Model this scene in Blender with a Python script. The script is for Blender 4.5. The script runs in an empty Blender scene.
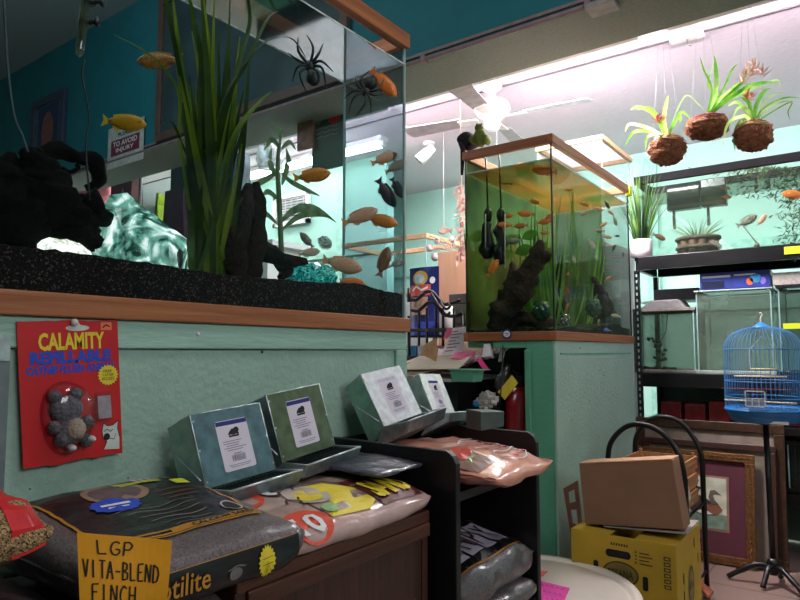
import bpy, math, random
from mathutils import Vector, Matrix, noise
S = bpy.context.scene
COL = S.collection
rnd = random.Random(7)
PI = math.pi
V = Vector
# ---------------------------------------------------------------- camera
FPX = 637.0
CAMZ = 1.1
PITCH = math.radians(4.67)
YAW = math.radians(36.3)
CAM = V((0, 0, CAMZ))
Fw = V((-math.sin(YAW)*math.cos(PITCH), math.cos(YAW)*math.cos(PITCH), math.sin(PITCH)))
Rt = V((math.cos(YAW), math.sin(YAW), 0))
Up = Rt.cross(Fw)
cd = bpy.data.cameras.new('camera')
cam = bpy.data.objects.new('camera', cd)
COL.objects.link(cam)
cam.location = CAM
cam.rotation_euler = (PI/2 + PITCH, 0, YAW)
cd.sensor_width = 36
cd.lens = FPX/800*36
cd.clip_start = 0.02
S.camera = cam

def ray(u, v): return Fw + Rt*((u-400)/FPX) - Up*((v-300)/FPX)
def AD(u, v, D): return CAM + ray(u, v)*D
def AX(u, v, x):
    r = ray(u, v); return CAM + r*(x/r.x)
def AY(u, v, y):
    r = ray(u, v); return CAM + r*(y/r.y)
def AZ(u, v, z):
    r = ray(u, v); return CAM + r*((z-CAMZ)/r.z)

# ---------------------------------------------------------------- materials
def lin(c):
    c = c/255.0
    return c/12.92 if c <= 0.04045 else ((c+0.055)/1.055)**2.4
def rgb(c): return (lin(c[0]), lin(c[1]), lin(c[2]), 1)
def newmat(name):
    m = bpy.data.materials.new(name); m.use_nodes = True
    nt = m.node_tree; nt.nodes.clear()
    out = nt.nodes.new('ShaderNodeOutputMaterial')
    return m, nt, out
def node(nt, typ, **kw):
    n = nt.nodes.new(typ)
    for k, v in kw.items():
        if k in n.inputs: n.inputs[k].default_value = v
        else: setattr(n, k, v)
    return n
def coords(nt, scale=(1, 1, 1)):
    tc = nt.nodes.new('ShaderNodeTexCoord'); mp = nt.nodes.new('ShaderNodeMapping')
    mp.inputs['Scale'].default_value = scale
    nt.links.new(tc.outputs['Object'], mp.inputs['Vector'])
    return mp.outputs['Vector']
def P(name, c, rough=.6, metal=0, var=.12, vs=20, c2=None, bump=0, bs=40, stretch=(1, 1, 1), emit=0, coat=0, spec=.5, alpha=None, detail=4):
    """principled with procedural colour variation"""
    m, nt, out = newmat(name)
    b = node(nt, 'ShaderNodeBsdfPrincipled')
    b.inputs['Roughness'].default_value = rough
    b.inputs['Metallic'].default_value = metal
    b.inputs['Specular IOR Level'].default_value = spec
    b.inputs['Coat Weight'].default_value = coat
    vec = coords(nt, stretch)
    nz = node(nt, 'ShaderNodeTexNoise'); nz.inputs['Scale'].default_value = vs; nz.inputs['Detail'].default_value = detail
    nt.links.new(vec, nz.inputs['Vector'])
    cr = nt.nodes.new('ShaderNodeValToRGB')
    a = rgb(c)
    if c2 is None:
        lo = tuple(x*(1-var*1.5) for x in a[:3])+(1,); hi = tuple(min(1, x*(1+var*1.5)) for x in a[:3])+(1,)
    else: lo, hi = a, rgb(c2)
    cr.color_ramp.elements[0].position = .3; cr.color_ramp.elements[1].position = .7
    cr.color_ramp.elements[0].color = lo; cr.color_ramp.elements[1].color = hi
    nt.links.new(nz.outputs['Fac'], cr.inputs['Fac'])
    nt.links.new(cr.outputs['Color'], b.inputs['Base Color'])
    if emit:
        nt.links.new(cr.outputs['Color'], b.inputs['Emission Color']); b.inputs['Emission Strength'].default_value = emit
    if bump:
        n2 = node(nt, 'ShaderNodeTexNoise'); n2.inputs['Scale'].default_value = bs; n2.inputs['Detail'].default_value = 3
        nt.links.new(vec, n2.inputs['Vector'])
        bp = node(nt, 'ShaderNodeBump'); bp.inputs['Strength'].default_value = bump; bp.inputs['Distance'].default_value = .01
        nt.links.new(n2.outputs['Fac'], bp.inputs['Height']); nt.links.new(bp.outputs['Normal'], b.inputs['Normal'])
    if alpha is not None: b.inputs['Alpha'].default_value = alpha
    nt.links.new(b.outputs['BSDF'], out.inputs['Surface'])
    return m
def GL(name, tint=(.9, .93, .93), refl=.06, rough=.02, film=None, filmfac=0, fs=6, lo=.35, hi=.65):
    """thin pane: transparent + glossy, optional film (diffuse/translucent dirt, algae or dimming)"""
    m, nt, out = newmat(name)
    tr = node(nt, 'ShaderNodeBsdfTransparent'); tr.inputs['Color'].default_value = (*tint, 1)
    gl = node(nt, 'ShaderNodeBsdfGlossy'); gl.inputs['Roughness'].default_value = rough
    mx = node(nt, 'ShaderNodeMixShader')
    lw = node(nt, 'ShaderNodeLayerWeight'); lw.inputs['Blend'].default_value = .15
    ma = node(nt, 'ShaderNodeMath', operation='MULTIPLY_ADD'); ma.inputs[1].default_value = .5; ma.inputs[2].default_value = refl
    nt.links.new(lw.outputs['Fresnel'], ma.inputs[0]); nt.links.new(ma.outputs[0], mx.inputs['Fac'])
    nt.links.new(tr.outputs[0], mx.inputs[1]); nt.links.new(gl.outputs[0], mx.inputs[2])
    last = mx
    if film:
        df = node(nt, 'ShaderNodeBsdfDiffuse'); tl = node(nt, 'ShaderNodeBsdfTranslucent')
        nz = node(nt, 'ShaderNodeTexNoise'); nz.inputs['Scale'].default_value = fs; nz.inputs['Detail'].default_value = 6
        nt.links.new(coords(nt), nz.inputs['Vector'])
        cr = nt.nodes.new('ShaderNodeValToRGB')
        cr.color_ramp.elements[0].position = lo; cr.color_ramp.elements[1].position = hi
        cr.color_ramp.elements[0].color = rgb(film[0]); cr.color_ramp.elements[1].color = rgb(film[1])
        nt.links.new(nz.outputs['Fac'], cr.inputs['Fac'])
        nt.links.new(cr.outputs['Color'], df.inputs['Color']); nt.links.new(cr.outputs['Color'], tl.inputs['Color'])
        a = node(nt, 'ShaderNodeMixShader'); a.inputs['Fac'].default_value = .6
        nt.links.new(df.outputs[0], a.inputs[1]); nt.links.new(tl.outputs[0], a.inputs[2])
        b = node(nt, 'ShaderNodeMixShader'); b.inputs['Fac'].default_value = filmfac
        nt.links.new(mx.outputs[0], b.inputs[1]); nt.links.new(a.outputs[0], b.inputs[2])
        last = b
    nt.links.new(last.outputs[0], out.inputs['Surface'])
    return m
def LEAF(name, c, c2, vs=8, stretch=(1, 1, 1), tl=.45, rough=.4):
    m, nt, out = newmat(name)
    b = node(nt, 'ShaderNodeBsdfPrincipled'); b.inputs['Roughness'].default_value = rough
    t = node(nt, 'ShaderNodeBsdfTranslucent')
    nz = node(nt, 'ShaderNodeTexNoise'); nz.inputs['Scale'].default_value = vs; nz.inputs['Detail'].default_value = 4
    nt.links.new(coords(nt, stretch), nz.inputs['Vector'])
    cr = nt.nodes.new('ShaderNodeValToRGB'); cr.color_ramp.elements[0].position = .35; cr.color_ramp.elements[1].position = .65
    cr.color_ramp.elements[0].color = rgb(c); cr.color_ramp.elements[1].color = rgb(c2)
    nt.links.new(nz.outputs['Fac'], cr.inputs['Fac'])
    nt.links.new(cr.outputs['Color'], b.inputs['Base Color']); nt.links.new(cr.outputs['Color'], t.inputs['Color'])
    mx = node(nt, 'ShaderNodeMixShader'); mx.inputs['Fac'].default_value = tl
    nt.links.new(b.outputs[0], mx.inputs[1]); nt.links.new(t.outputs[0], mx.inputs[2]); nt.links.new(mx.outputs[0], out.inputs['Surface'])
    return m
def WOOD(name, c, c2, axis='y', rough=.45, scale=1.0):
    st = {'x': (3, 60, 60), 'y': (60, 3, 60), 'z': (60, 60, 3)}[axis]
    return P(name, c, rough, 0, 0, 1.0*scale, c2, .25, 1.5, st, detail=5)
def EM(name, c, s):
    m, nt, out = newmat(name)
    e = node(nt, 'ShaderNodeEmission'); e.inputs['Color'].default_value = rgb(c); e.inputs['Strength'].default_value = s
    nt.links.new(e.outputs[0], out.inputs['Surface']); return m
def CHECKER_TILE(name, c, grout, size=.33):
    m, nt, out = newmat(name)
    b = node(nt, 'ShaderNodeBsdfPrincipled'); b.inputs['Roughness'].default_value = .35
    br = nt.nodes.new('ShaderNodeTexBrick'); br.offset = 0; br.inputs['Scale'].default_value = 1
    br.inputs['Brick Width'].default_value = size; br.inputs['Row Height'].default_value = size
    br.inputs['Mortar Size'].default_value = .004; br.inputs['Color1'].default_value = rgb(c)
    br.inputs['Color2'].default_value = rgb([x*.93 for x in c]); br.inputs['Mortar'].default_value = rgb(grout)
    nt.links.new(coords(nt), br.inputs['Vector'])
    nz = node(nt, 'ShaderNodeTexNoise'); nz.inputs['Scale'].default_value = 9
    mx = nt.nodes.new('ShaderNodeMixRGB'); mx.blend_type = 'MULTIPLY'; mx.inputs['Fac'].default_value = .5
    nt.links.new(br.outputs['Color'], mx.inputs[1]); nt.links.new(nz.outputs['Color'], mx.inputs[2])
    nt.links.new(mx.outputs[0], b.inputs['Base Color']); nt.links.new(b.outputs[0], out.inputs['Surface'])
    return m
def SPECK(name, c, c2, scale=150, rough=.6, thr=.75, c3=None):
    """granular: voronoi cells coloured at random"""
    m, nt, out = newmat(name)
    b = node(nt, 'ShaderNodeBsdfPrincipled'); b.inputs['Roughness'].default_value = rough; b.inputs['Specular IOR Level'].default_value = .2
    vo = nt.nodes.new('ShaderNodeTexVoronoi'); vo.inputs['Scale'].default_value = scale
    nt.links.new(coords(nt), vo.inputs['Vector'])
    sp = nt.nodes.new('ShaderNodeSeparateColor'); nt.links.new(vo.outputs['Color'], sp.inputs[0])
    cr = nt.nodes.new('ShaderNodeValToRGB'); cr.color_ramp.interpolation = 'CONSTANT'
    cr.color_ramp.elements[0].color = rgb(c); cr.color_ramp.elements[1].color = rgb(c2); cr.color_ramp.elements[1].position = thr
    if c3: e = cr.color_ramp.elements.new(thr*.6); e.color = rgb(c3)
    nt.links.new(sp.outputs[0], cr.inputs['Fac']); nt.links.new(cr.outputs['Color'], b.inputs['Base Color'])
    bp = node(nt, 'ShaderNodeBump'); bp.inputs['Strength'].default_value = .6; bp.inputs['Distance'].default_value = .004
    nt.links.new(vo.outputs['Distance'], bp.inputs['Height']); nt.links.new(bp.outputs['Normal'], b.inputs['Normal'])
    nt.links.new(b.outputs[0], out.inputs['Surface']); return m

# ---------------------------------------------------------------- objects
INFO = {}
def tag(o, label=None, cat=None, group=None, kind=None):
    if label: o['label'] = label
    if cat: o['category'] = cat
    if group: o['group'] = group
    if kind: o['kind'] = kind
def thing(name, label, cat, loc, group=None):
    o = bpy.data.objects.new(name, None); COL.objects.link(o); o.empty_display_size = .05
    o.location = loc; tag(o, label, cat, group); INFO[o] = V(loc)
    return o
class MB:
    def __init__(s): s.v = []; s.f = []; s.m = []; s.M = None; s.mi = 0; s.sm = []; s.smooth = False
    def add(s, vs, fs, m=None, smooth=None):
        n = len(s.v)
        if s.M is not None: vs = [s.M @ V(p) for p in vs]
        s.v += [V(p) for p in vs]; s.f += [[i+n for i in f] for f in fs]
        s.m += [s.mi if m is None else m]*len(fs); s.sm += [s.smooth if smooth is None else smooth]*len(fs)
        return s
    def box(s, x0, x1, y0, y1, z0, z1, m=None):
        return s.hexa([(x0, y0, z0), (x1, y0, z0), (x1, y1, z0), (x0, y1, z0), (x0, y0, z1), (x1, y0, z1), (x1, y1, z1), (x0, y1, z1)], m)
    def hexa(s, p, m=None):
        return s.add(p, [(3, 2, 1, 0), (4, 5, 6, 7), (0, 1, 5, 4), (1, 2, 6, 5), (2, 3, 7, 6), (3, 0, 4, 7)], m)
    def tube(s, pts, r, n=8, m=None, cap=True, flat=1.0, nz=0, seed=0):
        pts = [V(p) for p in pts]; rs = r if isinstance(r, (list, tuple)) else [r]*len(pts)
        t0 = (pts[1]-pts[0]).normalized(); ref = V((0, 0, 1)) if abs(t0.z) < .9 else V((1, 0, 0))
        a = t0.cross(ref).normalized(); vs = []
        for i, p in enumerate(pts):
            t = ((pts[i+1] if i+1 < len(pts) else p) - (pts[i-1] if i else p)).normalized()
            a = (a - t*a.dot(t)).normalized(); b = t.cross(a)
            for k in range(n):
                w = 2*PI*k/n; q = a*math.cos(w)+b*math.sin(w)*flat
                rr = rs[i]
                if nz: rr *= 1+nz*noise.noise(p*25+q*1.2+V((seed, 0, 0)))*2
                vs.append(p+q*rr)
        L = len(pts); fs = [(i*n+k, i*n+(k+1) % n, (i+1)*n+(k+1) % n, (i+1)*n+k) for i in range(L-1) for k in range(n)]
        if cap: fs += [tuple(range(n-1, -1, -1)), tuple(range((L-1)*n, L*n))]
        return s.add(vs, fs, m, True if n > 5 else None)
    def rod(s, a, b, r, n=8, m=None): return s.tube([a, b], r, n, m)
    def lathe(s, prof, c=(0, 0, 0), n=24, m=None, sx=1, sy=1, smooth=True):
        vs = [(c[0]+r*math.cos(2*PI*k/n)*sx, c[1]+r*math.sin(2*PI*k/n)*sy, c[2]+z) for r, z in prof for k in range(n)]
        L = len(prof); fs = [(i*n+k, i*n+(k+1) % n, (i+1)*n+(k+1) % n, (i+1)*n+k) for i in range(L-1) for k in range(n)]
        if prof[0][0] > 1e-5: fs.append(tuple(range(n-1, -1, -1)))
        if prof[-1][0] > 1e-5: fs.append(tuple(range((L-1)*n, L*n)))
        return s.add(vs, fs, m, smooth)
    def blob(s, c, r, n=14, m=None, nz=0, ns=6, seed=0, R=None, smooth=True):
        c = V(c); r = V(r) if not isinstance(r, (int, float)) else V((r, r, r)); vs = []
        for i in range(n+1):
            th = PI*i/n
            for k in range(n):
                ph = 2*PI*k/n; d = V((math.sin(th)*math.cos(ph), math.sin(th)*math.sin(ph), math.cos(th)))
                f = 1+nz*noise.noise(d*ns*.5+V((seed*3.1, seed, 0)))*2
                q = V((d.x*r.x, d.y*r.y, d.z*r.z))*f
                if R is not None: q = R @ q
                vs.append(c+q)
        fs = [(i*n+k, i*n+(k+1) % n, (i+1)*n+(k+1) % n, (i+1)*n+k) for i in range(n) for k in range(n)]
        return s.add(vs, fs, m, smooth)
    def strip(s, pts, ws, side=None, m=None, fold=.25):
        """leaf blade: centre line, half widths, v-folded"""
        pts = [V(p) for p in pts]; vs = []
        for i, p in enumerate(pts):
            t = ((pts[i+1] if i+1 < len(pts) else p) - (pts[i-1] if i else p)).normalized()
            sd = V(side) if side is not None and side != 'v' else t.cross(V((0, 0, 1)))
            sd = (sd - t*sd.dot(t))
            if side == 'v': sd = t.cross(Fw*.85+V((.3, .2, .4)))
            if sd.length < 1e-4: sd = V((1, 0, 0))
            sd.normalize(); nn = sd.cross(t)
            vs += [p-sd*ws[i]+nn*ws[i]*fold, p, p+sd*ws[i]+nn*ws[i]*fold]
        fs = []
        for i in range(len(pts)-1):
            a = i*3; fs += [(a, a+1, a+4, a+3), (a+1, a+2, a+5, a+4)]
        return s.add(vs, fs, m, True)
    def prism(s, poly, mp, th, m=None):
        """poly (a,b) mapped by mp(a,b,off) from off 0 to th"""
        n = len(poly); vs = [mp(a, b, 0) for a, b in poly]+[mp(a, b, th) for a, b in poly]
        return s.add(vs, [tuple(range(n-1, -1, -1)), tuple(range(n, 2*n))]+[(i, (i+1) % n, n+(i+1) % n, n+i) for i in range(n)], m)
    def rect(s, mp, a0, b0, a1, b1, off, m=None, n=1):
        vs = []; fs = []
        for j in range(n+1):
            for i in range(n+1): vs.append(mp(a0+(a1-a0)*i/n, b0+(b1-b0)*j/n, off))
        for j in range(n):
            for i in range(n): q = j*(n+1)+i; fs.append((q, q+1, q+n+2, q+n+1))
        return s.add(vs, fs, m)
    def ell(s, mp, a, b, ra, rb, off, m=None, n=24, star=0):
        k2 = n; vs = [mp(a, b, off)]
        for k in range(k2):
            q = 1 - (star if k % 2 else 0)
            vs.append(mp(a+ra*q*math.cos(2*PI*k/k2), b+rb*q*math.sin(2*PI*k/k2), off))
        return s.add(vs, [(0, 1+k, 1+(k+1) % k2) for k in range(k2)], m)
    def line(s, mp, pts, w, off, m=None):
        """painted stroke made of quads in map space (w in map units (a))"""
        for (a, b), (c, d) in zip(pts, pts[1:]):
            L = math.hypot(c-a, d-b) or 1; nx, ny = -(d-b)/L*w/2, (c-a)/L*w/2
            s.add([mp(a-nx, b-ny, off), mp(a+nx, b+ny, off), mp(c+nx, d+ny, off), mp(c-nx, d-ny, off)], [(0, 1, 2, 3)], m)
        return s
    def text(s, txt, mp, a0, b0, a1, b1, off, m=None, bold=.02, shear=0):
        cu = bpy.data.curves.new('t', 'FONT'); cu.body = txt; cu.size = 1; cu.offset = bold; cu.shear = shear; cu.resolution_u = 2
        o = bpy.data.objects.new('t', cu); COL.objects.link(o)
        dg = bpy.context.evaluated_depsgraph_get(); dg.update()
        me = bpy.data.meshes.new_from_object(o.evaluated_get(dg))
        vs = [v.co.copy() for v in me.vertices]; fs = [tuple(p.vertices) for p in me.polygons]
        bpy.data.objects.remove(o); bpy.data.curves.remove(cu); bpy.data.meshes.remove(me)
        if not vs: return s
        x0 = min(v.x for v in vs); x1 = max(v.x for v in vs); y0 = min(v.y for v in vs); y1 = max(v.y for v in vs)
        vs = [mp(a0+(a1-a0)*(v.x-x0)/(x1-x0), b0+(b1-b0)*(v.y-y0)/(y1-y0), off) for v in vs]
        return s.add(vs, fs, m)
    def build(s, name, mats, parent=None, label=None, cat=None, group=None, kind=None, bevel=0, sub=0, origin=None):
        if not isinstance(mats, (list, tuple)): mats = [mats]
        me = bpy.data.meshes.new(name)
        if parent is not None: org = INFO[parent]
        elif origin is not None: org = V(origin)
        else:
            org = V(((min(p.x for p in s.v)+max(p.x for p in s.v))/2, (min(p.y for p in s.v)+max(p.y for p in s.v))/2, min(p.z for p in s.v)))
        me.from_pydata([tuple(p-org) for p in s.v], [], s.f)
        for mm in mats: me.materials.append(mm)
        me.polygons.foreach_set('material_index', [min(i, len(mats)-1) for i in s.m])
        me.polygons.foreach_set('use_smooth', s.sm)
        me.validate(); me.update()
        o = bpy.data.objects.new(name, me); COL.objects.link(o)
        if parent is not None: o.parent = parent
        else: o.location = org
        INFO[o] = org
        tag(o, label, cat, group, kind)
        if bevel:
            b = o.modifiers.new('bevel', 'BEVEL'); b.width = bevel; b.segments = 2; b.limit_method = 'ANGLE'
        if sub:
            b = o.modifiers.new('sub', 'SUBSURF'); b.levels = sub; b.render_levels = sub
        return o
def quadmap(bl, br, tr, tl, flip=1):
    bl, br, tr, tl = map(V, (bl, br, tr, tl)); n = (br-bl).cross(tl-bl).normalized()*flip
    return lambda a, b, off=0: (bl*(1-a)+br*a)*(1-b)+(tl*(1-a)+tr*a)*b+n*off
def cat_pts(pts, n=6):
    """catmull rom through points"""
    pts = [V(p) for p in pts]; o = []
    for i in range(len(pts)-1):
        p0 = pts[max(i-1, 0)]; p1 = pts[i]; p2 = pts[i+1]; p3 = pts[min(i+2, len(pts)-1)]
        for k in range(n):
            t = k/n; o.append(.5*((2*p1)+(p2-p0)*t+(2*p0-5*p1+4*p2-p3)*t*t+(3*p1-p0-3*p2+p3)*t**3))
    o.append(pts[-1]); return o
def lerp_list(a, n):
    o = []
    for i in range(n):
        t = i/(n-1)*(len(a)-1); k = min(int(t), len(a)-2); o.append(a[k]+(a[k+1]-a[k])*(t-k))
    return o
def copy_tree(o, parent=None):
    c = o.copy(); COL.objects.link(c); INFO[c] = INFO[o]
    if parent is not None: c.parent = parent
    for ch in list(o.children): copy_tree(ch, c)
    return c

# ---------------------------------------------------------------- palette
MINT = P('mint_paint', (160, 190, 176), .62, var=.05, vs=5, bump=.35, bs=60)
MINTB = P('mint_paint_boards', (156, 190, 176), .55, var=.06, vs=3, bump=.3, bs=18, stretch=(1, 1, 6))
MINTD = P('green_paint', (96, 164, 134), .6, var=.06, vs=5, bump=.2, bs=60)
FARW = P('pale_mint_wall', (168, 212, 198), .8, var=.02, vs=3)
TEAL = P('teal_paint', (24, 112, 124), .7, var=.05, vs=6)
SOFF = P('grey_green_soffit', (122, 132, 124), .8, var=.08, vs=60, bump=.3, bs=90)
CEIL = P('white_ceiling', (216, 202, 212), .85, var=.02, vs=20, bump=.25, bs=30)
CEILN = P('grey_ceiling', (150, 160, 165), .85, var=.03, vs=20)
OAK = WOOD('oak_trim', (172, 106, 66), (140, 78, 44), 'y')
OAKX = WOOD('oak_trim_cross', (164, 98, 62), (134, 70, 42), 'x')
TAN = P('tan_wood', (190, 150, 110), .5)
PINE = WOOD('pine_slat', (190, 140, 95), (160, 108, 70), 'y')
DKW = WOOD('dark_walnut', (94, 52, 36), (62, 32, 24), 'y', .4)
DKWZ = WOOD('dark_walnut_front', (74, 42, 32), (48, 26, 20), 'z', .4)
BLK = P('black_laminate', (24, 22, 26), .4, var=.1)
BLKM = P('black_metal', (22, 20, 22), .35, .3, var=.1)
BLKP = P('black_plastic', (18, 18, 20), .4, var=.1)
WHT = P('white_paint', (225, 222, 220), .5, var=.03)
WPLAS = P('white_plastic', (215, 205, 200), .4, var=.05, vs=8)
PAPER = P('white_paper', (214, 204, 212), .8, var=.04)
CREAM = P('cream_paper', (190, 180, 160), .8, var=.06)
PINK = P('hot_pink_paper', (238, 60, 140), .7, var=.04)
PINK2 = P('pink_paper', (240, 120, 160), .7, var=.04)
YEL = P('amber_paper', (244, 164, 24), .7, var=.04)
YTAG = P('yellow_tag', (226, 196, 60), .6, var=.04)
NEON = P('neon_yellow_tag', (214, 222, 30), .6, var=.04)
RED = P('red_card', (200, 26, 34), .45, var=.06, vs=8)
INK = P('black_ink', (22, 20, 24), .7, var=.02)
NAVY = P('navy_print', (28, 36, 120), .6, var=.03)
BLUET = P('blue_print', (36, 70, 190), .6, var=.03)
YELT = P('yellow_print', (232, 206, 50), .6, var=.03)
REDT = P('red_print', (214, 50, 44), .6, var=.03)
WHTT = P('white_print', (225, 222, 226), .6, var=.02)
GOLD = P('gold_leaf', (118, 78, 42), .35, .5, var=.2, vs=60, bump=.5, bs=120)
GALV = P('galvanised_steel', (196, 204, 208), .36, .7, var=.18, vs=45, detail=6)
GALVD = P('galvanised_steel_darkened', (126, 138, 142), .42, .7, var=.18, vs=45, detail=6)
CARDB = P('kraft_cardboard', (136, 98, 74), .8, var=.05, vs=8)
YBOX = P('yellow_cardboard', (176, 140, 30), .7, var=.06, vs=6)
GLASS = GL('tank_glass', (.86, .91, .91), .012)
GLASSD = GL('tank_glass_side', (.42, .53, .58), .25, .06)
GLASSC = GL('clear_glass', (.93, .95, .95), .03)
EDGE = P('silicone_edge', (150, 176, 176), .3, var=.1)
EDGED = P('dark_silicone_edge', (20, 26, 24), .4)
GRAV = SPECK('dark_gravel', (9, 6, 7), (92, 74, 74), 380, .8, .9, (26, 15, 15))
DRIFT = P('driftwood', (10, 6, 5), .9, var=.4, vs=14, c2=(38, 22, 15), bump=.8, bs=60, spec=.15)
BLADE = LEAF('aquatic_blade', (62, 104, 22), (156, 168, 44), 6)
BLADE2 = LEAF('bright_blade', (70, 130, 30), (150, 190, 60), 5)
BLADEG = LEAF('tank_grass', (60, 120, 26), (120, 170, 40), 6)
DGREEN = LEAF('dark_leaf', (30, 52, 24), (70, 92, 44), 8)
# ================================================================ SETTING
def struct(name, mb, m): return mb.build(name, m, kind='structure')
HZ = 2.575; HY = 2.6; HY2 = 2.98; CZ = 2.9; NZ = 3.8; FY = 5.85; XL = -9.6; XR = 2.6; YB = -2.2
struct('floor', MB().box(XL, XR, YB, FY, -.1, 0), CHECKER_TILE('beige_floor_tile', (160, 142, 130), (84, 72, 66), .4))
struct('wall_far', MB().box(XL, XR, FY, FY+.1, 0, CZ), FARW)
mb = MB().box(XL-.1, XL, YB, FY+.1, 0, NZ); struct('wall_left', mb, P('left_wall_paint', (120, 170, 160), .8))
mb = MB().box(XR, XR+.1, YB, FY+.1, 0, NZ); struct('wall_right', mb, P('right_wall_paint', (120, 160, 150), .8))
mb = MB().box(XL, XR, YB-.1, YB, 0, NZ); struct('wall_back', mb, P('back_wall_paint', (110, 140, 140), .8))
mb = MB().box(XL, XR, HY2, FY, CZ, CZ+.1)
struct('ceiling_far', mb, CEIL)
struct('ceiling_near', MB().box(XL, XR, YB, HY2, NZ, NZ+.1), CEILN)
mb = MB().box(XL, XR, HY, HY2, HZ+.012, NZ, 0); mb.box(XL, XR, HY+.005, HY2, HZ, HZ+.012, 1)
struct('wall_header', mb, [TEAL, SOFF])
mb = MB(); mb.rod((XL, HY-.012, HZ+.004), (XR, HY-.012, HZ+.004), .012, 8); mb.box(XL, XR, HY-.014, HY, HZ+.03, HZ+.045)
for x in (-1.75, -.9, -3.2, .2): mb.box(x-.012, x+.012, HY-.03, HY+.01, HZ-.012, HZ+.02)
struct('trim_1', mb, P('pinkish_conduit_paint', (140, 120, 122), .6))
# panel seams of the far ceiling
mb = MB()
for y in (3.79,): mb.box(XL, XR, y-.008, y+.008, CZ-.006, CZ+.001)
struct('trim_2', mb, P('ceiling_seam', (90, 84, 88), .8))
mb = MB().box(XL, XR, FY-.02, FY, 0, .12); struct('baseboard_far', mb, WHT)
mb = MB()
for x in (-6.2, -4.9, -3.45, -2.35, -1.5, -.2, .95): mb.box(x-.05, x+.05, FY-.03, FY, .12, CZ-.06)
mb.box(XL, XR, FY-.035, FY, 1.95, 2.02); mb.box(XL, XR, FY-.035, FY, 1.45, 1.5)
struct('trim_3', mb, P('mint_batten', (150, 205, 188), .7))

# ================================================================ LAMPS
def lamp_tube(name, x0, x1, y, z, e, label, group=None, r=.016, facey=0):
    t = thing(name, label, 'ceiling light', ((x0+x1)/2, y, z), group)
    MB().box(x0-.04, x1+.04, y-.05, y+.05, z+.02, z+.06).build('housing', WHT, t)
    MB().rod((x0, y, z), (x1, y, z), r, 10).build('fluorescent_tube', e, t)
    for x in (x0-.02, x1+.02): MB().box(x-.02, x+.02, y-.02, y+.02, z-.025, z+.02).build('socket', WPLAS, t)
    return t
TUBE = EM('fluorescent_glow', (255, 234, 244), 225)
TUBE2 = EM('fluorescent_glow_far', (250, 252, 240), 26)
for i, (a, b) in enumerate([(-3.9, -2.5), (-2.3, -.9), (-.7, .7), (.9, 2.3)]):
    t = thing('cove_light', ['warm white cove tube behind the header, far left of the ceiling', 'warm white cove tube behind the header above the left fish tank', 'warm white cove tube behind the header above the hanging plants', 'warm white cove tube behind the header at the right'][i], 'cove light', ((a+b)/2, 3.2, 2.72))
    MB().box(a-.03, b+.03, 3.13, 3.235, 2.685, 2.705).build('housing', WHT, t)
    MB().rod((a, 3.2, 2.735), (b, 3.2, 2.735), .016, 10).build('fluorescent_tube', TUBE, t)
    for x in (a+.1, b-.1): MB().rod((x, 3.17, 2.7), (x, 3.0, 2.75), .006, 6).build('bracket', WHT, t)
    for x in (a-.015, b+.015): MB().box(x-.015, x+.015, 3.18, 3.22, 2.7, 2.755).build('socket', WPLAS, t)
a = AZ(236, 179, 2.86); b = AZ(378, 140.5, 2.86)
lamp_tube('ceiling_fluorescent', a.x, b.x, (a.y+b.y)/2, 2.84, TUBE2, 'long bright fluorescent tube seen behind the driftwood and yellow fish', r=.035)
# b.x+2.2, (a.y+b.y)/2+.7, 2.84, TUBE2, 'fluorescent tube on the far ceiling beyond the wood-rimmed tank')
# b.x-.9, (a.y+b.y)/2+.7, 2.84, TUBE2, 'fluorescent tube deepest on the far left of the ceiling', r=.03)

def area(name, loc, rot, size, power, col=(1, 1, 1), sy=None):
    l = bpy.data.lights.new(name, 'AREA'); l.energy = power; l.color = col; l.size = size
    if sy: l.shape = 'RECTANGLE'; l.size_y = sy
    o = bpy.data.objects.new(name, l); COL.objects.link(o); o.location = loc; o.rotation_euler = rot; return o
def pt(name, loc, power, col, r=.03):
    l = bpy.data.lights.new(name, 'POINT'); l.energy = power; l.color = col; l.shadow_soft_size = r
    o = bpy.data.objects.new(name, l); COL.objects.link(o); o.location = loc; return o
area('front_right_fill', (2.4, .35, 2.4), (0, math.radians(72), math.radians(-4)), 1.0, 33, (.95, .98, 1), 1.6)  # fill light added from the right, no real window there
area('near_ceiling_lamp', (.2, 1.2, 3.7), (0, 0, 0), .8, 22, (1, .93, .88))
area('far_fill', (-2.4, 4.9, 2.84), (0, 0, 0), .6, 60, (1, .98, 1))  # unseen fill added to brighten the far room
area('far_left_fill', (-6.0, 3.7, 2.84), (0, 0, 0), .8, 80, (1, 1, .96))  # unseen fill in place of a tube, brightens the far left
area('far_right_fill', (.6, 5.1, 2.84), (0, 0, 0), .6, 25, (1, .98, 1))  # unseen fill added for the right of the far room
area('near_left_fill', (-3.4, .6, 3.2), (math.radians(60), 0, 0), 1.0, 17, (.85, .97, 1))  # fill added to lift the teal header and near ceiling
area('large_tank_fill', (-1.17, .7, 2.2), (0, 0, 0), .12, 4.0, (1, .97, .85), 1.2)  # light added above the large tank, which has no hood
w = bpy.data.worlds.new('world'); S.world = w; w.use_nodes = True
w.node_tree.nodes['Background'].inputs['Color'].default_value = (.6, .75, .8, 1)
w.node_tree.nodes['Background'].inputs['Strength'].default_value = .1

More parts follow.
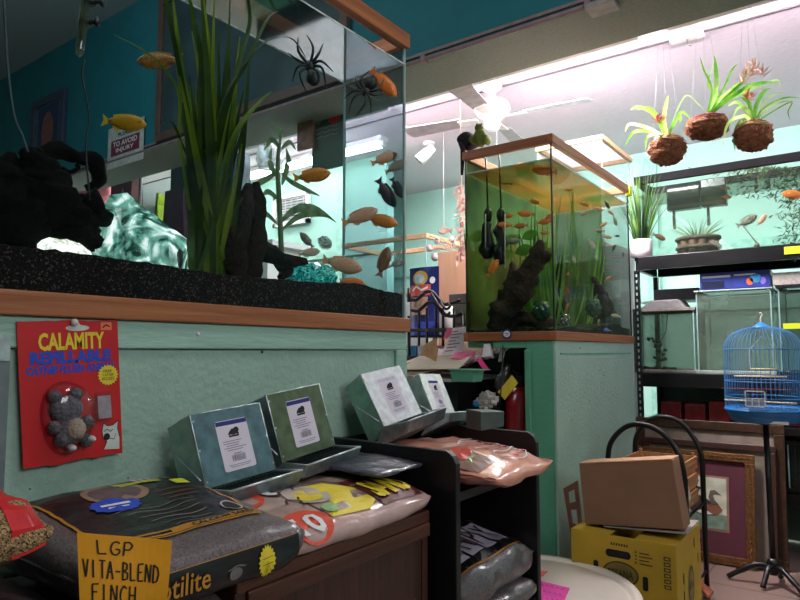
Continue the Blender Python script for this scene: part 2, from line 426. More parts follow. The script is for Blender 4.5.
# ================================================================ HEADER AND WALL DECOR
def framed(name, x0, x1, z0, z1, y, fw, frame_m, pic_mats, label, drawf=None, cat='picture', lean=0):
    t = thing(name, label, cat, ((x0+x1)/2, y, z0))
    # picture faces -y; local a along +x, b up
    ly = math.tan(lean)*(z1-z0)
    mp = lambda a, b, off=0: V((x0+(x1-x0)*a, y-off+ly*b, z0+(z1-z0)*b))
    f = MB(); wa = fw/(x1-x0); wb = fw/(z1-z0)
    for (a0, b0, a1, b1) in ((0, 0, 1, wb), (0, 1-wb, 1, 1), (0, wb, wa, 1-wb), (1-wa, wb, 1, 1-wb)):
        f.hexa([mp(a0, b0, 0), mp(a1, b0, 0), mp(a1, b0, .03), mp(a0, b0, .03), mp(a0, b1, 0), mp(a1, b1, 0), mp(a1, b1, .03), mp(a0, b1, .03)])
    f.build('frame', frame_m, t, bevel=.004)
    m2 = MB(); m2.hexa([mp(wa, wb, .002), mp(1-wa, wb, .002), mp(1-wa, wb, .012), mp(wa, wb, .012), mp(wa, 1-wb, .002), mp(1-wa, 1-wb, .002), mp(1-wa, 1-wb, .012), mp(wa, 1-wb, .012)], 0)
    if drawf: drawf(m2, mp)
    m2.build('print', pic_mats, t)
    return t
a = AY(157, 146, HY-.01); b = AY(352, 75, HY-.01)
framed('framed_poster', a.x, b.x-.02, a.z+.02, a.z+1.1, HY-.005, .06, P('brown_picture_frame', (96, 70, 62), .5), [P('dark_slate_print', (52, 70, 76), .35, var=.25, vs=4)], 'large dark slate poster in a brown frame high on the teal wall', cat='poster')
a = AY(31, 166, HY-.01); b = AY(67, 88, HY-.01)
def d1(m, mp):
    m.rect(mp, .2, .14, .8, .86, .014, 1); m.ell(mp, .5, .45, .18, .3, .016, 2)
framed('framed_painting', a.x, b.x, a.z, b.z, HY-.005, .07, P('violet_grey_frame', (66, 66, 92), .5), [P('grey_mat', (70, 96, 110), .7), P('deep_blue_canvas', (44, 56, 96), .7), P('rust_figure', (140, 80, 74), .7)], 'small painting with a rust figure on deep blue, high on the teal wall', d1)
a = AY(107, 170, HY-.02); b = AY(144, 116, HY-.02)
t = thing('hanging_sign', 'white sign with a red band of words hanging on the teal header', 'sign', ((a.x+b.x)/2, HY-.02, a.z))
mp = quadmap((a.x, HY-.02, a.z), (b.x, HY-.02, a.z), (b.x, HY-.02, b.z), (a.x, HY-.02, b.z))
m2 = MB(); m2.hexa([mp(0, 0, -.006), mp(1, 0, -.006), mp(1, 0, 0), mp(0, 0, 0), mp(0, 1, -.006), mp(1, 1, -.006), mp(1, 1, 0), mp(0, 1, 0)]); m2.build('board', P('sign_board', (190, 190, 186), .7), t)
m2 = MB(); m2.rect(mp, .1, .28, .9, .66, .001, 0); m2.text('TO AVOID', mp, .16, .49, .84, .62, .002, 1); m2.text('INJURY', mp, .25, .32, .75, .45, .002, 1)
m2.text('PLEASE', mp, .3, .72, .7, .82, .002, 2); m2.build('lettering', [P('maroon_band', (120, 40, 66), .6), WHTT, INK], t)

# green hanging store sign with red apple, brown hanging pack, clear bag - hung beyond the header
def hangboard(name, u0, v0, u1, v1, y, mats, label, cat, draw=None, th=.02):
    a = AY(u0, v1, y); b = AY(u1, v0, y)
    t = thing(name, label, cat, ((a.x+b.x)/2, y, a.z))
    mp = quadmap((a.x, y, a.z), (b.x, y, a.z), (b.x, y, b.z), (a.x, y, b.z))
    m2 = MB(); m2.hexa([mp(0, 0, -th), mp(1, 0, -th), mp(1, 0, 0), mp(0, 0, 0), mp(0, 1, -th), mp(1, 1, -th), mp(1, 1, 0), mp(0, 1, 0)], 0)
    if draw: draw(m2, mp)
    m2.build('board', mats, t)
    for q in (.2, .8): MB().rod(mp(q, 1, -th/2), (mp(q, 1).x, y, HZ if y < HY2 else CZ), .003, 6).build('hanging_cord', INK, t)
    return t
def dg(m, mp):
    m.ell(mp, .72, .8, .2, .1, .002, 1); m.ell(mp, .7, .93, .05, .04, .002, 2); m.ell(mp, .2, .8, .1, .06, .002, 3)
    for r in range(3):
        m.line(mp, [(.12+.1*k+.02*(k % 2), .66-.07*r+.01*(k % 3)) for k in range(8)], .02, .002, 3)
hangboard('hanging_sign', 312, 102, 343, 172, 2.9, [P('deep_green_board', (30, 84, 62), .6), REDT, BLADE2, P('grey_print', (100, 130, 110), .6)], 'deep green sign with a red apple hanging in the left tank view', 'sign', dg)
hangboard('hanging_pack', 297, 109, 313, 151, 2.85, [P('brown_carton', (130, 96, 76), .7, var=.3, vs=20)], 'narrow brown pack hanging beside the green apple sign', 'pack')
t = thing('hanging_plastic_bag', 'clear crinkled plastic bag hanging left of the brown pack', 'bag', tuple(AY(270, 162, 3.3)))
bgm = MB(); c = AY(270, 168, 3.3)
prof = [(.09, 0), (.1, .06), (.085, .14), (.06, .24), (.02, .33), (.006, .4)]
vs = []
bgm.lathe(prof, tuple(c), 20)
bgm.v = [p+V((noise.noise(p*30), noise.noise(p*30+V((9, 0, 0))), 0))*.03 for p in bgm.v]
bgm.build('crinkled_film', GL('crinkled_film', (.8, .82, .82), .25, .15, ((150, 160, 160), (240, 240, 240)), .55, 25), t)
MB().rod(c+V((0, 0, .38)), (c.x, c.y, CZ), .003, 6).build('hanging_cord', WHT, t)

# air vent on far wall
PY = 4.5
struct('wall_partition', MB().box(XL, -3.45, PY, PY+.1, 0, CZ), FARW)
struct('baseboard_partition', MB().box(XL, -3.45, PY-.02, PY, 0, .12), WHT)
mb = MB()
for x in (-6.6, -5.3, -4.0): mb.box(x-.04, x+.04, PY-.025, PY, .12, CZ-.02)
mb.box(XL, -3.45, PY-.03, PY, 2.0, 2.06)
struct('trim_4', mb, P('mint_batten_near', (160, 208, 190), .7))
_FY = FY; FY = PY
a = AY(273, 228, FY-.05); b = AY(309, 190, FY-.05)
t = thing('wall_vent', 'white slatted air vent on the pale mint far wall', 'vent', ((a.x+b.x)/2, FY-.05, a.z))
f = MB()
for q in ((a.x, b.x, a.z, a.z+.04), (a.x, b.x, b.z-.04, b.z), (a.x, a.x+.04, a.z, b.z), (b.x-.04, b.x, a.z, b.z)): f.box(q[0], q[1], FY-.06, FY-.02, q[2], q[3])
f.build('frame', WHT, t)
f = MB(); n = 9
for i in range(n):
    z = a.z+.05+(b.z-a.z-.1)*i/(n-1); f.hexa([(a.x+.04, FY-.05, z-.006), (b.x-.04, FY-.05, z-.006), (b.x-.04, FY-.03, z+.01), (a.x+.04, FY-.03, z+.01), (a.x+.04, FY-.05, z), (b.x-.04, FY-.05, z), (b.x-.04, FY-.03, z+.016), (a.x+.04, FY-.03, z+.016)])
for i in range(1, 6):
    x = a.x+(b.x-a.x)*i/6; f.box(x-.005, x+.005, FY-.045, FY-.035, a.z+.03, b.z-.03)
f.build('slats', P('vent_slats', (190, 186, 190), .6), t)
MB().box(a.x+.03, b.x-.03, FY-.028, FY-.02, a.z+.03, b.z-.03).build('duct_recess', P('vent_shadow_grey', (120, 120, 125), .8), t)
FY = _FY

# things standing on a high display shelf seen through left tank (left part)
y = 3.1
sh = thing('display_shelf', 'white display shelf beyond the left tank holding bags and a lantern', 'shelf', (-5.1, y, 0))
zt = AY(140, 262, y).z
MB().box(-7.0, -3.3, y-.1, y+.3, zt-.04, zt).build('board', WHT, sh)
for x in (-6.9, -5.1, -3.4): MB().box(x-.03, x+.03, y-.08, y+.25, 0, zt-.04).build('leg', WHT, sh)
def stood(name, u0, v0, u1, v1, yy, mats, label, cat, draw=None, dp=.15, taper=0):
    a = AY(u0, v1, yy); b = AY(u1, v0, yy); a.z = zt
    mp = quadmap((a.x, yy, a.z), (b.x, yy, a.z), (b.x-taper, yy, b.z), (a.x+taper, yy, b.z))
    m2 = MB(); m2.hexa([mp(0, 0, -dp), mp(1, 0, -dp), mp(1, 0, 0), mp(0, 0, 0), mp(0, 1, -dp*.7), mp(1, 1, -dp*.7), mp(1, 1, 0), mp(0, 1, 0)], 0)
    if draw: draw(m2, mp)
    m2.build(name, mats, label=label, cat=cat, bevel=.004)
def dl(m, mp): m.ell(mp, .6, .7, .16, .12, .002, 1); m.line(mp, [(.5, .62), (.55, .78), (.62, .84)], .05, .002, 1)
stood('gift_bag', 108, 172, 132, 262, y, [P('dark_red_bag', (110, 34, 50), .5, var=.2), P('pale_flame', (226, 150, 150), .6)], 'dark red pack with a pale flame mark behind the glowing crystal', 'bag', dl)
stood('feed_sack', 160, 186, 186, 262, y, [P('maroon_sack', (64, 40, 54), .6, var=.3)], 'maroon sack standing behind the grass, right of the metal arch', 'sack', taper=.04)
stood('feed_sack', 150, 192, 163, 262, y+.16, [P('lime_sack', (196, 222, 40), .6)], 'lime yellow pack peeking out behind the maroon sack', 'sack', taper=.1)
stood('slate_box', 168, 156, 187, 262, y+.02, [P('slate_box_card', (52, 56, 70), .7, var=.2, vs=50)], 'tall slate grey box behind the left edge of the aquatic grass', 'box')
stood('pink_folder', 219, 205, 241, 262, y+.1, [P('pink_plastic', (226, 90, 160), .5)], 'bright pink folder standing between grass and driftwood', 'folder', dp=.03)
stood('storage_crate', 196, 152, 240, 262, y+.15, [P('grey_crate', (70, 84, 88), .6, var=.2)], 'tall grey crate deep behind the driftwood in the left tank', 'crate')
c = AY(95, 188, y-.05); c.z -= zt+.2
mb = MB(); mb.lathe([(.05, -.2-c.z), (.05, -.18-c.z), (.012, -.17-c.z), (.012, -.16), (.05, -.14)] + [(.155*math.sin(PI*k/12)+.01, -.15*math.cos(PI*k/12)) for k in range(1, 12)] + [(.05, .15), (.05, .17)], (c.x, c.y, zt+.2+c.z), 24)
mb.build('round_lantern', P('pink_paper_lantern', (226, 130, 140), .6, var=.1, vs=9), label='round pink lantern behind the dark rock', cat='lantern')
mb = MB(); a = AY(138, 262, y-.1); a.z = zt
pts = [a, V((a.x, a.y, AY(138, 185, y-.1).z)), AY(143, 163, y-.1), AY(155, 155, y-.1), AY(185, 148, y-.1), AY(215, 152, y-.1), AY(218, 190, y-.1)]
e = V((pts[-1].x, pts[-1].y, zt)); mb.tube(cat_pts(pts+[e], 6), .014, 8)
mb.build('metal_arch', P('brushed_rail', (120, 120, 124), .3, .8), label='bent metal rail arching over the bags behind the crystal', cat='rail')

# ================================================================ TANK 1
TX = -1.05; TD = .24; TY0 = -.2; TY1 = 1.462; TB = 1.156; TT = 2.03
def aquarium(name, label, x0, x1, y0, y1, z0, z1, rimb, rimt, wood, woodx, panes, edge, org, group=None, rimw=.0):
    """panes: dict front(+x), back(-x), near(-y), far(+y) materials"""
    t = thing(name, label, 'aquarium', org, group)
    o = .008
    def ring(nm, za, zb, m1, m2):
        r = MB(); w = .02
        r.box(x1-w, x1+o, y0-o, y1+o, za, zb, 0); r.box(x0-o, x0+w, y0-o, y1+o, za, zb, 0)
        r.box(x0+w, x1-w, y0-o, y0+w, za, zb, 1); r.box(x0+w, x1-w, y1-w, y1+o, za, zb, 1)
        return r.build(nm, [m1, m2], t, bevel=.003)
    ring('base_trim', z0, z0+rimb, wood, woodx); ring('top_trim', z1-rimt, z1, wood, woodx)
    MB().box(x0, x1, y0, y1, z0+.004, z0+.012).build('bottom_pane', EDGED, t)
    za, zb = z0+.012, z1-.012; g = .005
    def pane(nm, p, m):
        b = MB(); b.add(p, [(0, 1, 2, 3)]); b.build(nm, m, t)
    if panes.get('front'): pane('front_pane', [(x1-g, y0+g, za), (x1-g, y1-g, za), (x1-g, y1-g, zb), (x1-g, y0+g, zb)], panes['front'])
    if panes.get('back'): pane('back_pane', [(x0+g, y0+g, za), (x0+g, y1-g, za), (x0+g, y1-g, zb), (x0+g, y0+g, zb)], panes['back'])
    if panes.get('near'): pane('side_pane', [(x0+g, y0+g, za), (x1-g, y0+g, za), (x1-g, y0+g, zb), (x0+g, y0+g, zb)], panes['near'])
    if panes.get('far'): pane('side_pane', [(x0+g, y1-g, za), (x1-g, y1-g, za), (x1-g, y1-g, zb), (x0+g, y1-g, zb)], panes['far'])
    for (x, y) in ((x0+g, y0+g), (x1-g, y0+g), (x1-g, y1-g), (x0+g, y1-g)):
        MB().box(x-.003, x+.003, y-.003, y+.003, z0+rimb, z1-rimt).build('corner_seal', edge, t)
    return t
t1 = aquarium('large_aquarium', 'largest fish tank, oak trimmed, on the mint stand at the left', TX-TD, TX, TY0, TY1, TB, TT, .039, .045, OAK, OAKX,
    dict(front=GLASS, back=GL('tank_back_glass', (.80, .88, .88), .02), near=GLASS, far=GLASSD), EDGE, (TX-TD/2, .6, TB))
WL = 1.938
b = MB(); b.add([(TX-TD+.006, TY0+.006, WL), (TX-.006, TY0+.006, WL), (TX-.006, TY1-.006, WL), (TX-TD+.006, TY1-.006, WL)], [(0, 1, 2, 3)])
b.build('water_surface', GL('water_surface', (.34, .42, .46), .25, .05), t1)
b = MB()
b.box(TX-.0045, TX-.0035, TY0, TY1-.006, WL-.002, WL+.002); b.box(TX-TD+.006, TX-TD+.009, TY0, TY1, WL-.002, WL+.002); b.box(TX-TD, TX, TY1-.0085, TY1-.0065, WL-.002, WL+.002)
b.build('waterline', P('lime_scale_line', (196, 206, 200), .5, var=.4, vs=30), t1)
# gravel bed
def gravel(x0, x1, y0, y1, z0, zf, amp, label, nm='gravel_bed', m=GRAV, nx=14, ny=120):
    g = MB(); vs = []; fs = []
    for j in range(ny+1):
        for i in range(nx+1):
            x = x0+(x1-x0)*i/nx; y = y0+(y1-y0)*j/ny
            vs.append((x, y, zf(x, y)+noise.noise(V((x*60, y*60, 0)))*amp))
    for j in range(ny):
        for i in range(nx): q = j*(nx+1)+i; fs.append((q, q+1, q+nx+2, q+nx+1))
    n0 = len(vs)
    # skirt down to the base
    per = [i for i in range(nx+1)]+[j*(nx+1)+nx for j in range(1, ny+1)]+[ny*(nx+1)+i for i in range(nx-1, -1, -1)]+[j*(nx+1) for j in range(ny-1, 0, -1)]
    for k in per: vs.append((vs[k][0], vs[k][1], z0))
    L = len(per)
    for k in range(L): fs.append((per[k], n0+k, n0+(k+1) % L, per[(k+1) % L]))
    g.add(vs, fs, 0, False)
    return g.build(nm, m, label=label, cat='gravel', kind='stuff')
gravel(TX-TD+.008, TX-.008, TY0+.01, TY1-.01, TB+.014, lambda x, y: 1.263+.012*math.exp(-((y-.62)/.1)**2)*0-.006*math.exp(-((y-.85)/.12)**2)+.012*math.exp(-((y-1.25)/.1)**2)+.02*max(0, (TX-x))/TD, .005, 'black and rust gravel bed in the large left tank')

XM = -1.17   # mid plane of tank 1
# dark rock mass left
b = MB()
Rv = Matrix.Rotation(YAW, 3, 'Z')
for (u, v, ru, rv, s) in ((38, 205, 42, 34, 1), (12, 222, 40, 32, 2), (66, 222, 30, 24, 3), (44, 176, 17, 20, 4), (96, 216, 12, 9, 5), (20, 185, 24, 14, 6), (60, 240, 34, 16, 7), (82, 208, 15, 12, 8), (0, 200, 30, 40, 9), (82, 236, 16, 13, 10), (42, 164, 12, 12, 12)):
    c = AX(u, v, XM-.01); k = (c-CAM).dot(Fw)/FPX
    b.blob(c, (ru*k*1.0, .06, rv*k), 18, nz=.22, ns=5, seed=s, R=Rv)
hook = [AX(u, v, XM) for u, v in ((40, 160), (52, 151), (64, 151), (78, 157), (92, 160), (99, 170), (98, 182), (90, 188), (87, 184))]
b.tube(cat_pts(hook, 5), lerp_list([.016, .015, .014, .013, .017, .016, .011, .009, .006], 41), 10, nz=.25)
b.tube(cat_pts([AX(u, v, XM) for u, v in ((62, 168), (70, 172), (78, 168), (76, 164))], 5), .004, 8)
b.tube(cat_pts([AX(u, v, XM+.02) for u, v in ((86, 196), (98, 208), (104, 214))], 5), lerp_list([.02, .014, .004], 11), 10, nz=.2)
b.build('dark_rock', P('near_black_rock', (5, 4, 4), .95, var=.4, vs=20, bump=.4, bs=60, spec=.15), label='big near-black rock with a curled horn at the tank left end', cat='rock')
# glowing crystal ornaments
def crystal(u, v, ru, rv, x, seed, m, nm, label, poly=None, power=0, col=(.6, 1, .9)):
    b = MB(); c = AX(u, v, x); k = (c-CAM).dot(Fw)/FPX
    rr = random.Random(seed); n = 9; vs = []; L = 7
    pts = poly or [(math.cos(2*PI*i/14), math.sin(2*PI*i/14)) for i in range(14)]
    # lumpy faceted solid from outline
    N = len(pts)
    for lay, (off, sc) in enumerate(((.05, .45), (.04, .8), (.0, 1.0), (-.035, .85), (-.05, .4))):
        for i, (a, q) in enumerate(pts):
            j = 1+rr.uniform(-.09, .09) if sc < 1 else 1
            p = c + Rt*(a*ru*k*sc*j) + V((0, 0, q*rv*k*sc*j)) + V((math.sin(YAW), -math.cos(YAW), 0))*(off+rr.uniform(-.008, .008))
            vs.append(p)
    fs = []
    for l in range(4):
        for i in range(N):
            a, b2 = l*N+i, l*N+(i+1) % N; fs += [(a, b2, b2+N), (a, b2+N, a+N)]
    vs.append(sum((vs[i] for i in range(N)), V())/N+V((math.sin(YAW), -math.cos(YAW), 0))*.012); vs.append(sum((vs[4*N+i] for i in range(N)), V())/N)
    for i in range(N): fs += [(5*N, (i+1) % N, i), (5*N+1, 4*N+i, 4*N+(i+1) % N)]
    b.add(vs, fs, 0, False)
    o = b.build(nm, m, label=label, cat='tank ornament')
    return o, c
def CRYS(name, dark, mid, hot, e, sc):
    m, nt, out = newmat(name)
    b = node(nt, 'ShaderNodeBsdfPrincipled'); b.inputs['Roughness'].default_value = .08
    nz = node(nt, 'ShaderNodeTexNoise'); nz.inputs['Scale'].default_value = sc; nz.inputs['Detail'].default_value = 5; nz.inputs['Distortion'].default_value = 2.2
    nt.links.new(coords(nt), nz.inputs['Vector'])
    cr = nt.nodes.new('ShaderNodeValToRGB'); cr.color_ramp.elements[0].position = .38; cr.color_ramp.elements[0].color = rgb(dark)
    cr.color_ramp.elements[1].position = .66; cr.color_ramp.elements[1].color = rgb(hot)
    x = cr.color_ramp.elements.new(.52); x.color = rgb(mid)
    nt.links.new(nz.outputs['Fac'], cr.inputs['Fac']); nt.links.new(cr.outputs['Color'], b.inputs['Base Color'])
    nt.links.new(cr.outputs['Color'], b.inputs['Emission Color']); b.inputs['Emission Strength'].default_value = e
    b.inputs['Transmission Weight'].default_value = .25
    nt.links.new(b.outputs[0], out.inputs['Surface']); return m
poly = [(-1.0, -.75), (-.98, -.2), (-.72, .2), (-.55, .5), (-.35, .92), (-.15, .95), (.1, .66), (.35, .45), (.6, .2), (.85, .0), (1.0, -.15), (1.0, -.95), (.5, -1.0), (0, -.9), (-.5, -.92)]
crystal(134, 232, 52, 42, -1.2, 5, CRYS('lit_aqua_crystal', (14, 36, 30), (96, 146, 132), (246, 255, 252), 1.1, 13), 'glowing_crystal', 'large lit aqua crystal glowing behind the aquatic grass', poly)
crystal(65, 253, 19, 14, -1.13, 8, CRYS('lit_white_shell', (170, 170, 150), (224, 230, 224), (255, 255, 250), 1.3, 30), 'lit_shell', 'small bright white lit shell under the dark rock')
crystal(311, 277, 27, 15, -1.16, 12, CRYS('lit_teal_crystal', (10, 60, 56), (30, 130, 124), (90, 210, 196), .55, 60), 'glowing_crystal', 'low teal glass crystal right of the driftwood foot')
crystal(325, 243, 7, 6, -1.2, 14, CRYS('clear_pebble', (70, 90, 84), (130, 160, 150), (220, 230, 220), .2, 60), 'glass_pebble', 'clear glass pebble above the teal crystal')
pt('crystal_led', AX(134, 235, -1.26), .25, (.7, 1, .92), .02)
b = MB(); c = AX(177, 262, -1.12); b.blob(c+V((0, 0, .0)), (.012, .012, .03), 14, nz=.15, seed=3); b.build('dark_pebble', BLKP, label='small upright black pebble at the grass foot', cat='pebble')
# driftwood
def limb(b, pts, rs, x, n=12, nz=.3, seed=0, k=6):
    P3 = [AX(u, v, x+(dx if False else 0)) for u, v in pts]
    q = cat_pts(P3, k); b.tube(q, lerp_list(rs, len(q)), n, nz=nz, seed=seed)
b = MB()
limb(b, [(249, 184), (247, 200), (243, 222), (238, 245), (236, 268), (240, 285), (240, 300)], [.008, .019, .024, .026, .03, .036, .03], -1.15, seed=1)
limb(b, [(256, 182), (258, 198), (258, 222), (256, 240), (250, 262), (250, 285)], [.008, .015, .019, .021, .026, .02], -1.14, seed=2)
limb(b, [(246, 240), (262, 250), (280, 258), (296, 261), (306, 262)], [.025, .024, .018, .015, .008], -1.15, seed=3)
limb(b, [(270, 252), (282, 262), (286, 272), (280, 278)], [.018, .02, .016, .008], -1.16, seed=4)
limb(b, [(232, 246), (230, 234), (236, 228)], [.012, .014, .006], -1.15, seed=5)
limb(b, [(215, 292), (235, 285), (255, 288), (276, 293)], [.01, .022, .022, .01], -1.15, seed=6)
b.build('driftwood', DRIFT, label='tall forked driftwood standing in the middle of the large tank', cat='driftwood')
# grass clump
def blade(b, p0, p1, bow, w, m=0, side=Rt, n=8, tip=.15):
    p0 = V(p0); p1 = V(p1); mid = (p0+p1)/2+V(bow)
    pts = []; ws = []
    for i in range(n+1):
        t = i/n; pts.append(p0*(1-t)**2+mid*2*t*(1-t)+p1*t*t); ws.append(w*(.55+.9*t if t < .5 else 1.0*(1-t)*2*(1-tip)+w*0+tip))
    b.strip(pts, ws, side, m)
tg = thing('aquatic_grass', 'tall clump of arching green aquatic grass in the large tank', 'aquatic plant', tuple(AX(203, 287, XM)))
r2 = random.Random(3)
b = MB()
for i in range(46):
    u0 = 187+r2.uniform(0, 44); q = r2.random(); u1 = 165+q*95+r2.uniform(-10, 10); v1 = r2.uniform(-25, 110) if i % 3 else r2.uniform(60, 150)
    xx = XM+r2.uniform(-.05, .05)
    p0 = AX(u0, 290, xx); p1 = AX(u1*.75+.25*205, v1, xx+r2.uniform(-.02, .02))
    blade(b, p0, p1, Rt*r2.uniform(-.02, .02), r2.uniform(.006, .011), i % 2)
for (pts, w) in ((((196, 200), (190, 130), (178, 60), (166, 0), (160, -20)), .006), (((214, 150), (228, 90), (262, 45), (290, 38), (306, 58)), .004), (((210, 180), (222, 110), (248, 60), (270, 16), (290, 12)), .006),
    (((190, 210), (180, 140), (178, 90), (150, 55), (113, 34)), .0035), (((200, 180), (185, 150), (172, 122), (160, 124), (148, 123)), .003), (((204, 285), (222, 180), (238, 130), (262, 100), (272, 92)), .008),
    (((206, 285), (222, 240), (238, 205), (244, 196)), .006), (((212, 160), (240, 60), (250, 20), (244, -20)), .006), (((205, 150), (208, 90), (196, 30), (186, -20)), .007)):
    q = cat_pts([AX(u, v, XM+.03) for u, v in pts], 5); L = len(q)
    b.strip(q, [w*(1-.85*(i/(L-1))**3) for i in range(L)], Rt, r2.randint(0, 1))
b.build('blades', [BLADE, LEAF('aquatic_blade_dark', (24, 46, 18), (74, 100, 26), 6)], tg)
b = MB(); b.add([AX(u, v, XM+.02) for u, v in ((206, 284), (222, 248), (226, 262), (212, 286))], [(0, 1, 2, 3)])
q = cat_pts([AX(206, 285, XM+.02), AX(214, 262, XM+.02), AX(224, 243, XM+.02)], 5); b = MB(); b.strip(q, lerp_list([.004, .012, .012, .002], len(q)), Rt)
b.build('broad_leaf', LEAF('pale_broad_leaf', (120, 122, 96), (150, 150, 120), 20), tg)
# leafy plant behind driftwood
tl = thing('leafy_aquatic_plant', 'pale leafy plant with a thick stem behind the driftwood', 'aquatic plant', tuple(AX(280, 285, -1.23)))
b = MB(); limb(b, [(281, 290), (281, 240), (279, 200), (278, 160), (282, 130)], [.008, .007, .007, .006, .002], -1.23, 8, .1); b.build('stem', LEAF('pale_stem', (96, 120, 86), (130, 160, 110), 20), tl)
b = MB()
for pts, w in (([(281, 172), (292, 182), (308, 190), (320, 196)], .008), ([(281, 222), (295, 210), (315, 208), (336, 222)], .011), ([(282, 230), (300, 216), (318, 214), (332, 218)], .009), ([(279, 170), (268, 178), (256, 186), (262, 196)], .008), ([(280, 150), (272, 140), (264, 150)], .008), ([(281, 150), (290, 142), (296, 150)], .007), ([(278, 225), (266, 214), (258, 212)], .007), ([(279, 200), (268, 192), (262, 196)], .008), ([(280, 140), (277, 130), (272, 126)], .007), ([(282, 185), (288, 165), (286, 148)], .01), ([(279, 180), (270, 165), (272, 148)], .01)):
    q = cat_pts([AX(u, v, -1.23) for u, v in pts], 5); L = len(q); b.strip(q, [w*max(.08, math.sin(PI*(.08+.9*i/(L-1)))) for i in range(L)], V((0, 0, 1)))
b.build('leaves', LEAF('pale_leaf', (84, 116, 80), (136, 166, 120), 30), tl)
# heater + cables
th = thing('tank_heater', 'glass heater tube clipped in the top left of the large tank', 'heater', tuple(AX(80, 60, -1.1)))
A = AX(89, -30, -1.1); B = AX(79, 57, -1.1)
q = [A.lerp(B, t) for t in (0, .3, .6, .9, .97, 1)]
MB().tube(q, [.0075]*4+[.006, .001], 14).build('glass_tube', GL('heater_glass', (.8, .85, .78), .2, .05, ((150, 160, 120), (40, 46, 40)), .35, 80), th)
q = [A.lerp(B, t) for t in (0, .4, .8)]; MB().tube(q, .0035, 8).build('element', P('heater_core', (70, 76, 70), .4, .3), th)
for (u, v) in ((93, 2), (88, 22)):
    c = AX(u, v, -1.1); d = (B-A).normalized()
    MB().tube([c-d*.004-Rt*.006, c+d*.004-Rt*.006], .0105, 12).tube([c-Rt*.004, c+Rt*.014], .004, 8).tube([c+Rt*.012, c+Rt*.018], [.006, .01], 12).build('suction_clip', BLKP, th)
b = MB(); b.tube(cat_pts([AX(u, v, -1.12) for u, v in ((85, 60), (82, 75), (87, 100), (89, 120), (86, 150), (90, 200))], 5), .0018, 8); b.build('cable', BLKP, th)
b = MB(); b.tube(cat_pts([AX(u, v, -1.1) for u, v in ((2, -20), (5, 20), (8, 70), (14, 115), (22, 135), (28, 152))], 5), .0022, 8); b.build('air_hose', P('grey_hose', (60, 76, 84), .5), label='thin air hose hanging at the tank left edge', cat='hose')
# toy spiders on the water surface area
SPM = P('spider_rubber', (20, 20, 20), .45, var=.3, bump=.3)
def spider(u, v, x, s, rot, label):
    c = AX(u, v, x); k = (c-CAM).dot(Fw)/FPX*s; t = thing('toy_spider', label, 'toy spider', tuple(c))
    mp = lambda a, b, o=0: c+Rt*((a*math.cos(rot)-b*math.sin(rot))*k)+V((0, 0, 1))*((a*math.sin(rot)+b*math.cos(rot))*k)+V((math.sin(YAW), -math.cos(YAW), 0))*(o*k)
    R3 = Matrix.Rotation(YAW, 3, 'Z') @ Matrix.Rotation(-rot, 3, 'Y')
    MB().blob(mp(0, -12, 0), (7*k, 5*k, 9*k), 14, nz=.05, R=R3).build('abdomen', SPM, t)
    MB().blob(mp(0, 0, 0), (5.5*k, 4*k, 6*k), 12, R=R3).build('head', SPM, t)
    for sd in (-1, 1):
        for (a1, a2, L) in ((60, 100, 30), (25, 60, 24), (-10, -50, 24), (-40, -95, 30)):
            p1 = (sd*math.cos(math.radians(a1))*L*.5, math.sin(math.radians(a1))*L*.5+2); p2 = (p1[0]+sd*math.cos(math.radians(a2))*L*.6, p1[1]+math.sin(math.radians(a2))*L*.6)
            MB().tube(cat_pts([mp(0, 0), mp(*p1, 5), mp(*p2, -1)], 4), lerp_list([1.7*k, 1.4*k, .4*k], 9), 6).build('leg', SPM, t)
spider(310, 66, -1.12, 1.0, .25, 'black toy spider floating under the waterline left of the corner')
spider(366, 92, -1.08, .85, 2.6, 'black toy spider copy posing as a mirror image, right end of the large tank')  # solid copy standing in for the spider's reflection in the end pane

# ================================================================ FISH
def FM(name, c, c2, vs=30, rough=.35, emit=0): return P(name, c, rough, 0, 0, vs, c2, emit=emit)
FISHM = {
 'yellow': (FM('yellow_fish_skin', (186, 132, 14), (206, 156, 30)), FM('yellow_fin', (220, 196, 60), (200, 160, 40))),
 'amber': (FM('amber_fish_skin', (216, 140, 20), (190, 100, 40)), FM('amber_fin', (226, 160, 40), (200, 130, 60))),
 'striped': (FM('striped_fish_skin', (110, 70, 30), (196, 130, 60), 18), FM('striped_fin', (150, 100, 50), (196, 140, 80))),
 'salmon': (FM('salmon_fish_skin', (206, 140, 110), (222, 176, 144)), FM('salmon_fin', (226, 170, 120), (216, 140, 100))),
 'orange': (FM('orange_fish_skin', (226, 96, 30), (240, 140, 50)), FM('orange_fin', (236, 140, 70), (226, 110, 50))),
 'dark': (FM('dark_fish_skin', (34, 26, 36), (60, 44, 56)), FM('dark_fin', (30, 26, 34), (60, 50, 60))),
 'brown': (FM('brown_fish_skin', (90, 56, 36), (150, 100, 60)), FM('brown_fin', (110, 80, 60), (150, 110, 80))),
 'pale': (FM('pale_fish_skin', (190, 160, 136), (216, 196, 176)), FM('pale_fin', (200, 180, 160), (220, 200, 180))),
 'silver': (FM('silver_fish_skin', (170, 170, 150), (60, 60, 50), 12), FM('silver_fin', (170, 170, 160), (120, 120, 110))),
}
EYE = P('fish_eye', (14, 12, 14), .2)
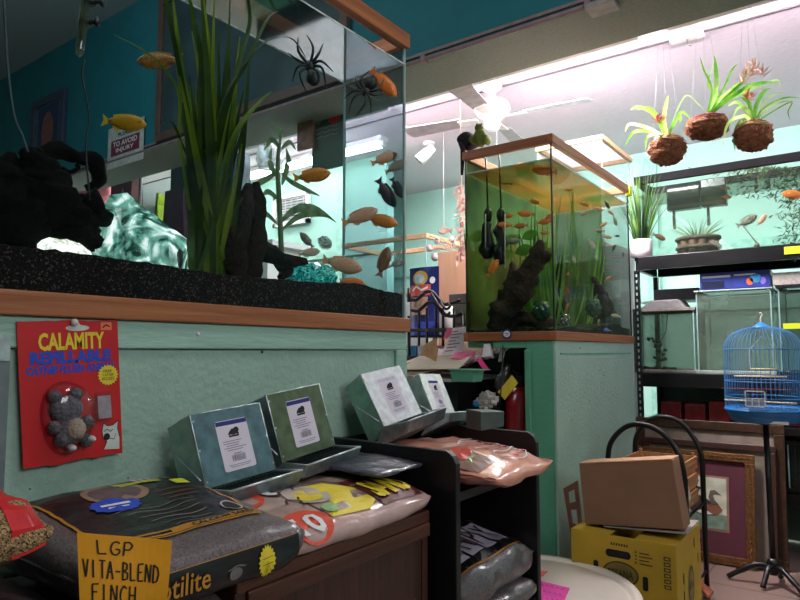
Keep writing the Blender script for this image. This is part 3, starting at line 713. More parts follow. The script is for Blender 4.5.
def fish_proto(kind):
    sk, fn = FISHM[kind]
    t = bpy.data.objects.new('aquarium_fish', None); t.empty_display_size = .05; INFO[t] = V((0, 0, 0))
    prof = [(-.34, .045, .02), (-.25, .075, .04), (-.1, .125, .07), (.05, .16, .085), (.2, .165, .09), (.32, .135, .08), (.42, .085, .055), (.48, .04, .03), (.5, .01, .01)]
    b = MB(); n = 12; vs = []
    for x, h, w in prof:
        for k in range(n):
            a = 2*PI*k/n; vs.append((x, w*math.cos(a), h*math.sin(a)+.01))
    vs = [(x, y, z*1.18) for x, y, z in vs]
    L = len(prof); fs = [(i*n+k, i*n+(k+1) % n, (i+1)*n+(k+1) % n, (i+1)*n+k) for i in range(L-1) for k in range(n)]
    fs += [tuple(range(n-1, -1, -1)), tuple(range((L-1)*n, L*n))]
    b.add(vs, fs, 0, True)
    parts = [b.build('body', sk, t)]
    def fin(nm, pts, th=.012):
        mp = lambda a, c, o=0: V((a, o-th/2, c)); q = MB().prism(pts, mp, th); parts.append(q.build(nm, fn, t))
    fin('tail_fin', [(-.32, .03), (-.5, .16), (-.46, .02), (-.5, -.12), (-.32, -.03)])
    fin('dorsal_fin', [(.2, .15), (.12, .215), (-.1, .2), (-.26, .16), (-.25, .07), (-.05, .11)])
    fin('anal_fin', [(.0, -.13), (-.12, -.2), (-.24, -.12), (-.22, -.06)])
    for s in (-1, 1): MB().blob((.37, s*.062, .04), .018, 6).build('eye', EYE, parts[0])
    return t
FPROTO = {}
def fish(u, v, plane, L, ang, face, kind, label, group=None, turn=0, z=None):
    if kind not in FPROTO:
        FPROTO[kind] = fish_proto(kind); o = FPROTO[kind]; COL.objects.link(o)
    else: o = copy_tree(FPROTO[kind])
    ax, val = plane
    c = AX(u, v, val) if ax == 'x' else (AY(u, v, val) if ax == 'y' else AD(u, v, val))
    k = (c-CAM).dot(Fw)/FPX*L
    a = math.radians(ang); s = 1 if face == 'R' else -1
    side = V((-math.sin(YAW), math.cos(YAW), 0))
    h = (Rt*math.cos(a)*s+V((0, 0, 1))*math.sin(a)); up = (-Rt*math.sin(a)*s+V((0, 0, 1))*math.cos(a))
    if turn: h = (h*math.cos(turn)+side*math.sin(turn)).normalized()
    sd = up.cross(h).normalized()
    M = Matrix((h, sd, up)).transposed().to_4x4(); M = Matrix.Translation(c) @ M @ Matrix.Scale(k, 4)
    o.matrix_world = M; o.location = c; tag(o, label, 'fish', group)
G1 = 'fish in the large left tank'
for a in ((124, 123, ('x', -1.1), 45, -6, 'R', 'yellow', 'solid yellow fish swimming high at the left of the large tank'),
    (160, 61, ('x', -1.2), 46, -2, 'L', 'striped', 'brown striped fish near the top left behind the grass tips'),
    (383, 83, ('x', -1.08), 38, -48, 'R', 'orange', 'orange fish diving beside the right toy spider'),
    (384, 159, ('x', -1.12), 28, 22, 'R', 'salmon', 'salmon fish high at the right end, above the dark fish'),
    (396, 167, ('x', -1.2), 26, 30, 'R', 'pale', 'pale fish behind the high salmon fish at the right end'),
    (312, 176, ('x', -1.1), 38, 8, 'R', 'amber', 'amber fish swimming below the fluorescent tube'),
    (386, 193, ('x', -1.12), 34, -58, 'R', 'dark', 'dark fish pointing down at the right end of the tank'),
    (397, 188, ('x', -1.2), 24, -60, 'R', 'dark', 'second dark fish, half hidden against the right pane'),
    (360, 217, ('x', -1.12), 38, 22, 'R', 'salmon', 'salmon fish touching the tail of the amber pair at right'),
    (381, 221, ('x', -1.08), 34, -12, 'R', 'amber', 'amber fish in front of the salmon fish at the right end'),
    (384, 262, ('x', -1.1), 32, 72, 'R', 'brown', 'brown fish standing nearly upright at the right pane'),
    (342, 265, ('x', -1.1), 42, -14, 'R', 'salmon', 'largest salmon fish just above the teal crystal'),
    (352, 283, ('x', -1.14), 26, -6, 'R', 'orange', 'orange fish grazing the gravel right of the teal crystal'),
    (307, 240, ('x', -1.16), 20, 130, 'R', 'silver', 'small grey and white fish right of the driftwood'),
    (309, 253, ('x', -1.19), 22, 10, 'R', 'pale', 'small pale fish just under the grey and white one'),
    (255, 281, ('x', -1.22), 20, -15, 'R', 'salmon', 'small salmon fish at the gravel behind the driftwood foot'),
    (397, 264, ('x', -1.2), 18, 20, 'R', 'pale', 'little pale fish in the right corner of the large tank')):
    fish(*a, group=G1)
# ================================================================ STAND OF TANK 1
st = thing('aquarium_stand', 'mint painted wooden stand under the largest fish tank', 'aquarium stand', (-1.18, .6, 0))
MB().box(TX-TD-.02, TX-.012, TY0-.02, TY1-.005, 0, 1.105).build('panel', MINT, st, bevel=.002)
MB().box(TX-TD-.02, TX-.002, TY0-.02, TY1+.004, 1.106, TB).build('top_rail', MINTB, st, bevel=.003)
MB().box(TX-.011, TX-.001, TY1-.045, TY1+.003, 0, 1.1055).build('corner_board', MINTB, st, bevel=.003)
c = AX(196, 334, TX-.004)
for (u, v) in ((198, 334), (58, 333)):
    p = AX(u, v, TX-.002); MB().blob(p, (.004, .004, .004), 8).build('white_pin', WHT, st)
for (u, v, s) in ((262, 352, .004), (236, 348, .0015), (170, 345, .0012), (181, 350, .001), (30, 489, .0015), (128, 478, .0015), (282, 350, .001), (300, 345, .001), (192, 346, .001), (345, 352, .001)):
    p = AX(u, v, TX-.0118); MB().blob(p, (.0012, s, s*.8), 8).build('paint_chip', BLKP, st)
a = AX(-12, 470, TX-.006); b2 = AX(11, 335, TX-.006)
q = thing('metal_plate', 'grey metal plate with a silver top at the photo left edge', 'metal plate', (TX, (a.y+b2.y)/2, .8))
MB().box(TX-.011, TX-.004, a.y-.05, b2.y, .8, b2.z-.04).build('grey_plate', P('grey_sheet', (120, 128, 134), .5, .3), q)
MB().box(TX-.011, TX-.001, a.y-.05, b2.y-.002, b2.z-.039, b2.z).build('silver_plate', GALV, q)
# card with plush toy
X = TX+.001
mp = quadmap(AX(23, 470, X), AX(122, 452, X), AX(117, 320, X), AX(16, 321, X))
if (mp(0, 0, 1)-mp(0, 0, 0)).x < 0: mp = quadmap(AX(23, 470, X), AX(122, 452, X), AX(117, 320, X), AX(16, 321, X), -1)
cd_ = thing('toy_card', 'red blister card with a grey plush cat toy, pinned to the mint stand', 'toy', tuple(mp(.5, 0, 0)))
r3 = random.Random(4)
top = [(1-i/14, 1+r3.uniform(-.006, .006)) for i in range(15)]; bot = [(i/14, r3.uniform(-.012, .008)) for i in range(15)]
MB().prism(bot+top, mp, .0015).build('backing_card', RED, cd_)
t = MB(); o = .002
t.ell(mp, .57, .945, .12, .022, o, 4); t.ell(mp, .55, .965, .05, .02, o+.0002, 4)
t.text('CALAMITY', mp, .185, .79, .845, .915, o, 0, bold=.035)
t.text('REFILLABLE', mp, .1, .695, .91, .785, o, 1, bold=.06); t.text('CATNIP PLUSH ANIMAL', mp, .06, .625, .965, .685, o, 1, bold=.06)
t.ell(mp, .87, .59, .115, .08, o+.0004, 0, n=40, star=.16)
t.text('FREE', mp, .82, .61, .91, .63, o+.0008, 2, bold=0); t.text('CATNIP', mp, .81, .582, .93, .602, o+.0008, 2, bold=0); t.text('INCLUDED!', mp, .8, .552, .94, .574, o+.0008, 2, bold=0)
t.rect(mp, .81, .925, .93, .985, o, 3); t.line(mp, [(.83, .945), (.87, .965), (.91, .95)], .01, o+.0003, 2)
# cat doodle
t.add([mp(a, b, o) for a, b in ((.79, .045), (.965, .03), (.97, .12), (.95, .19), (.965, .245), (.9, .215), (.84, .215), (.8, .24), (.78, .18), (.79, .13), (.83, .1))], [tuple(range(11))], 4)
t.ell(mp, .83, .135, .035, .026, o+.0004, 2); t.line(mp, [(.8, .175), (.84, .19), (.87, .17), (.9, .185)], .006, o+.0004, 2); t.line(mp, [(.86, .12), (.91, .11), (.93, .15)], .005, o+.0004, 2)
t.line(mp, [(.79, .045), (.83, .1), (.79, .13), (.78, .18), (.8, .24), (.84, .215), (.9, .215), (.965, .245), (.95, .19), (.97, .12)], .006, o+.0004, 2)
t.build('printing', [YELT, BLUET, INK, P('orange_sticker', (240, 120, 80), .6), P('mint_hole_card', (200, 205, 200), .6)], cd_)
MB().blob(mp(.53, .985, .006), (.006, .006, .006), 10).build('push_pin', WPLAS, cd_)
FUR = P('grey_plush', (116, 108, 116), .95, var=.25, vs=120, bump=.8, bs=200)
def fb(a, b, ra, rb, m, nm, dep=.012):
    c = mp(a, b, dep); ux = (mp(1, 0)-mp(0, 0)); L = ux.length; ux = ux.normalized(); uz = (mp(0, 1)-mp(0, 0)); H = uz.length; uz = uz.normalized(); un = ux.cross(uz)
    R3 = Matrix((ux, un, uz)).transposed()
    MB().blob(c, (ra*L, .012, rb*H), 16, nz=.05, R=R3, ns=9).build(nm, m, cd_)
fb(.4, .38, .16, .095, FUR, 'plush_head'); fb(.43, .24, .15, .115, FUR, 'plush_body', .01)
for a in (.29, .5): fb(a, .475, .065, .045, FUR, 'plush_ear', .01)
for a, b in ((.27, .26), (.6, .27), (.33, .17), (.58, .14)): fb(a, b, .06, .05, FUR, 'plush_paw', .012)
fb(.46, .235, .095, .075, P('cream_plush', (196, 170, 150), .95, bump=.6, bs=200), 'plush_belly', .019)
for a, b in ((.4, .11), (.6, .15)): fb(a, b, .04, .025, P('white_plush_foot', (200, 196, 200), .95), 'plush_foot', .02)
# bubble
b = MB(); vs = []; n = 28; lay = 8
for l in range(lay+1):
    q = l/lay; rr = math.cos(q*PI/2)**.5 if l < lay else 0
    for k in range(n):
        w = 2*PI*k/n; e = 1+.05*math.sin(3*w+1); vs.append(mp(.43+.27*rr*e*math.cos(w), .32+.255*rr*e*math.sin(w)*(1), .002+.032*math.sin(q*PI/2)))
b.add(vs, [(l*n+k, l*n+(k+1) % n, (l+1)*n+(k+1) % n, (l+1)*n+k) for l in range(lay) for k in range(n)], 0, True)
b.build('blister', GL('blister_plastic', (.93, .93, .95), .07, .08), cd_)
b = MB(); b.hexa([mp(.74, .275, .002), mp(.88, .275, .002), mp(.88, .275, .006), mp(.74, .275, .006), mp(.735, .44, .002), mp(.875, .44, .002), mp(.875, .44, .006), mp(.735, .44, .006)]); b.build('catnip_pouch', P('grey_pouch', (170, 165, 172), .6, vs=90), cd_)
b = MB(); b.hexa([mp(.715, .26, .002), mp(.9, .26, .002), mp(.89, .265, .009), mp(.725, .265, .009), mp(.71, .47, .002), mp(.89, .47, .002), mp(.885, .46, .009), mp(.72, .46, .009)]); b.build('pouch_blister', GL('pouch_blister', (.95, .9, .92), .06, .08), cd_)

# ================================================================ LOW CABINET, BLACK BOOKCASE
cb = thing('low_cabinet', 'dark walnut cabinet under the sand bag and feeders', 'cabinet', (-.88, .85, 0))
CY0 = .6; CY1 = 1.08; CX = -.72; CTZ = .787
MB().box(TX+.006, CX, CY0, CY1, CTZ-.022, CTZ).build('top', DKW, cb, bevel=.003)
MB().box(TX+.006, CX-.004, CY1-.02, CY1-.001, 0, CTZ-.022).build('side_panel', DKWZ, cb, bevel=.002)
MB().box(TX+.006, CX-.004, CY0, CY0+.02, 0, CTZ-.022).build('side_panel', DKWZ, cb, bevel=.002)
MB().box(CX-.022, CX-.006, CY0+.021, CY1-.021, .05, CTZ-.023).build('front_panel', DKWZ, cb, bevel=.002)
MB().box(CX-.006, CX+.002, CY0+.02, CY1, CTZ-.05, CTZ-.0225).build('edge_moulding', DKW, cb, bevel=.003)
MB().box(TX+.01, CX-.03, CY0+.021, CY1-.021, .02, .05).build('plinth', DKWZ, cb)
tote = thing('storage_tote', 'black plastic tote under the black bag at the photo left', 'tote', (-.88, .25, 0))
MB().hexa([(-1.03, -.15, 0), (-.78, -.15, 0), (-.78, .57, 0), (-1.03, .57, 0), (-1.04, -.17, .66), (-.75, -.17, .66), (-.75, .59, .66), (-1.04, .59, .66)]).build('tub', BLKP, tote, bevel=.01)
MB().box(-1.043, -.74, -.18, .594, .662, .685).build('lid', BLKP, tote, bevel=.006)

bk = thing('black_bookcase', 'black laminate bookcase between the walnut cabinet and the green post', 'bookcase', (-.86, 1.31, 0))
BX0 = TX+.012; BX1 = -.68; BY0 = 1.115; BY1 = 1.515
def sidep(y0, y1):
    b = MB(); x = BX1; pr = [(BX0, 0), (x, 0), (x, .875), (x-.008, .89), (x-.022, .899), (BX0+.02, .903), (BX0, .895)]
    b.prism(pr, lambda a, c, o: V((a, y0+o, c)), y1-y0); b.build('side_panel', BLK, bk, bevel=.002)
sidep(BY0, BY0+.018); sidep(BY1-.018, BY1)
for z in (.815, .5, .2): MB().box(BX0, BX1-.006, BY0+.019, BY1-.019, z-.018, z).build('shelf', BLK, bk)
MB().box(BX0, BX0+.006, BY0+.019, BY1-.019, 0, .895).build('back_panel', BLK, bk)

# ================================================================ BAGS
def bag_sweep(name, path, y0, y1, mats, label, zones, decals=None, group=None, taper=5, wr=.004, seed=0, ty=.5, NS=48, NT=28, flare=0, cat='bag', parent_name='film'):
    """closed cross section (x,z) swept along y with pinched ends; surf(s,t,off)"""
    pts = cat_pts([V((p[0], 0, p[1])) for p in path+[path[0]]], 8); tot = [0]
    for a, b in zip(pts, pts[1:]): tot.append(tot[-1]+(b-a).length)
    T = tot[-1]
    zm = sum(p[1] for p in path)/len(path); xm = sum(p[0] for p in path)/len(path)
    def sec(s):
        s = (s % 1.0)*T
        for i in range(len(tot)-1):
            if tot[i+1] >= s-1e-9:
                f = (s-tot[i])/max(1e-9, tot[i+1]-tot[i]); return pts[i].lerp(pts[i+1], f)
        return pts[-1].copy()
    def raw(s, t):
        p = sec(s); e = max(0, 1-abs(2*t-1)**taper)**ty; e = max(e, .04)
        z = zm+(p.z-zm)*e; x = xm+(p.x-xm)*(.9+.1*e+flare*(1-e)); y = y0+(y1-y0)*t
        q = V((x, y, z)); n = noise.noise(V((x*22, y*14, z*22+seed)))*wr*2+noise.noise(V((x*70, y*25, z*60+seed)))*wr
        return q, n
    def surf(s, t, off=0):
        q, n = raw(s, t); qa, _ = raw(s+.004, t); qb, _ = raw(s, min(t+.01, 1)); qc, _ = raw(s, max(t-.01, 0))
        nn = (qa-q).cross(qb-qc)
        nn = nn.normalized() if nn.length > 1e-9 else V((0, 0, 1))
        c = V((xm, q.y, zm))
        if nn.dot(q-c) < 0: nn = -nn
        return q+nn*(n+off)
    th = thing(name, label, cat, (xm, (y0+y1)/2, min(p[1] for p in path)), group)
    b = MB(); vs = [surf(i/NS, .5-.5*math.cos(PI*j/NT)*(1)) for j in range(NT+1) for i in range(NS)]
    for j in range(NT):
        for i in range(NS):
            z = zones((i+.5)/NS, .5-.5*math.cos(PI*(j+.5)/NT))
            b.add([], [], 0)
            b.f.append([j*NS+i, j*NS+(i+1) % NS, (j+1)*NS+(i+1) % NS, (j+1)*NS+i]); b.m.append(z); b.sm.append(True)
    b.v = vs
    b.f += [list(range(NS-1, -1, -1)), list(range(NT*NS, (NT+1)*NS))]; b.m += [0, 0]; b.sm += [False, False]
    fo = b.build(parent_name, mats, th)
    if decals: decals(fo, surf, sec)
    return th, surf
CLR = P('clear_film_over_grey_sand', (104, 92, 94), .35, var=.35, vs=300, coat=.4, bump=.35, bs=25)
BFILM = P('black_glossy_film', (22, 20, 23), .35, var=.2, vs=12, coat=.15, bump=.25, bs=20)
GOLDL = P('gold_printed_line', (190, 130, 40), .4)
# reptile substrate bag A (top face black, front strip clear, lower black band)
pathA = [(-.70, .79), (-.69, .797), (-.688, .82), (-.695, .842), (-.73, .856), (-.8, .868), (-.92, .886), (-1.0, .884), (-1.03, .868), (-1.03, .80), (-.9, .787), (-.8, .787)]
def zA(s, t):
    return 0
YA0, YA1 = .395, .71
def decA(th, surf, sec):
    # find s parameters by x/z
    best = {}
    for i in range(600):
        s = i/600; p = sec(s); best[i] = (s, p.x, p.z)
    f = lambda cond: [v[0] for v in best.values() if cond(v[1], v[2])]
    topS = sorted(f(lambda x, z: z > .845 and x > -1.02)); s0, s1 = topS[0], topS[-1]
    frontS = sorted(f(lambda x, z: x > -.703 and z < .845 and z > .79))
    mpt = lambda a, b, o=0: surf(s0+(s1-s0)*b, a, .0015+o)     # a: along y, b: front->back
    t = MB()
    t.rect(mpt, .12, .16, .86, .97, 0, 0, 16)
    t.build('printed_top', BFILM, th)
    t = MB()
    for (p0, p1) in (((.12, .16), (.86, .16)), ((.12, .16), (.12, .97)), ((.12, .18), (.86, .18)), ((.12, .21), (.86, .21)), ((.86, .16), (.86, .6))):
        L = [(p0[0]+(p1[0]-p0[0])*k/16, p0[1]+(p1[1]-p0[1])*k/16) for k in range(17)]; t.line(mpt, L, .012, .001, 0)
    for k in range(5): t.line(mpt, [(.14+.04*k+.01*j, .188+.008*(j % 2)) for j in range(3)], .004, .0014, 1)
    t.rect(mpt, .4, .17, .85, .215, .0012, 0, 8)
    t.text('CALCIUM SAND', mpt, .5, .178, .84, .205, .002, 1)
    t.ell(mpt, .45, .72, .15, .15, .001, 2); t.ell(mpt, .45, .72, .12, .11, .0016, 3)
    t.rect(mpt, .5, .78, .74, .86, .0018, 4, 4); t.rect(mpt, .76, .68, .84, .75, .0018, 4, 2)
    t.ell(mpt, .36, .56, .12, .09, .0018, 5, n=28, star=.12); t.line(mpt, [(.29, .56), (.43, .56)], .02, .0022, 7); t.line(mpt, [(.31, .53), (.41, .53)], .01, .0022, 7)
    for k in range(6):
        t.line(mpt, [(.3+.03*k+.04*j, .46-.045*k+.012*math.sin(j*.9)) for j in range(11-k)], .006, .001, 6)
    for k in range(3): t.line(mpt, [(.6+.03*j, .62-.05*k) for j in range(7)], .007, .001, 8)
    for k in range(5): t.rect(mpt, .68+.035*k, .9-.012*k, .705+.035*k, .98-.012*k, .001, 9, 2)
    t.ell(mpt, .8, .3, .05, .06, .0015, 9); t.ell(mpt, .8, .3, .042, .05, .0018, 1)
    t.build('printed_lettering', [GOLDL, INK, P('tan_ring', (150, 120, 96), .5), P('mauve_disc', (96, 78, 84), .5), P('lime_strip', (190, 196, 50), .5), BLUET, P('faint_grey_print', (120, 112, 104), .5), WHTT, P('rust_print', (120, 66, 36), .5), P('white_band', (200, 186, 190), .5)], th)
    fs0, fs1 = frontS[0], frontS[-1]
    if fs1-fs0 > .5: fr = [s if s > .5 else s+1 for s in frontS]; fs0, fs1 = min(fr), max(fr)
    za, zb = surf(fs0, .5).z, surf(fs1, .5).z
    if za > zb: fs0, fs1 = fs1, fs0
    mpf = lambda a, b, o=0: surf(fs0+(fs1-fs0)*b, a, .0015+o)
    t = MB(); t.rect(mpf, .05, .08, .93, .8, 0, 0, 16); t.build('printed_front_band', BFILM, th)
    t = MB()
    for q in (.8, .1): t.line(mpf, [(.05+.88*k/20, q) for k in range(21)], .012, .001, 0)
    t.text('Reptilite', mpf, .10, .2, .42, .72, .002, 0, bold=.01)
    t.ell(mpf, .72, .45, .05, .33, .002, 1, n=36, star=.2)
    t.line(mpf, [(.69, .5), (.75, .52)], .01, .0025, 2); t.line(mpf, [(.69, .38), (.75, .4)], .01, .0025, 2)
    t.ell(mpf, .55, .4, .035, .12, .002, 3); t.line(mpf, [(.51, .5), (.56, .56), (.6, .5)], .02, .002, 3)
    t.build('front_lettering', [GOLDL, YELT, INK, P('grey_logo', (110, 105, 105), .5)], th)
bag_sweep('substrate_bag', pathA, YA0, YA1, [CLR], 'black bag of reptile substrate with gold trim, uppermost of the left pile', zA, decA, seed=2, taper=6, ty=.45, wr=.0018)
pathB = [(-.66, .70), (-.645, .72), (-.66, .76), (-.72, .78), (-.85, .782), (-1.0, .78), (-1.03, .75), (-1.02, .70), (-.9, .69), (-.75, .69)]
def decB(th, surf, sec):
    mpf = lambda a, b, o=0: surf(.02+.1*b, a, .0015+o)
    t = MB(); t.rect(mpf, .1, .0, .8, .3, 0, 0, 8); t.line(mpf, [(.1+.7*k/8, .3) for k in range(9)], .014, .001, 1); t.build('printed_band', [BFILM, GOLDL], th)
bag_sweep('substrate_bag', pathB, .3, .594, [CLR], 'clear grey substrate bag underneath the black and gold bag', zA, decB, seed=9, taper=5)
# sand bag on the cabinet
PINKF = P('pale_pink_film', (196, 160, 156), .25, var=.15, vs=14, coat=.6, bump=.5, bs=20)
pathS = [(-.715, .79), (-.70, .80), (-.71, .825), (-.76, .842), (-.86, .852), (-.95, .845), (-1.0, .82), (-.99, .792), (-.85, .789)]
def decS(th, surf, sec):
    ss = [i/600 for i in range(600) if sec(i/600).z > .822]; s0, s1 = min(ss), max(ss)
    mpt = lambda a, b, o=0: surf(s0+(s1-s0)*b, a, .0015+o)
    t = MB(); t.rect(mpt, .05, .08, .93, .9, 0, 0, 14)
    t.build('printed_top', P('warm_grey_print', (170, 142, 132), .3, var=.3, vs=18, coat=.5, bump=.3, bs=20), th)
    t = MB()
    poly = [(.36, .04), (.58, .03), (.66, .1), (.68, .28), (.6, .46), (.48, .5), (.38, .3)]
    c0 = (.52, .25)
    for i in range(len(poly)):
        p, q = poly[i], poly[(i+1) % len(poly)]
        for k in range(3):
            l = lambda P_, Q_, w_: (P_[0]+(Q_[0]-P_[0])*w_, P_[1]+(Q_[1]-P_[1])*w_)
            a1, a2 = l(c0, p, k/3), l(c0, p, (k+1)/3); b1, b2 = l(c0, q, k/3), l(c0, q, (k+1)/3)
            t.add([mpt(*a1, .0008), mpt(*a2, .0008), mpt(*b2, .0008), mpt(*b1, .0008)], [(0, 1, 2, 3)], 0)
    t.rect(mpt, .665, .03, .95, .42, .0008, 1, 9)
    t.text('SAND', mpt, .69, .08, .93, .33, .004, 0, bold=.05, shear=.1)
    t.ell(mpt, .25, .06, .1, .13, .0014, 2); t.text('10', mpt, .19, -.02, .31, .13, .0022, 3, bold=.03)
    t.ell(mpt, .16, .55, .13, .2, .0014, 2); t.line(mpt, [(.1, .5), (.2, .56)], .03, .002, 3)
    t.ell(mpt, .43, .35, .09, .16, .0015, 4); t.ell(mpt, .42, .33, .06, .1, .0019, 0); t.ell(mpt, .4, .12, .035, .05, .0022, 5)
    t.line(mpt, [(.3, .3), (.33, .36), (.36, .3), (.34, .22)], .008, .0022, 6); t.ell(mpt, .33, .5, .04, .08, .002, 6); t.ell(mpt, .33, .5, .03, .05, .0022, 3)
    t.line(mpt, [(.35, .05), (.37, .32), (.47, .54), (.62, .5), (.69, .3), (.67, .06)], .01, .0024, 6)
    t.build('printed_lettering', [YELT, P('maroon_print', (96, 34, 36), .5), P('orange_red_print', (216, 70, 44), .5), WHTT, P('beige_disc', (190, 176, 170), .5), P('pale_green_dot', (150, 190, 130), .5), P('dark_brown_print', (60, 40, 38), .5)], th)
bag_sweep('sand_bag', pathS, .63, 1.075, [PINKF], 'pink and yellow printed bag of sand lying on the walnut cabinet', zA, decS, seed=5, taper=5, wr=.0022)
pathG = [(-.76, .862), (-.745, .867), (-.76, .873), (-.88, .884), (-1.0, .878), (-1.02, .868), (-.95, .863)]
bag_sweep('grey_bag', pathG, .95, 1.108, [P('dark_grey_film', (66, 66, 78), .3, coat=.5, bump=.6, bs=30)], 'flat dark grey plastic bag behind the sand bag against the bookcase', zA, seed=8, taper=8, wr=.002)
# seed bag at far left
mpb = None
SEED = SPECK('mixed_bird_seed', (150, 118, 84), (60, 40, 40), 520, .6, .8, (190, 160, 110))
pathD = [(-.80, .852), (-.77, .87), (-.775, .905), (-.82, .942), (-.9, .957), (-.97, .942), (-1.0, .90), (-.99, .855), (-.9, .849)]
def decD(th, surf, sec):
    b = MB(); mpq = lambda a, b_, o=0: surf(.40+.3*b_-.5*0, .55+.38*a, .002+o)
    ss = [i/400 for i in range(400) if sec(i/400).z > .875]; s0, s1 = min(ss), max(ss)
    mpt = lambda a, b_, o=0: surf(s0+(s1-s0)*b_, a, .0018+o)
    b.rect(mpt, .86, -.02, .965, 1.0, 0, 0, 10); b.build('red_seam_band', P('red_seed_band', (206, 34, 44), .35, coat=.4), th)
    b = MB(); b.rect(mpt, .03, .0, .2, 1.0, 0, 0, 6); b.build('red_seam_band', P('red_seed_band_near', (200, 34, 44), .35, coat=.4), th)
bag_sweep('bird_seed_bag', pathD, .03, .375, [SEED], 'clear bag of mixed bird seed with a red edge at the photo left edge', zA, decD, seed=12, taper=4)
pathK = [(-.72, .69), (-.70, .72), (-.71, .79), (-.76, .835), (-.88, .845), (-.98, .835), (-1.0, .78), (-1.0, .70), (-.9, .688)]
bag_sweep('black_plastic_bag', pathK, -.02, .392, [P('black_bin_film', (12, 12, 14), .35, bump=.6, bs=25, coat=.3)], 'black plastic bag under the bird seed at the bottom left corner', zA, seed=31, taper=5)
# yellow note
nt_ = thing('price_note', 'handwritten amber paper note taped to the front of the bags', 'note', tuple(AD(125, 600, .69)))
q = [AD(80, 612, .665), AD(165, 622, .70), AD(172.5, 541, .71), AD(77, 532, .675)]
mp = quadmap(*q, flip=-1 if (q[1]-q[0]).cross(q[3]-q[0]).dot(CAM-q[0]) < 0 else 1)
def mpn(a, b, o=0): return mp(a, b, o)+ (mp(0, 0, 1)-mp(0, 0, 0))*(.0025*math.sin(a*5+1)+.0015*math.sin(b*4))
m_ = MB(); m_.rect(mpn, 0, 0, 1, 1, 0, 0, 12); m_.rect(mpn, 0, 0, 1, 1, -.0006, 0, 12); m_.build('paper', YEL, nt_)
HW = P('marker_ink', (20, 18, 20), .6)
GL_ = {'L': [[(0, 1), (.1, 0), (.9, .05)]], 'G': [[(.9, .85), (.6, 1), (.2, .85), (0, .45), (.2, .05), (.6, 0), (.9, .2), (.9, .42), (.5, .42)]], 'P': [[(0, 0), (.1, 1)], [(.0, .95), (.6, 1), (.9, .75), (.6, .45), (.05, .42)]],
 'V': [[(0, 1), (.4, 0), (.8, 1)]], 'I': [[(.5, 1), (.5, 0)]], 'T': [[(0, 1), (1, 1)], [(.5, 1), (.5, 0)]], 'A': [[(0, 0), (.5, 1), (.95, 0)], [(.2, .4), (.8, .4)]], '-': [[(.1, .45), (.9, .45)]],
 'B': [[(.05, 0), (.05, 1), (.7, .9), (.7, .6), (.1, .52), (.85, .4), (.8, .08), (.05, 0)]], 'E': [[(.9, 1), (.05, .95), (.05, 0), (.9, .05)], [(.05, .5), (.7, .52)]], 'N': [[(0, 0), (.05, 1), (.8, 0), (.85, 1)]],
 'D': [[(.05, 0), (.05, 1), (.7, .85), (.95, .5), (.7, .1), (.05, 0)]], 'F': [[(.9, 1), (.05, .95), (.05, 0)], [(.05, .52), (.7, .54)]], 'C': [[(.9, .85), (.5, 1), (.1, .7), (.05, .3), (.4, 0), (.9, .15)]], 'H': [[(.05, 0), (.05, 1)], [(.85, 0), (.85, 1)], [(.05, .5), (.85, .5)]]}
m_ = MB()
def hand(s, a0, a1, b0, b1):
    w = (a1-a0)/len(s)
    for i, ch in enumerate(s):
        for st_ in GL_[ch]:
            ww = w*(.5 if ch == 'I' else .78)
            pts = [(a0+i*w+p*ww, b0+(b1-b0)*(q_+.0*i)) for p, q_ in st_]
            f_ = []
            for p0, p1 in zip(pts, pts[1:]): f_ += [p0, ((p0[0]+p1[0])/2, (p0[1]+p1[1])/2)]
            f_.append(pts[-1]); m_.line(mpn, f_, .019, .0012, 0)
hand('LGP', .2, .62, .76, .93); hand('VITA-BLEND', .05, .9, .46, .68); hand('FINCH', .14, .66, .17, .39)
m_.build('handwriting', HW, nt_)
# pink bag on bookcase
PNK = P('peach_pink_film', (222, 146, 126), .28, var=.16, vs=12, coat=.7, bump=.5, bs=18)
pathP = [(-.62, .822), (-.60, .832), (-.61, .85), (-.65, .872), (-.74, .89), (-.86, .892), (-.97, .875), (-.98, .83), (-.9, .818), (-.7, .818)]
def decP(th, surf, sec):
    ss = [i/600 for i in range(600) if sec(i/600).z > .845]; s0, s1 = min(ss), max(ss)
    mpt = lambda a, b, o=0: surf(s0+(s1-s0)*b, a, .0015+o)
    t = MB(); t.rect(mpt, .03, .12, .3, .42, .0, 0, 5); t.ell(mpt, .2, .3, .08, .06, .001, 1); t.line(mpt, [(.12, .2), (.2, .24), (.27, .22)], .02, .001, 2)
    t.build('brown_picture', [P('brown_print', (130, 90, 70), .4), P('red_bloom', (210, 70, 50), .4), P('green_print', (120, 160, 60), .4)], th)
    t = MB()
    for k in range(6): t.line(mpt, [(.42+.045*j, .13+.055*k+.012*math.sin(j)) for j in range(11)], .009, .001, 0 if k % 2 else 1)
    t.ell(mpt, .86, .3, .015, .13, .0015, 0)
    for k in range(16):
        w0, w1 = 2*PI*k/16, 2*PI*(k+1)/16; t.line(mpt, [(.64+.28*math.cos(w0), .27+.19*math.sin(w0)), (.64+.28*math.cos(w1), .27+.19*math.sin(w1))], .007, .0014, 0)
    t.build('printed_lines', [WHTT, P('crimson_print', (190, 30, 50), .5)], th)
bag_sweep('pink_sand_bag', pathP, 1.14, 1.42, [PNK], 'glossy peach pink bag hanging over the front of the bookcase top', zA, decP, seed=15, taper=3, ty=.7, flare=.1)
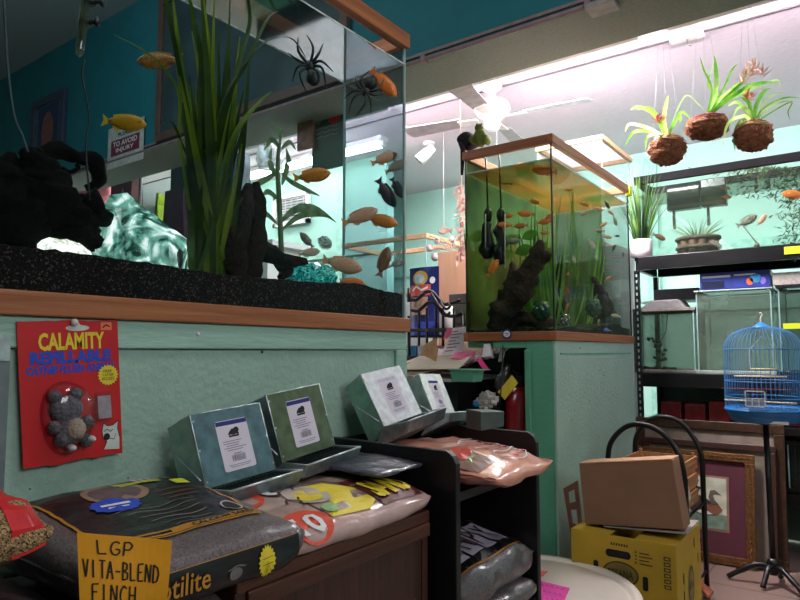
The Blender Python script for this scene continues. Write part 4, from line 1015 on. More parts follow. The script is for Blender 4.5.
# lower shelf bags
def decL(th, surf, sec):
    zz = max(sec(i/600).z for i in range(600)); ss = [i/600 for i in range(600) if sec(i/600).z > zz-.034]; s0, s1 = min(ss), max(ss)
    mpt = lambda a, b, o=0: surf(s0+(s1-s0)*b, a, .0015+o)
    t = MB(); t.rect(mpt, .04, .03, .92, .99, 0, 0, 14); t.build('printed_top', BFILM, th)
    t = MB()
    for p0, p1 in (((.04, .03), (.92, .03)), ((.92, .03), (.92, .9))):
        t.line(mpt, [(p0[0]+(p1[0]-p0[0])*k/12, p0[1]+(p1[1]-p0[1])*k/12) for k in range(13)], .014, .001, 0)
    for i, ch in enumerate('AHPY'):
        t.rect(mpt, .16+.17*i, .1, .3+.17*i, .42, .0025, 1, 4); t.text(ch, mpt, .19+.17*i, .14, .27+.17*i, .38, .004, 2, bold=0)
    t.build('printed_lettering', [GOLDL, P('lavender_block', (190, 178, 196), .4), P('plum_print', (70, 30, 40), .5)], th)
pathL1 = [(-.69, .57), (-.676, .59), (-.682, .615), (-.70, .642), (-.78, .664), (-.9, .672), (-.99, .655), (-1.0, .6), (-.9, .575), (-.78, .572)]
pathL2 = [(-.69, .502), (-.672, .52), (-.68, .55), (-.75, .568), (-.95, .568), (-1.0, .55), (-1.0, .51), (-.85, .5015)]
bag_sweep('gravel_bag', pathL1, BY0+.022, BY1-.022, [CLR], 'black topped bag with pale letter blocks, upper one on the bookcase lower shelf', zA, decL, seed=21, taper=6)
bag_sweep('gravel_bag', pathL2, BY0+.022, BY1-.022, [CLR], 'clear grey bag at the bottom of the pile on the bookcase lower shelf', zA, seed=25, taper=6)

# ================================================================ FEEDERS
DKZ = P('dark_zinc_grate', (44, 52, 54), .4, .6, var=.3, vs=60)
def feeder(tl, tr, br, bl, xt, xb, label, dep=.07, tray=.05, face=GALV, side=GALV, nav=True, group='galvanised feeders'):
    TL = AX(*tl, xt); BL = AX(*bl, xb); BR = AX(*br, xb); TR = AX(*tr, xt)
    ex = ((BR-BL)+(TR-TL)).normalized(); w = ((BR-BL).length+(TR-TL).length)/2
    ez = ((TL-BL)+(TR-BR)); h = ez.length/2; ez = (ez-ex*ez.dot(ex)).normalized(); n = ex.cross(ez)
    if n.dot(CAM-BL) < 0: n = -n
    c = (TL+TR+BL+BR)/4; O = c-ex*w/2-ez*h/2
    mp = lambda a, b, o=0: O+ex*(w*a)+ez*(h*b)+n*o
    loc = mp(.5, -.1, -dep/2)
    t = thing('metal_feeder', label, 'feeder', tuple(loc), group)
    def slab(nm, p, th=.0015, m=GALV, off=None):
        nn = (V(p[1])-V(p[0])).cross(V(p[3])-V(p[0])).normalized()*th
        b = MB(); b.hexa([p[0], p[1], p[2], p[3], V(p[0])+nn, V(p[1])+nn, V(p[2])+nn, V(p[3])+nn]); return b.build(nm, m, t, bevel=.0006)
    fpn = slab('front_panel', [mp(0, 0), mp(1, 0), mp(1, 1), mp(0, 1)], .0015, face)
    bk_ = lambda a, b: mp(a, b, -dep)
    slab('back_panel', [bk_(0, -.12), bk_(1, -.12), bk_(1, .93), bk_(0, .93)], .0015, side)
    slab('side_panel', [mp(.005, 0), mp(.005, 1, -.002), bk_(.005, .93), bk_(.005, -.12)], .0015, side)
    slab('side_panel', [mp(.995, 0), mp(.995, 1, -.002), bk_(.995, .93), bk_(.995, -.12)], .0015, side)
    # top rim
    b = MB(); b.tube([mp(-.01, 1.0, .0), mp(1.01, 1.0, .0)], .0016, 6); b.tube([mp(0, 1.0, 0), bk_(0, .94)], .0016, 6); b.tube([mp(0, 0, 0.001), mp(0, 1, .001)], .0012, 6); b.tube([mp(1, 0, .001), mp(1, 1, .001)], .0012, 6)
    b.build('folded_rim', GALV, t)
    # tray: bottom, front lip, sides
    d = tray
    d = tray+.02; f0, f1 = mp(-.01, -.12, d), mp(1.01, -.12, d); g0, g1 = mp(0, -.27, d*.75), mp(1, -.27, d*.75); h0, h1 = bk_(0, -.27), bk_(1, -.27)
    tfr = slab('tray_front', [g0, g1, f1, f0], .0015, GALVD)  # darker steel colour stands in for a dark reflection
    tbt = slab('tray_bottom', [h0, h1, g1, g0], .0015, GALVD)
    slab('tray_side', [g0, f0, mp(0, -.0, 0), h0], .0015, GALV); slab('tray_side', [g1, f1, mp(1, -.0, 0), h1], .0015, GALV)
    b = MB(); b.tube([mp(-.01, -.115, d), mp(1.01, -.115, d)], .0022, 6); b.tube([mp(0, 0, .001), mp(-.01, -.115, d)], .0014, 6); b.tube([mp(1, 0, .001), mp(1.01, -.115, d)], .0014, 6); b.build('tray_lip', GALV, tfr)
    b = MB()
    b.hexa([mp(.005, -.04, .001), mp(.995, -.04, .001), mp(.995, -.15, d-.006), mp(.005, -.15, d-.006), mp(.005, -.03, .001), mp(.995, -.03, .001), mp(.995, -.14, d-.006), mp(.005, -.14, d-.006)])
    for i in range(18): a = .03+.94*i/17; b.tube([mp(a, -.028, .003), mp(a, -.136, d-.007)], .0014, 5)
    b.build('tray_grate', DKZ, tbt)
    for (a, b_) in ((.02, .9), (.02, .5), (.03, .08), (.985, .5), (.985, .1)):
        MB().blob(mp(a, b_, .001), .0022, 8).build('rivet', GALV, t)
    b = MB(); b.rod(mp(-.004, .12, -dep*.1), bk_(-.004, .62), .0018, 6); b.build('wire_brace', GALV, t)
    # label
    lb = MB(); lm = lambda a, b, o=0: mp(.29+.45*a, .14+.70*b, .0018+o)
    rp = []
    for (cx, cy, s0) in ((.94, .96, 0), (.06, .96, 90), (.06, .04, 180), (.94, .04, 270)):
        for k in range(4): w0 = math.radians(s0+30*k); rp.append((cx+.06*math.cos(w0), cy+.04*math.sin(w0)))
    lb.add([lm(a, b_) for a, b_ in rp], [tuple(range(len(rp)))], 0)
    lb.rect(lm, .01, .9, .99, .985, .0003, 1)
    lb.ell(lm, .5, .74, .14, .05, .0004, 2); lb.ell(lm, .6, .78, .09, .06, .0004, 2); lb.line(lm, [(.34, .7), (.48, .8), (.66, .69)], .05, .0005, 2); lb.rect(lm, .34, .65, .66, .685, .0005, 2)
    for k, (x0, x1) in enumerate(((.12, .7), (.12, .62), (.2, .6), (.12, .82), (.2, .7))): lb.rect(lm, x0, .57-.045*k, x1, .583-.045*k, .0003, 3)
    lb.rect(lm, .38, .315, .62, .33, .0003, 3)
    r5 = random.Random(9); a = .3
    while a < .72: w0 = r5.uniform(.006, .022); lb.rect(lm, a, .17, a+w0, .3, .0003, 3); a += w0+r5.uniform(.008, .018)
    lb.rect(lm, .15, .1, .85, .112, .0003, 3); lb.rect(lm, .2, .065, .8, .075, .0003, 3)
    lb.build('label', [P('label_paper', (222, 210, 226), .5, var=.02), NAVY if nav else P('lilac_band', (200, 190, 210), .5), INK, P('grey_text', (120, 110, 124), .6)], fpn)
    return t
feeder((191, 416), (260, 402), (274, 471), (204, 489), -.965, -.925, 'nearest galvanised feeder with a navy topped label, behind the black bag', group=None, face=P('zinc_blue_reflection', (92, 122, 130), .4, .35, var=.2, vs=45, detail=6), side=P('zinc_mint_reflection', (150, 184, 172), .4, .4, var=.15, vs=40))  # blue-grey and mint reflections put into the metal colours
feeder((270, 394.5), (322, 384), (331, 446), (278, 464), -.97, -.935, 'second galvanised feeder with a painted-in olive sheen, just right of the nearest one', group=None, face=P('zinc_olive_reflection', (92, 106, 78), .4, .35, var=.2, vs=45, detail=6), side=GALVD)  # olive reflection put into the face colour
feeder((362, 375), (400, 365), (421, 414), (382, 427), -.99, -.93, 'bright galvanised feeder on the bookcase beside the mint stand corner', group=None, dep=.06, tray=.055, nav=False, face=P('zinc_bright_reflection', (222, 224, 228), .4, .3, var=.12, vs=60, detail=6), side=P('zinc_pale_mint_reflection', (150, 190, 172), .4, .4, var=.15, vs=40))  # bright face and mint side colours stand in for reflections
feeder((414, 372), (437, 378), (457, 410), (438, 417), -.98, -.93, 'farthest galvanised feeder turned away, with a rainbow sheen label', group=None, dep=.06, tray=.03, face=P('zinc_silvery_reflection', (206, 210, 208), .4, .3, var=.12, vs=60, detail=6))  # bright reflection put into the face colour
mb = MB(); a = AD(447, 430, 1.52)
q = [AD(466, 428, 1.6), AD(489, 424, 1.66), AD(489, 409, 1.66), AD(466, 409, 1.6)]
m4 = quadmap(*q); mb.hexa([m4(0, 0, 0), m4(1, 0, 0), m4(1, 0, .05), m4(0, 0, .05), m4(0, 1, 0), m4(1, 1, 0), m4(1, 1, .05), m4(0, 1, .05)]); mb.build('galvanised_tray', P('dull_zinc_tray', (92, 102, 96), .5, .5), label='small dull galvanised tray beside the farthest feeder', cat='tray', bevel=.002)
# ================================================================ TANK 2 AND ITS STAND
X2 = -1.05; W2 = .43; Y20 = 2.52; Y21 = 3.6
ALG = ((44, 40, 20), (90, 116, 48))
GREENF = GL('algae_coated_glass', (.45, .6, .35), .02, .1, ALG, .88, 3.2, .35, .66)
t2 = aquarium('tall_aquarium', 'tall murky green fish tank with wood trim on the mint column', X2-W2, X2, Y20, Y21, 1.148, 2.03, .04, .04, OAK, OAKX,
    dict(front=GL('tank2_front_glass', (.86, .91, .87), .03, .02, ((110, 130, 100), (160, 170, 150)), .08, 4), back=GREENF, near=GL('tank2_side_glass', (.82, .9, .8), .02)), EDGED, (X2-W2/2, 3.06, 1.148))
xs = AY(603, 250, Y21).x
b = MB(); b.box(X2-W2+.006, xs, Y21-.007, Y21-.005, 1.19, 1.99); b.build('side_pane', GL('light_algae_glass', (.6, .7, .6), .02, .1, ((84, 100, 70), (150, 160, 130)), .7, 4), t2)
b = MB(); b.box(xs, X2-.006, Y21-.007, Y21-.005, 1.19, 1.99); b.build('side_pane', GL('hazy_glass', (.8, .86, .86), .05, .05, ((170, 190, 200), (220, 220, 230)), .25, 8), t2)
MB().box(X2-W2+.01, X2-.01, Y20+.01, Y21-.01, 1.925, 1.927).build('water_surface', GL('green_water_surface', (.5, .58, .42), .2, .05, ((70, 90, 40), (150, 90, 40)), .25, 7), t2)
b = MB(); b.box(X2-.0048, X2-.0038, Y20+.01, Y21-.01, 1.924, 1.928); b.box(X2-W2+.01, X2-.01, Y20+.004, Y20+.005, 1.924, 1.928); b.build('waterline', EDGE, t2)
gravel(X2-W2+.012, X2-.012, Y20+.012, Y21-.012, 1.162, lambda x, y: 1.205+.02*noise.noise(V((x*6, y*6, 0)))+.05*max(0, 1-abs((y-3.3)/.35)), .006, 'dark gravel bed in the tall green tank', m=SPECK('tank2_gravel', (16, 18, 14), (70, 76, 50), 200, .6, .85), nx=24, ny=60)
# driftwood pieces
DRIFT2 = P('brown_driftwood', (22, 13, 11), .75, var=.4, vs=12, c2=(70, 42, 30), bump=.8, bs=50)
b = MB()
def limb2(b, pts, rs, y=None, x=None, n=12, nz=.3, seed=0):
    q = cat_pts([AY(u, v, y) if y else AX(u, v, x) for u, v in pts], 6); b.tube(q, lerp_list(rs, len(q)), n, nz=nz, seed=seed)
limb2(b, [(498, 331), (505, 310), (520, 290), (532, 268), (538, 252), (541, 240)], [.05, .07, .06, .045, .035, .012], y=2.68, seed=1)
limb2(b, [(512, 300), (513, 280), (512, 262)], [.05, .035, .008], y=2.68, seed=2)
limb2(b, [(500, 332), (515, 322), (535, 318), (550, 330)], [.04, .04, .03, .04], y=2.7, seed=3)
limb2(b, [(538, 262), (546, 256), (550, 252)], [.03, .025, .012], y=2.7, seed=4)
b.build('driftwood', DRIFT2, label='thick dark driftwood leaning in the left half of the tall green tank', cat='driftwood')
b = MB()
limb2(b, [(592, 276), (596, 290), (602, 305), (612, 322), (622, 334)], [.012, .035, .045, .05, .04], x=-1.2, seed=6)
limb2(b, [(604, 300), (598, 288), (594, 280)], [.02, .015, .008], x=-1.18, seed=7)
b.build('driftwood', DRIFT2, label='pointed driftwood stump near the right end of the tall green tank', cat='driftwood')
b = MB(); limb2(b, [(558, 292), (559, 275), (562, 256)], [.03, .02, .012], x=-1.25, seed=8); limb2(b, [(556, 335), (557, 315), (558, 292)], [.05, .035, .03], x=-1.25, seed=9)
b.build('driftwood', DRIFT, label='short dark wood stump just right of the tank centre seal', cat='driftwood')
# plants
def clump2(u0, u1, vtop, y, n, label, seed, x=None, w=.0055, m=None, lean=6):
    rr = random.Random(seed); f = (lambda u, v: AY(u, v, y)) if x is None else (lambda u, v: AX(u, v, x))
    t = thing('tank_grass', label, 'aquatic plant', tuple(f((u0+u1)/2, 332)))
    b = MB()
    for i in range(n):
        u = rr.uniform(u0, u1); blade(b, f(u, 331), f(u+rr.uniform(-lean, lean)*2, rr.uniform(vtop, 290)), Rt*rr.uniform(-.03, .03), w*rr.uniform(.7, 1.2), 0)
    b.build('blades', m or BLADEG, t); return t
clump2(466, 486, 205, 2.9, 16, 'green grass clump at the left edge of the tall tank', 1)
clump2(520, 552, 190, 2.95, 22, 'tall bright grass left of the centre seal of the tall tank', 2)
clump2(538, 556, 200, 2.82, 8, 'few wide grass blades crossing just left of the centre seal', 5, w=.009)
clump2(568, 592, 180, None, 26, 'olive grass clump right of the centre seal in the tall tank', 3, x=-1.2, lean=9)
clump2(482, 530, 235, 3.3, 20, 'dim green grass deep in the tall tank', 4)
t = thing('broad_leaf_plant', 'bright green broad leaves behind the black filters in the tall tank', 'aquatic plant', tuple(AY(480, 332, 3.1)))
b = MB()
for (u, v, r) in ((478, 236, 9), (482, 250, 8), (476, 262, 8), (484, 270, 7), (512, 240, 9), (524, 250, 9), (508, 255, 8), (530, 235, 8), (476, 285, 7), (540, 285, 8), (534, 300, 8), (527, 318, 9)):
    c = AY(u, v, 3.05); k = (c-CAM).dot(Fw)/FPX
    q = [c-Rt*r*k+V((0, 0, -r*k*.4)), c, c+Rt*r*k+V((0, 0, r*k*.3))]; b.strip(cat_pts(q, 4), lerp_list([.002, r*k*.6, r*k*.65, .002], 9), V((0, 0, 1)))
b.build('leaves', LEAF('bright_green_leaf', (60, 130, 20), (110, 170, 40), 8), t)
b = MB(); b.tube([AY(478, 332, 3.06), AY(480, 262, 3.06), AY(478, 232, 3.06)], .003, 6); b.tube([AY(525, 332, 3.06), AY(528, 262, 3.06), AY(520, 235, 3.06)], .003, 6); b.build('stems', BLADEG, t)
t = thing('red_stem_plant', 'reddish feathery plant behind the olive grass in the tall tank', 'aquatic plant', tuple(AX(575, 332, -1.35)))
b = MB(); rr = random.Random(6)
for i in range(60):
    p = AX(rr.uniform(562, 604), rr.uniform(255, 312), rr.uniform(-1.3, -1.38)); d = V((rr.uniform(-1, 1), rr.uniform(-1, 1), rr.uniform(-.3, 1))).normalized()*.03; b.strip([p-d, p, p+d], [.001, .007, .001], Rt)
b.build('leaves', LEAF('red_leaf', (150, 60, 40), (196, 110, 70), 10), t)
b = MB()
for u in (568, 578, 590, 598): b.tube([AX(u, 335, -1.34), AX(u+1, 262, -1.34)], .0025, 6)
b.build('stems', P('red_stem', (120, 60, 40), .6), t)
# filters / air tubes
for i, (u, v0, v1, lab) in enumerate(((488, 165, 262, 'left black sponge filter hanging on its tube in the tall tank'), (501, 160, 268, 'right black sponge filter with a white strip in the tall tank'))):
    t = thing('sponge_filter', lab, 'filter', tuple(AY(u, v1, 2.62)))
    b = MB(); b.tube([AY(u-3+i*1, 150, 2.62), AY(u-1, 180, 2.62), AY(u, 212, 2.62)], .004, 8); b.build('air_tube', BLKP, t)
    b = MB(); a0 = AY(u, 210, 2.62); b.tube([AY(u, v, 2.62) for v in (208, 212, 216, 222)], [.008, .02, .022, .014], 10); b.build('filter_cap', BLKP, t)
    b = MB(); b.tube(cat_pts([AY(u+d, v, 2.62) for d, v in ((0, 222), (-2, 232), (1, 242), (-1, 250), (0, v1-4))], 4), lerp_list([.016, .024, .028, .032, .02], 17), 12, nz=.25, seed=i); b.build('sponge', BLKP, t)
    b = MB(); a0 = AY(u-2.5 if i == 0 else u+4, 214, 2.59); b.rod(a0, AY(u-2.5 if i == 0 else u+4, 250+i*18, 2.59), .003, 6); b.build('thermometer_strip', WPLAS, t)
# glass bowls, blue ornament
for (u, v, r, lab) in ((565, 321, 6.5, 'clear glass ball on the gravel right of the centre seal'), (593, 308, 8, 'green glass dome beside the pointed stump'), (541, 311, 9, 'green glass lump left of the centre seal')):
    c = AX(u, v, -1.1) if u > 556 else AY(u, v, 2.6); k = (c-CAM).dot(Fw)/FPX
    MB().blob(c, (r*k, r*k, r*k*1.1), 20, nz=0 if u == 565 else .12).build('glass_ball', GL('ball_glass', (.8, .84, .84), .2) if u == 565 else P('green_glass', (14, 70, 50), .1, coat=1, var=.5, vs=40), label=lab, cat='glass ornament')
b = MB(); c = AX(600, 331, -1.08); vs = [c+Rt*.06, c-Rt*.05, c+V((0, .05, 0)), c+V((0, 0, .03)), c-V((0, .03, 0))]; b.add(vs, [(0, 4, 3), (4, 1, 3), (1, 2, 3), (2, 0, 3), (0, 2, 1, 4)]); b.build('blue_ornament', P('blue_plastic_star', (50, 90, 150), .4), label='blue pointed ornament at the bottom front of the tall tank', cat='tank ornament')
c = AX(599, 322, -1.09); MB().tube(cat_pts([c+V((0, 0, -.025)), c+V((0, -.012, 0)), c+V((0, 0, .012)), c+V((0, .012, 0))], 5), .003, 6).build('white_hook', WPLAS, label='small white plastic hook above the blue ornament', cat='hook')
for a in ((507, 216, ('y', 2.66), 13, 8, 'R', 'orange', 'small orange fish right of the filters, higher one'), (505, 225, ('y', 2.6), 15, 5, 'L', 'orange', 'orange fish just under the small high one beside the filter'), (521, 226, ('y', 2.62), 14, -5, 'L', 'amber', 'amber fish in the middle of the green water left half'),
    (526, 214, ('y', 2.6), 17, 5, 'L', 'orange', 'orange fish midway up, above the amber one'), (534, 202, ('y', 2.7), 12, -12, 'R', 'amber', 'amber fish near the tall bright grass, highest of its group'), (544, 222, ('y', 2.58), 16, 12, 'R', 'orange', 'orange fish touching the grass left of the centre seal'),
    (549, 217, ('y', 2.56), 12, 30, 'R', 'orange', 'small orange fish tight against the centre seal'), (515, 241, ('y', 2.6), 16, -5, 'L', 'silver', 'silver fish with dark fins left of the driftwood top'), (493, 268, ('y', 2.56), 20, 58, 'R', 'orange', 'bright orange fish standing upright under the filters'),
    (545, 233, ('y', 2.8), 10, 0, 'L', 'amber', 'little amber fish behind the grass blades'), (527, 169, ('y', 2.75), 30, 4, 'L', 'orange', 'orange fish standing in for a waterline reflection, left one'), (545, 171, ('y', 2.66), 26, 6, 'L', 'orange', 'orange fish standing in for a waterline reflection, nearer the centre seal'), (508, 180, ('y', 2.8), 26, 5, 'L', 'brown', 'brownish orange fish standing in for a waterline reflection, left of the others'),  # the three waterline fish are added in place of surface reflections
    (569, 190, ('x', -1.1), 8, 10, 'R', 'orange', 'lone orange fish high in the right half of the tall tank'), (584, 204, ('x', -1.12), 11, -20, 'R', 'amber', 'amber fish over the olive grass, upper one'), (584, 214, ('x', -1.12), 9, -8, 'L', 'salmon', 'salmon fish over the olive grass, lower one'),
    (598, 209, ('x', -1.1), 11, -20, 'R', 'salmon', 'plump salmon fish at the left of the bright right side'), (607, 205, ('x', -1.1), 9, -60, 'R', 'dark', 'dark fish diving beside the plump salmon fish'), (611, 213, ('x', -1.1), 8, 40, 'L', 'salmon', 'salmon fish right of the diving dark fish'),
    (615, 221, ('x', -1.1), 10, -75, 'R', 'silver', 'thin silver fish upright in the bright water'), (603, 225, ('x', -1.1), 10, 35, 'R', 'salmon', 'salmon fish tilted up in the middle of the shoal'), (600, 231, ('x', -1.14), 10, 0, 'L', 'brown', 'brown fish directly under the tilted salmon fish'),
    (607, 237, ('x', -1.1), 10, -15, 'R', 'salmon', 'salmon fish at the lower middle of the shoal'), (617, 236, ('x', -1.1), 6, 0, 'R', 'dark', 'small dark round fish right of the lower salmon fish'), (592, 244, ('x', -1.1), 12, -60, 'R', 'pale', 'pale fish nose down left of the shoal'),
    (614, 248, ('x', -1.1), 8, 65, 'R', 'dark', 'dark fish rising under the shoal'), (623, 255, ('x', -1.1), 6, 80, 'R', 'dark', 'tiny dark fish nearest the right edge'), (608, 279, ('x', -1.1), 9, 35, 'R', 'salmon', 'salmon fish just over the pointed stump'), (574, 260, ('x', -1.15), 9, -80, 'R', 'pale', 'tiny pale fish in front of the red plant'), (616, 316, ('x', -1.1), 10, 10, 'L', 'pale', 'pale fish low at the right bottom corner')):
    fish(*a, group='fish in the tall green tank')
area('green_tank_fill', (X2-W2/2, 3.06, 2.12), (0, 0, 0), .3, 3.5, (1, 1, .86), .95)  # light added over the tall tank, no fixture there
# round blue badge on base trim
bd = thing('round_sticker', 'round navy sticker on the wood trim of the tall tank', 'sticker', tuple(AY(507, 339, Y20-.011)))
c = AY(507, 334, Y20-.010); mpc = lambda a, b, o=0: V((c.x+a, c.y-o, c.z+b))
m_ = MB(); m_.prism([(.021*math.cos(2*PI*k/24), .021*math.sin(2*PI*k/24)) for k in range(24)], mpc, .002); m_.build('disc', NAVY, bd)
m_ = MB(); m_.ell(mpc, 0, 0, .016, .014, .0025); m_.build('white_centre', WHTT, bd)
m_ = MB(); m_.line(mpc, [(-.01, .002), (-.004, .005), (.002, .001), (.01, .004)], .003, .003); m_.line(mpc, [(-.009, -.005), (.009, -.004)], .002, .003); m_.build('lettering', NAVY, bd)
# plush frog and dark cloth on top
t = thing('frog_figure', 'green frog figure perched on the left rim of the tall tank', 'figure', tuple(AY(480, 147, 2.56)))
FG = P('mottled_green', (96, 110, 40), .8, var=.3, vs=30, bump=.5)
def fbx(u, v, ru, rv, nm, m=FG, y=2.56, d=.03):
    c = AY(u, v, y); k = (c-CAM).dot(Fw)/FPX; MB().blob(c, (ru*k, d, rv*k), 14, nz=.08).build(nm, m, t)
fbx(480, 138, 7, 9, 'body'); fbx(479, 128, 4.5, 4, 'head', d=.02); fbx(477, 124.3, 1, 1, 'eye', EYE, 2.54, .005); fbx(481.5, 124.3, 1, 1, 'eye', EYE, 2.54, .005); fbx(473, 140, 3.4, 4, 'leg'); fbx(487, 140, 3.2, 5, 'leg')
b = MB(); b.tube(cat_pts([AY(u, v, 2.6) for u, v in ((459, 141), (466, 139), (472, 144), (474, 146))], 4), lerp_list([.02, .035, .04, .03], 13), 10, nz=.2); b.tube([AY(460, 142, 2.6), AY(463, 150, 2.53), AY(462, 175, 2.53)], [.012, .012, .006], 8)
b.build('dark_cloth', P('plum_black_cloth', (30, 16, 26), .9), label='plum black cloth draped over the tank corner beside the frog', cat='cloth')
MB().box(X2-.01, X2+.014, Y21-.02, Y21+.02, 1.975, 2.028).build('yellow_tag', NEON, label='neon yellow tag at the far corner of the tall tank rim', cat='tag')

s2 = thing('aquarium_column', 'mint painted column stand under the tall green tank', 'aquarium stand', (X2-W2/2, 3.06, 0))
xp = AY(527, 400, Y20).x
MB().box(X2-.012, X2, Y20+.001, Y21, 0, 1.147).build('side_panel', MINT, s2, bevel=.002)
MB().box(xp, X2-.013, Y20, Y20+.02, 0, 1.147).build('corner_post', MINTD, s2, bevel=.002)
MB().box(xp-.004, xp+.02, Y20-.012, Y20-.001, 0, 1.11).build('edge_moulding', MINTD, s2, bevel=.003)
xl = AY(493, 343, Y20).x
MB().box(xl, xp-.001, Y20+.002, Y20+.02, 1.118, 1.147).build('front_rail', MINTD, s2, bevel=.002)
MB().box(X2-W2, X2-.014, Y20+.022, Y21, 1.12, 1.146).build('top_board', MINTD, s2)
MB().box(X2-W2, X2-W2+.02, Y21-.3, Y21, 0, 1.118).build('rear_post', MINTD, s2)
MB().box(X2-W2, X2-.014, Y21-.02, Y21-.001, 0, 1.118).build('end_panel', MINTD, s2)
MB().box(X2-.001, X2+.003, Y20+.05, Y21-.05, 1.09, 1.096).build('groove_strip', MINTD, s2)
b = MB(); b.box(X2, X2+.012, Y20+.0, Y21, 0, .09); b.build('kick_board', WHT, s2, bevel=.003)
for (u, v) in ((600, 370), (604, 375), (580, 348), (572, 420), (590, 400)):
    MB().blob(AX(u, v, X2+.0005), (.001, .004, .003), 8).build('paint_chip', BLKP, s2)

# counter with papers
CTX0, CTX1, CYF, CYB = -2.9, -1.40, 2.42, 3.08
ct = thing('paper_counter', 'black fronted counter heaped with papers between the two tanks', 'counter', ((CTX0+CTX1)/2, 2.8, 0))
MB().box(CTX0, -1.5, CYF, CYB, .968, .98).build('worktop', P('white_counter_edge', (206, 200, 204), .5), ct)
MB().box(-1.88, -1.5, 3.12, 3.45, 0, 1.14).build('dark_filler_block', P('dark_green_filler', (30, 52, 44), .6), label='dark green filler block behind the counter, partly under the tall tank', cat='cabinet', bevel=.003)  # block added so the space under the tank reads dark
MB().box(CTX0, -1.5, CYF+.06, CYB-.05, .61, .967).box(CTX0, -1.5, CYF+.15, CYB-.05, 0, .61).build('cabinet_front', BLKP, ct)
MB().box(CTX0, -1.34, CYF-.03, CYF+.145, .0, .76).build('green_ledge', MINTD, ct)
rr = random.Random(11)
PM = [PAPER, CREAM, P('buff_paper', (170, 140, 116), .8), P('grey_paper', (150, 146, 150), .8), P('lilac_paper', (170, 150, 170), .8)]
for i in range(34):
    u = 418+i*2.0+rr.uniform(-3, 3); y = rr.uniform(2.47, 3.0); z = .984+i*.003; c = AZ(u, 352+((1.1-z)*FPX/3.0), z)
    c = V((max(min(c.x, -1.45), -2.6), y, z)); w = rr.uniform(.1, .16); h = rr.uniform(.07, .11); a = rr.uniform(-.7, .7)
    c.x = AY(u, 370, y).x
    if c.x > -1.6 and y > 2.4: y = 2.46; c.y = y; c.x = AY(u, 370, y).x; h = .045
    if c.x > -1.5: continue
    ca, sa = math.cos(a)*w, math.sin(a)*w; cb_, sb = math.cos(a)*h, math.sin(a)*h
    b = MB(); P4 = [(-ca+sb, -sa-cb_), (ca+sb, sa-cb_), (ca-sb, sa+cb_), (-ca-sb, -sa+cb_)]
    if h < .05: P4 = [(x*.8, max(-.04, min(.04, y_))) for x, y_ in P4]
    tl_ = rr.uniform(0, .01)
    b.hexa([(c.x+x, c.y+y_, z+.035+.4*y_) for x, y_ in P4]+[(c.x+x, c.y+y_, z+.0375+.4*y_) for x, y_ in P4])
    b.build('paper_sheet', PM[i % 5], label='loose paper sheet in the heap on the counter', cat='paper', group='papers heaped on the counter')
def sheet(nm, px, m, label, cat, D, lines=0, lm=INK, th=.003, group=None):
    """sheet or card whose corners lie at given pixels and depths, thin slab"""
    q = [AD(u, v, d) for (u, v), d in zip(px, D)]
    mp = quadmap(*q); s = 1 if (mp(0, 0, 1)-mp(0, 0, 0)).dot(CAM-q[0]) > 0 else -1
    b = MB(); b.hexa([mp(0, 0, -th*s), mp(1, 0, -th*s), mp(1, 0, 0), mp(0, 0, 0), mp(0, 1, -th*s), mp(1, 1, -th*s), mp(1, 1, 0), mp(0, 1, 0)], 0)
    for k in range(lines):
        b.line(mp, [(.12, .85-.7*k/max(1, lines-1)), (.45+.4*((k*37) % 10)/10, .85-.7*k/max(1, lines-1))], .03, .001*s, 1)
    return b.build(nm, [m, lm], label=label, cat=cat, group=group)
sheet('receipt', [(441, 356), (461, 354), (469, 326), (452, 328)], PAPER, 'long white receipt standing up behind the paper heap', 'receipt', [3.0, 3.0, 3.15, 3.15], 7)
sheet('pink_slip', [(443, 339), (450, 338), (453, 328), (447, 328)], PINK2, 'small pink slip at the left of the receipt', 'note', [3.1]*4, 0)
sheet('pink_note', [(451, 358), (474, 359.5), (476, 351), (455, 352)], PINK2, 'pink note with writing on the paper heap', 'note', [2.93, 2.91, 2.97, 2.99], 3, P('crimson_ink', (170, 20, 70), .6))
sheet('pink_note', [(484, 371), (489, 369), (481, 358), (476, 359)], PINK, 'crimson pink tag hanging over the counter edge', 'note', [2.76]*4)
sheet('grey_card', [(498, 362), (503, 361), (507, 346), (501, 346)], P('grey_card_paper', (150, 146, 140), .7), 'grey card hanging in the opening under the tall tank', 'card', [2.83]*4)
sheet('crumpled_tissue', [(482, 357), (491, 356), (490, 343), (484, 344)], PAPER, 'crumpled white tissue at the left end of the green rail', 'tissue', [2.82, 2.80, 2.84, 2.84], th=.03)
b = MB(); rr = random.Random(5)
q = [AD(419, 362, 3.15), AD(435, 365, 3.0), AD(438, 350, 3.0), AD(436, 338, 3.02), AD(424, 345, 3.15)]
n = V((math.sin(YAW), -math.cos(YAW), 0)); b.add([p+n*.03 for p in q]+[p-n*.05 for p in q], [(0, 1, 2, 3, 4), (9, 8, 7, 6, 5)]+[(i, 5+i, 5+(i+1) % 5, (i+1) % 5) for i in range(5)])
b.build('paper_bag', P('brown_paper', (200, 150, 104), .8, var=.12, bump=.5, bs=15), label='crumpled brown paper bag at the left of the paper heap', cat='bag')
b = MB(); a = AY(417, 362, 2.75); b.box(a.x-.05, a.x+.03, a.y-.03, a.y+.04, .981, .981+.1); b.build('dark_cup', P('dark_brown_cup', (60, 44, 38), .5), label='dark brown container behind the paper bag', cat='container')
gb = thing('green_bin', 'small green plastic bin hanging on the counter front', 'bin', tuple(AY(473, 381, CYF-.05)))
a = AY(460, 381, CYF-.032); b2 = AY(484, 370, CYF-.032)
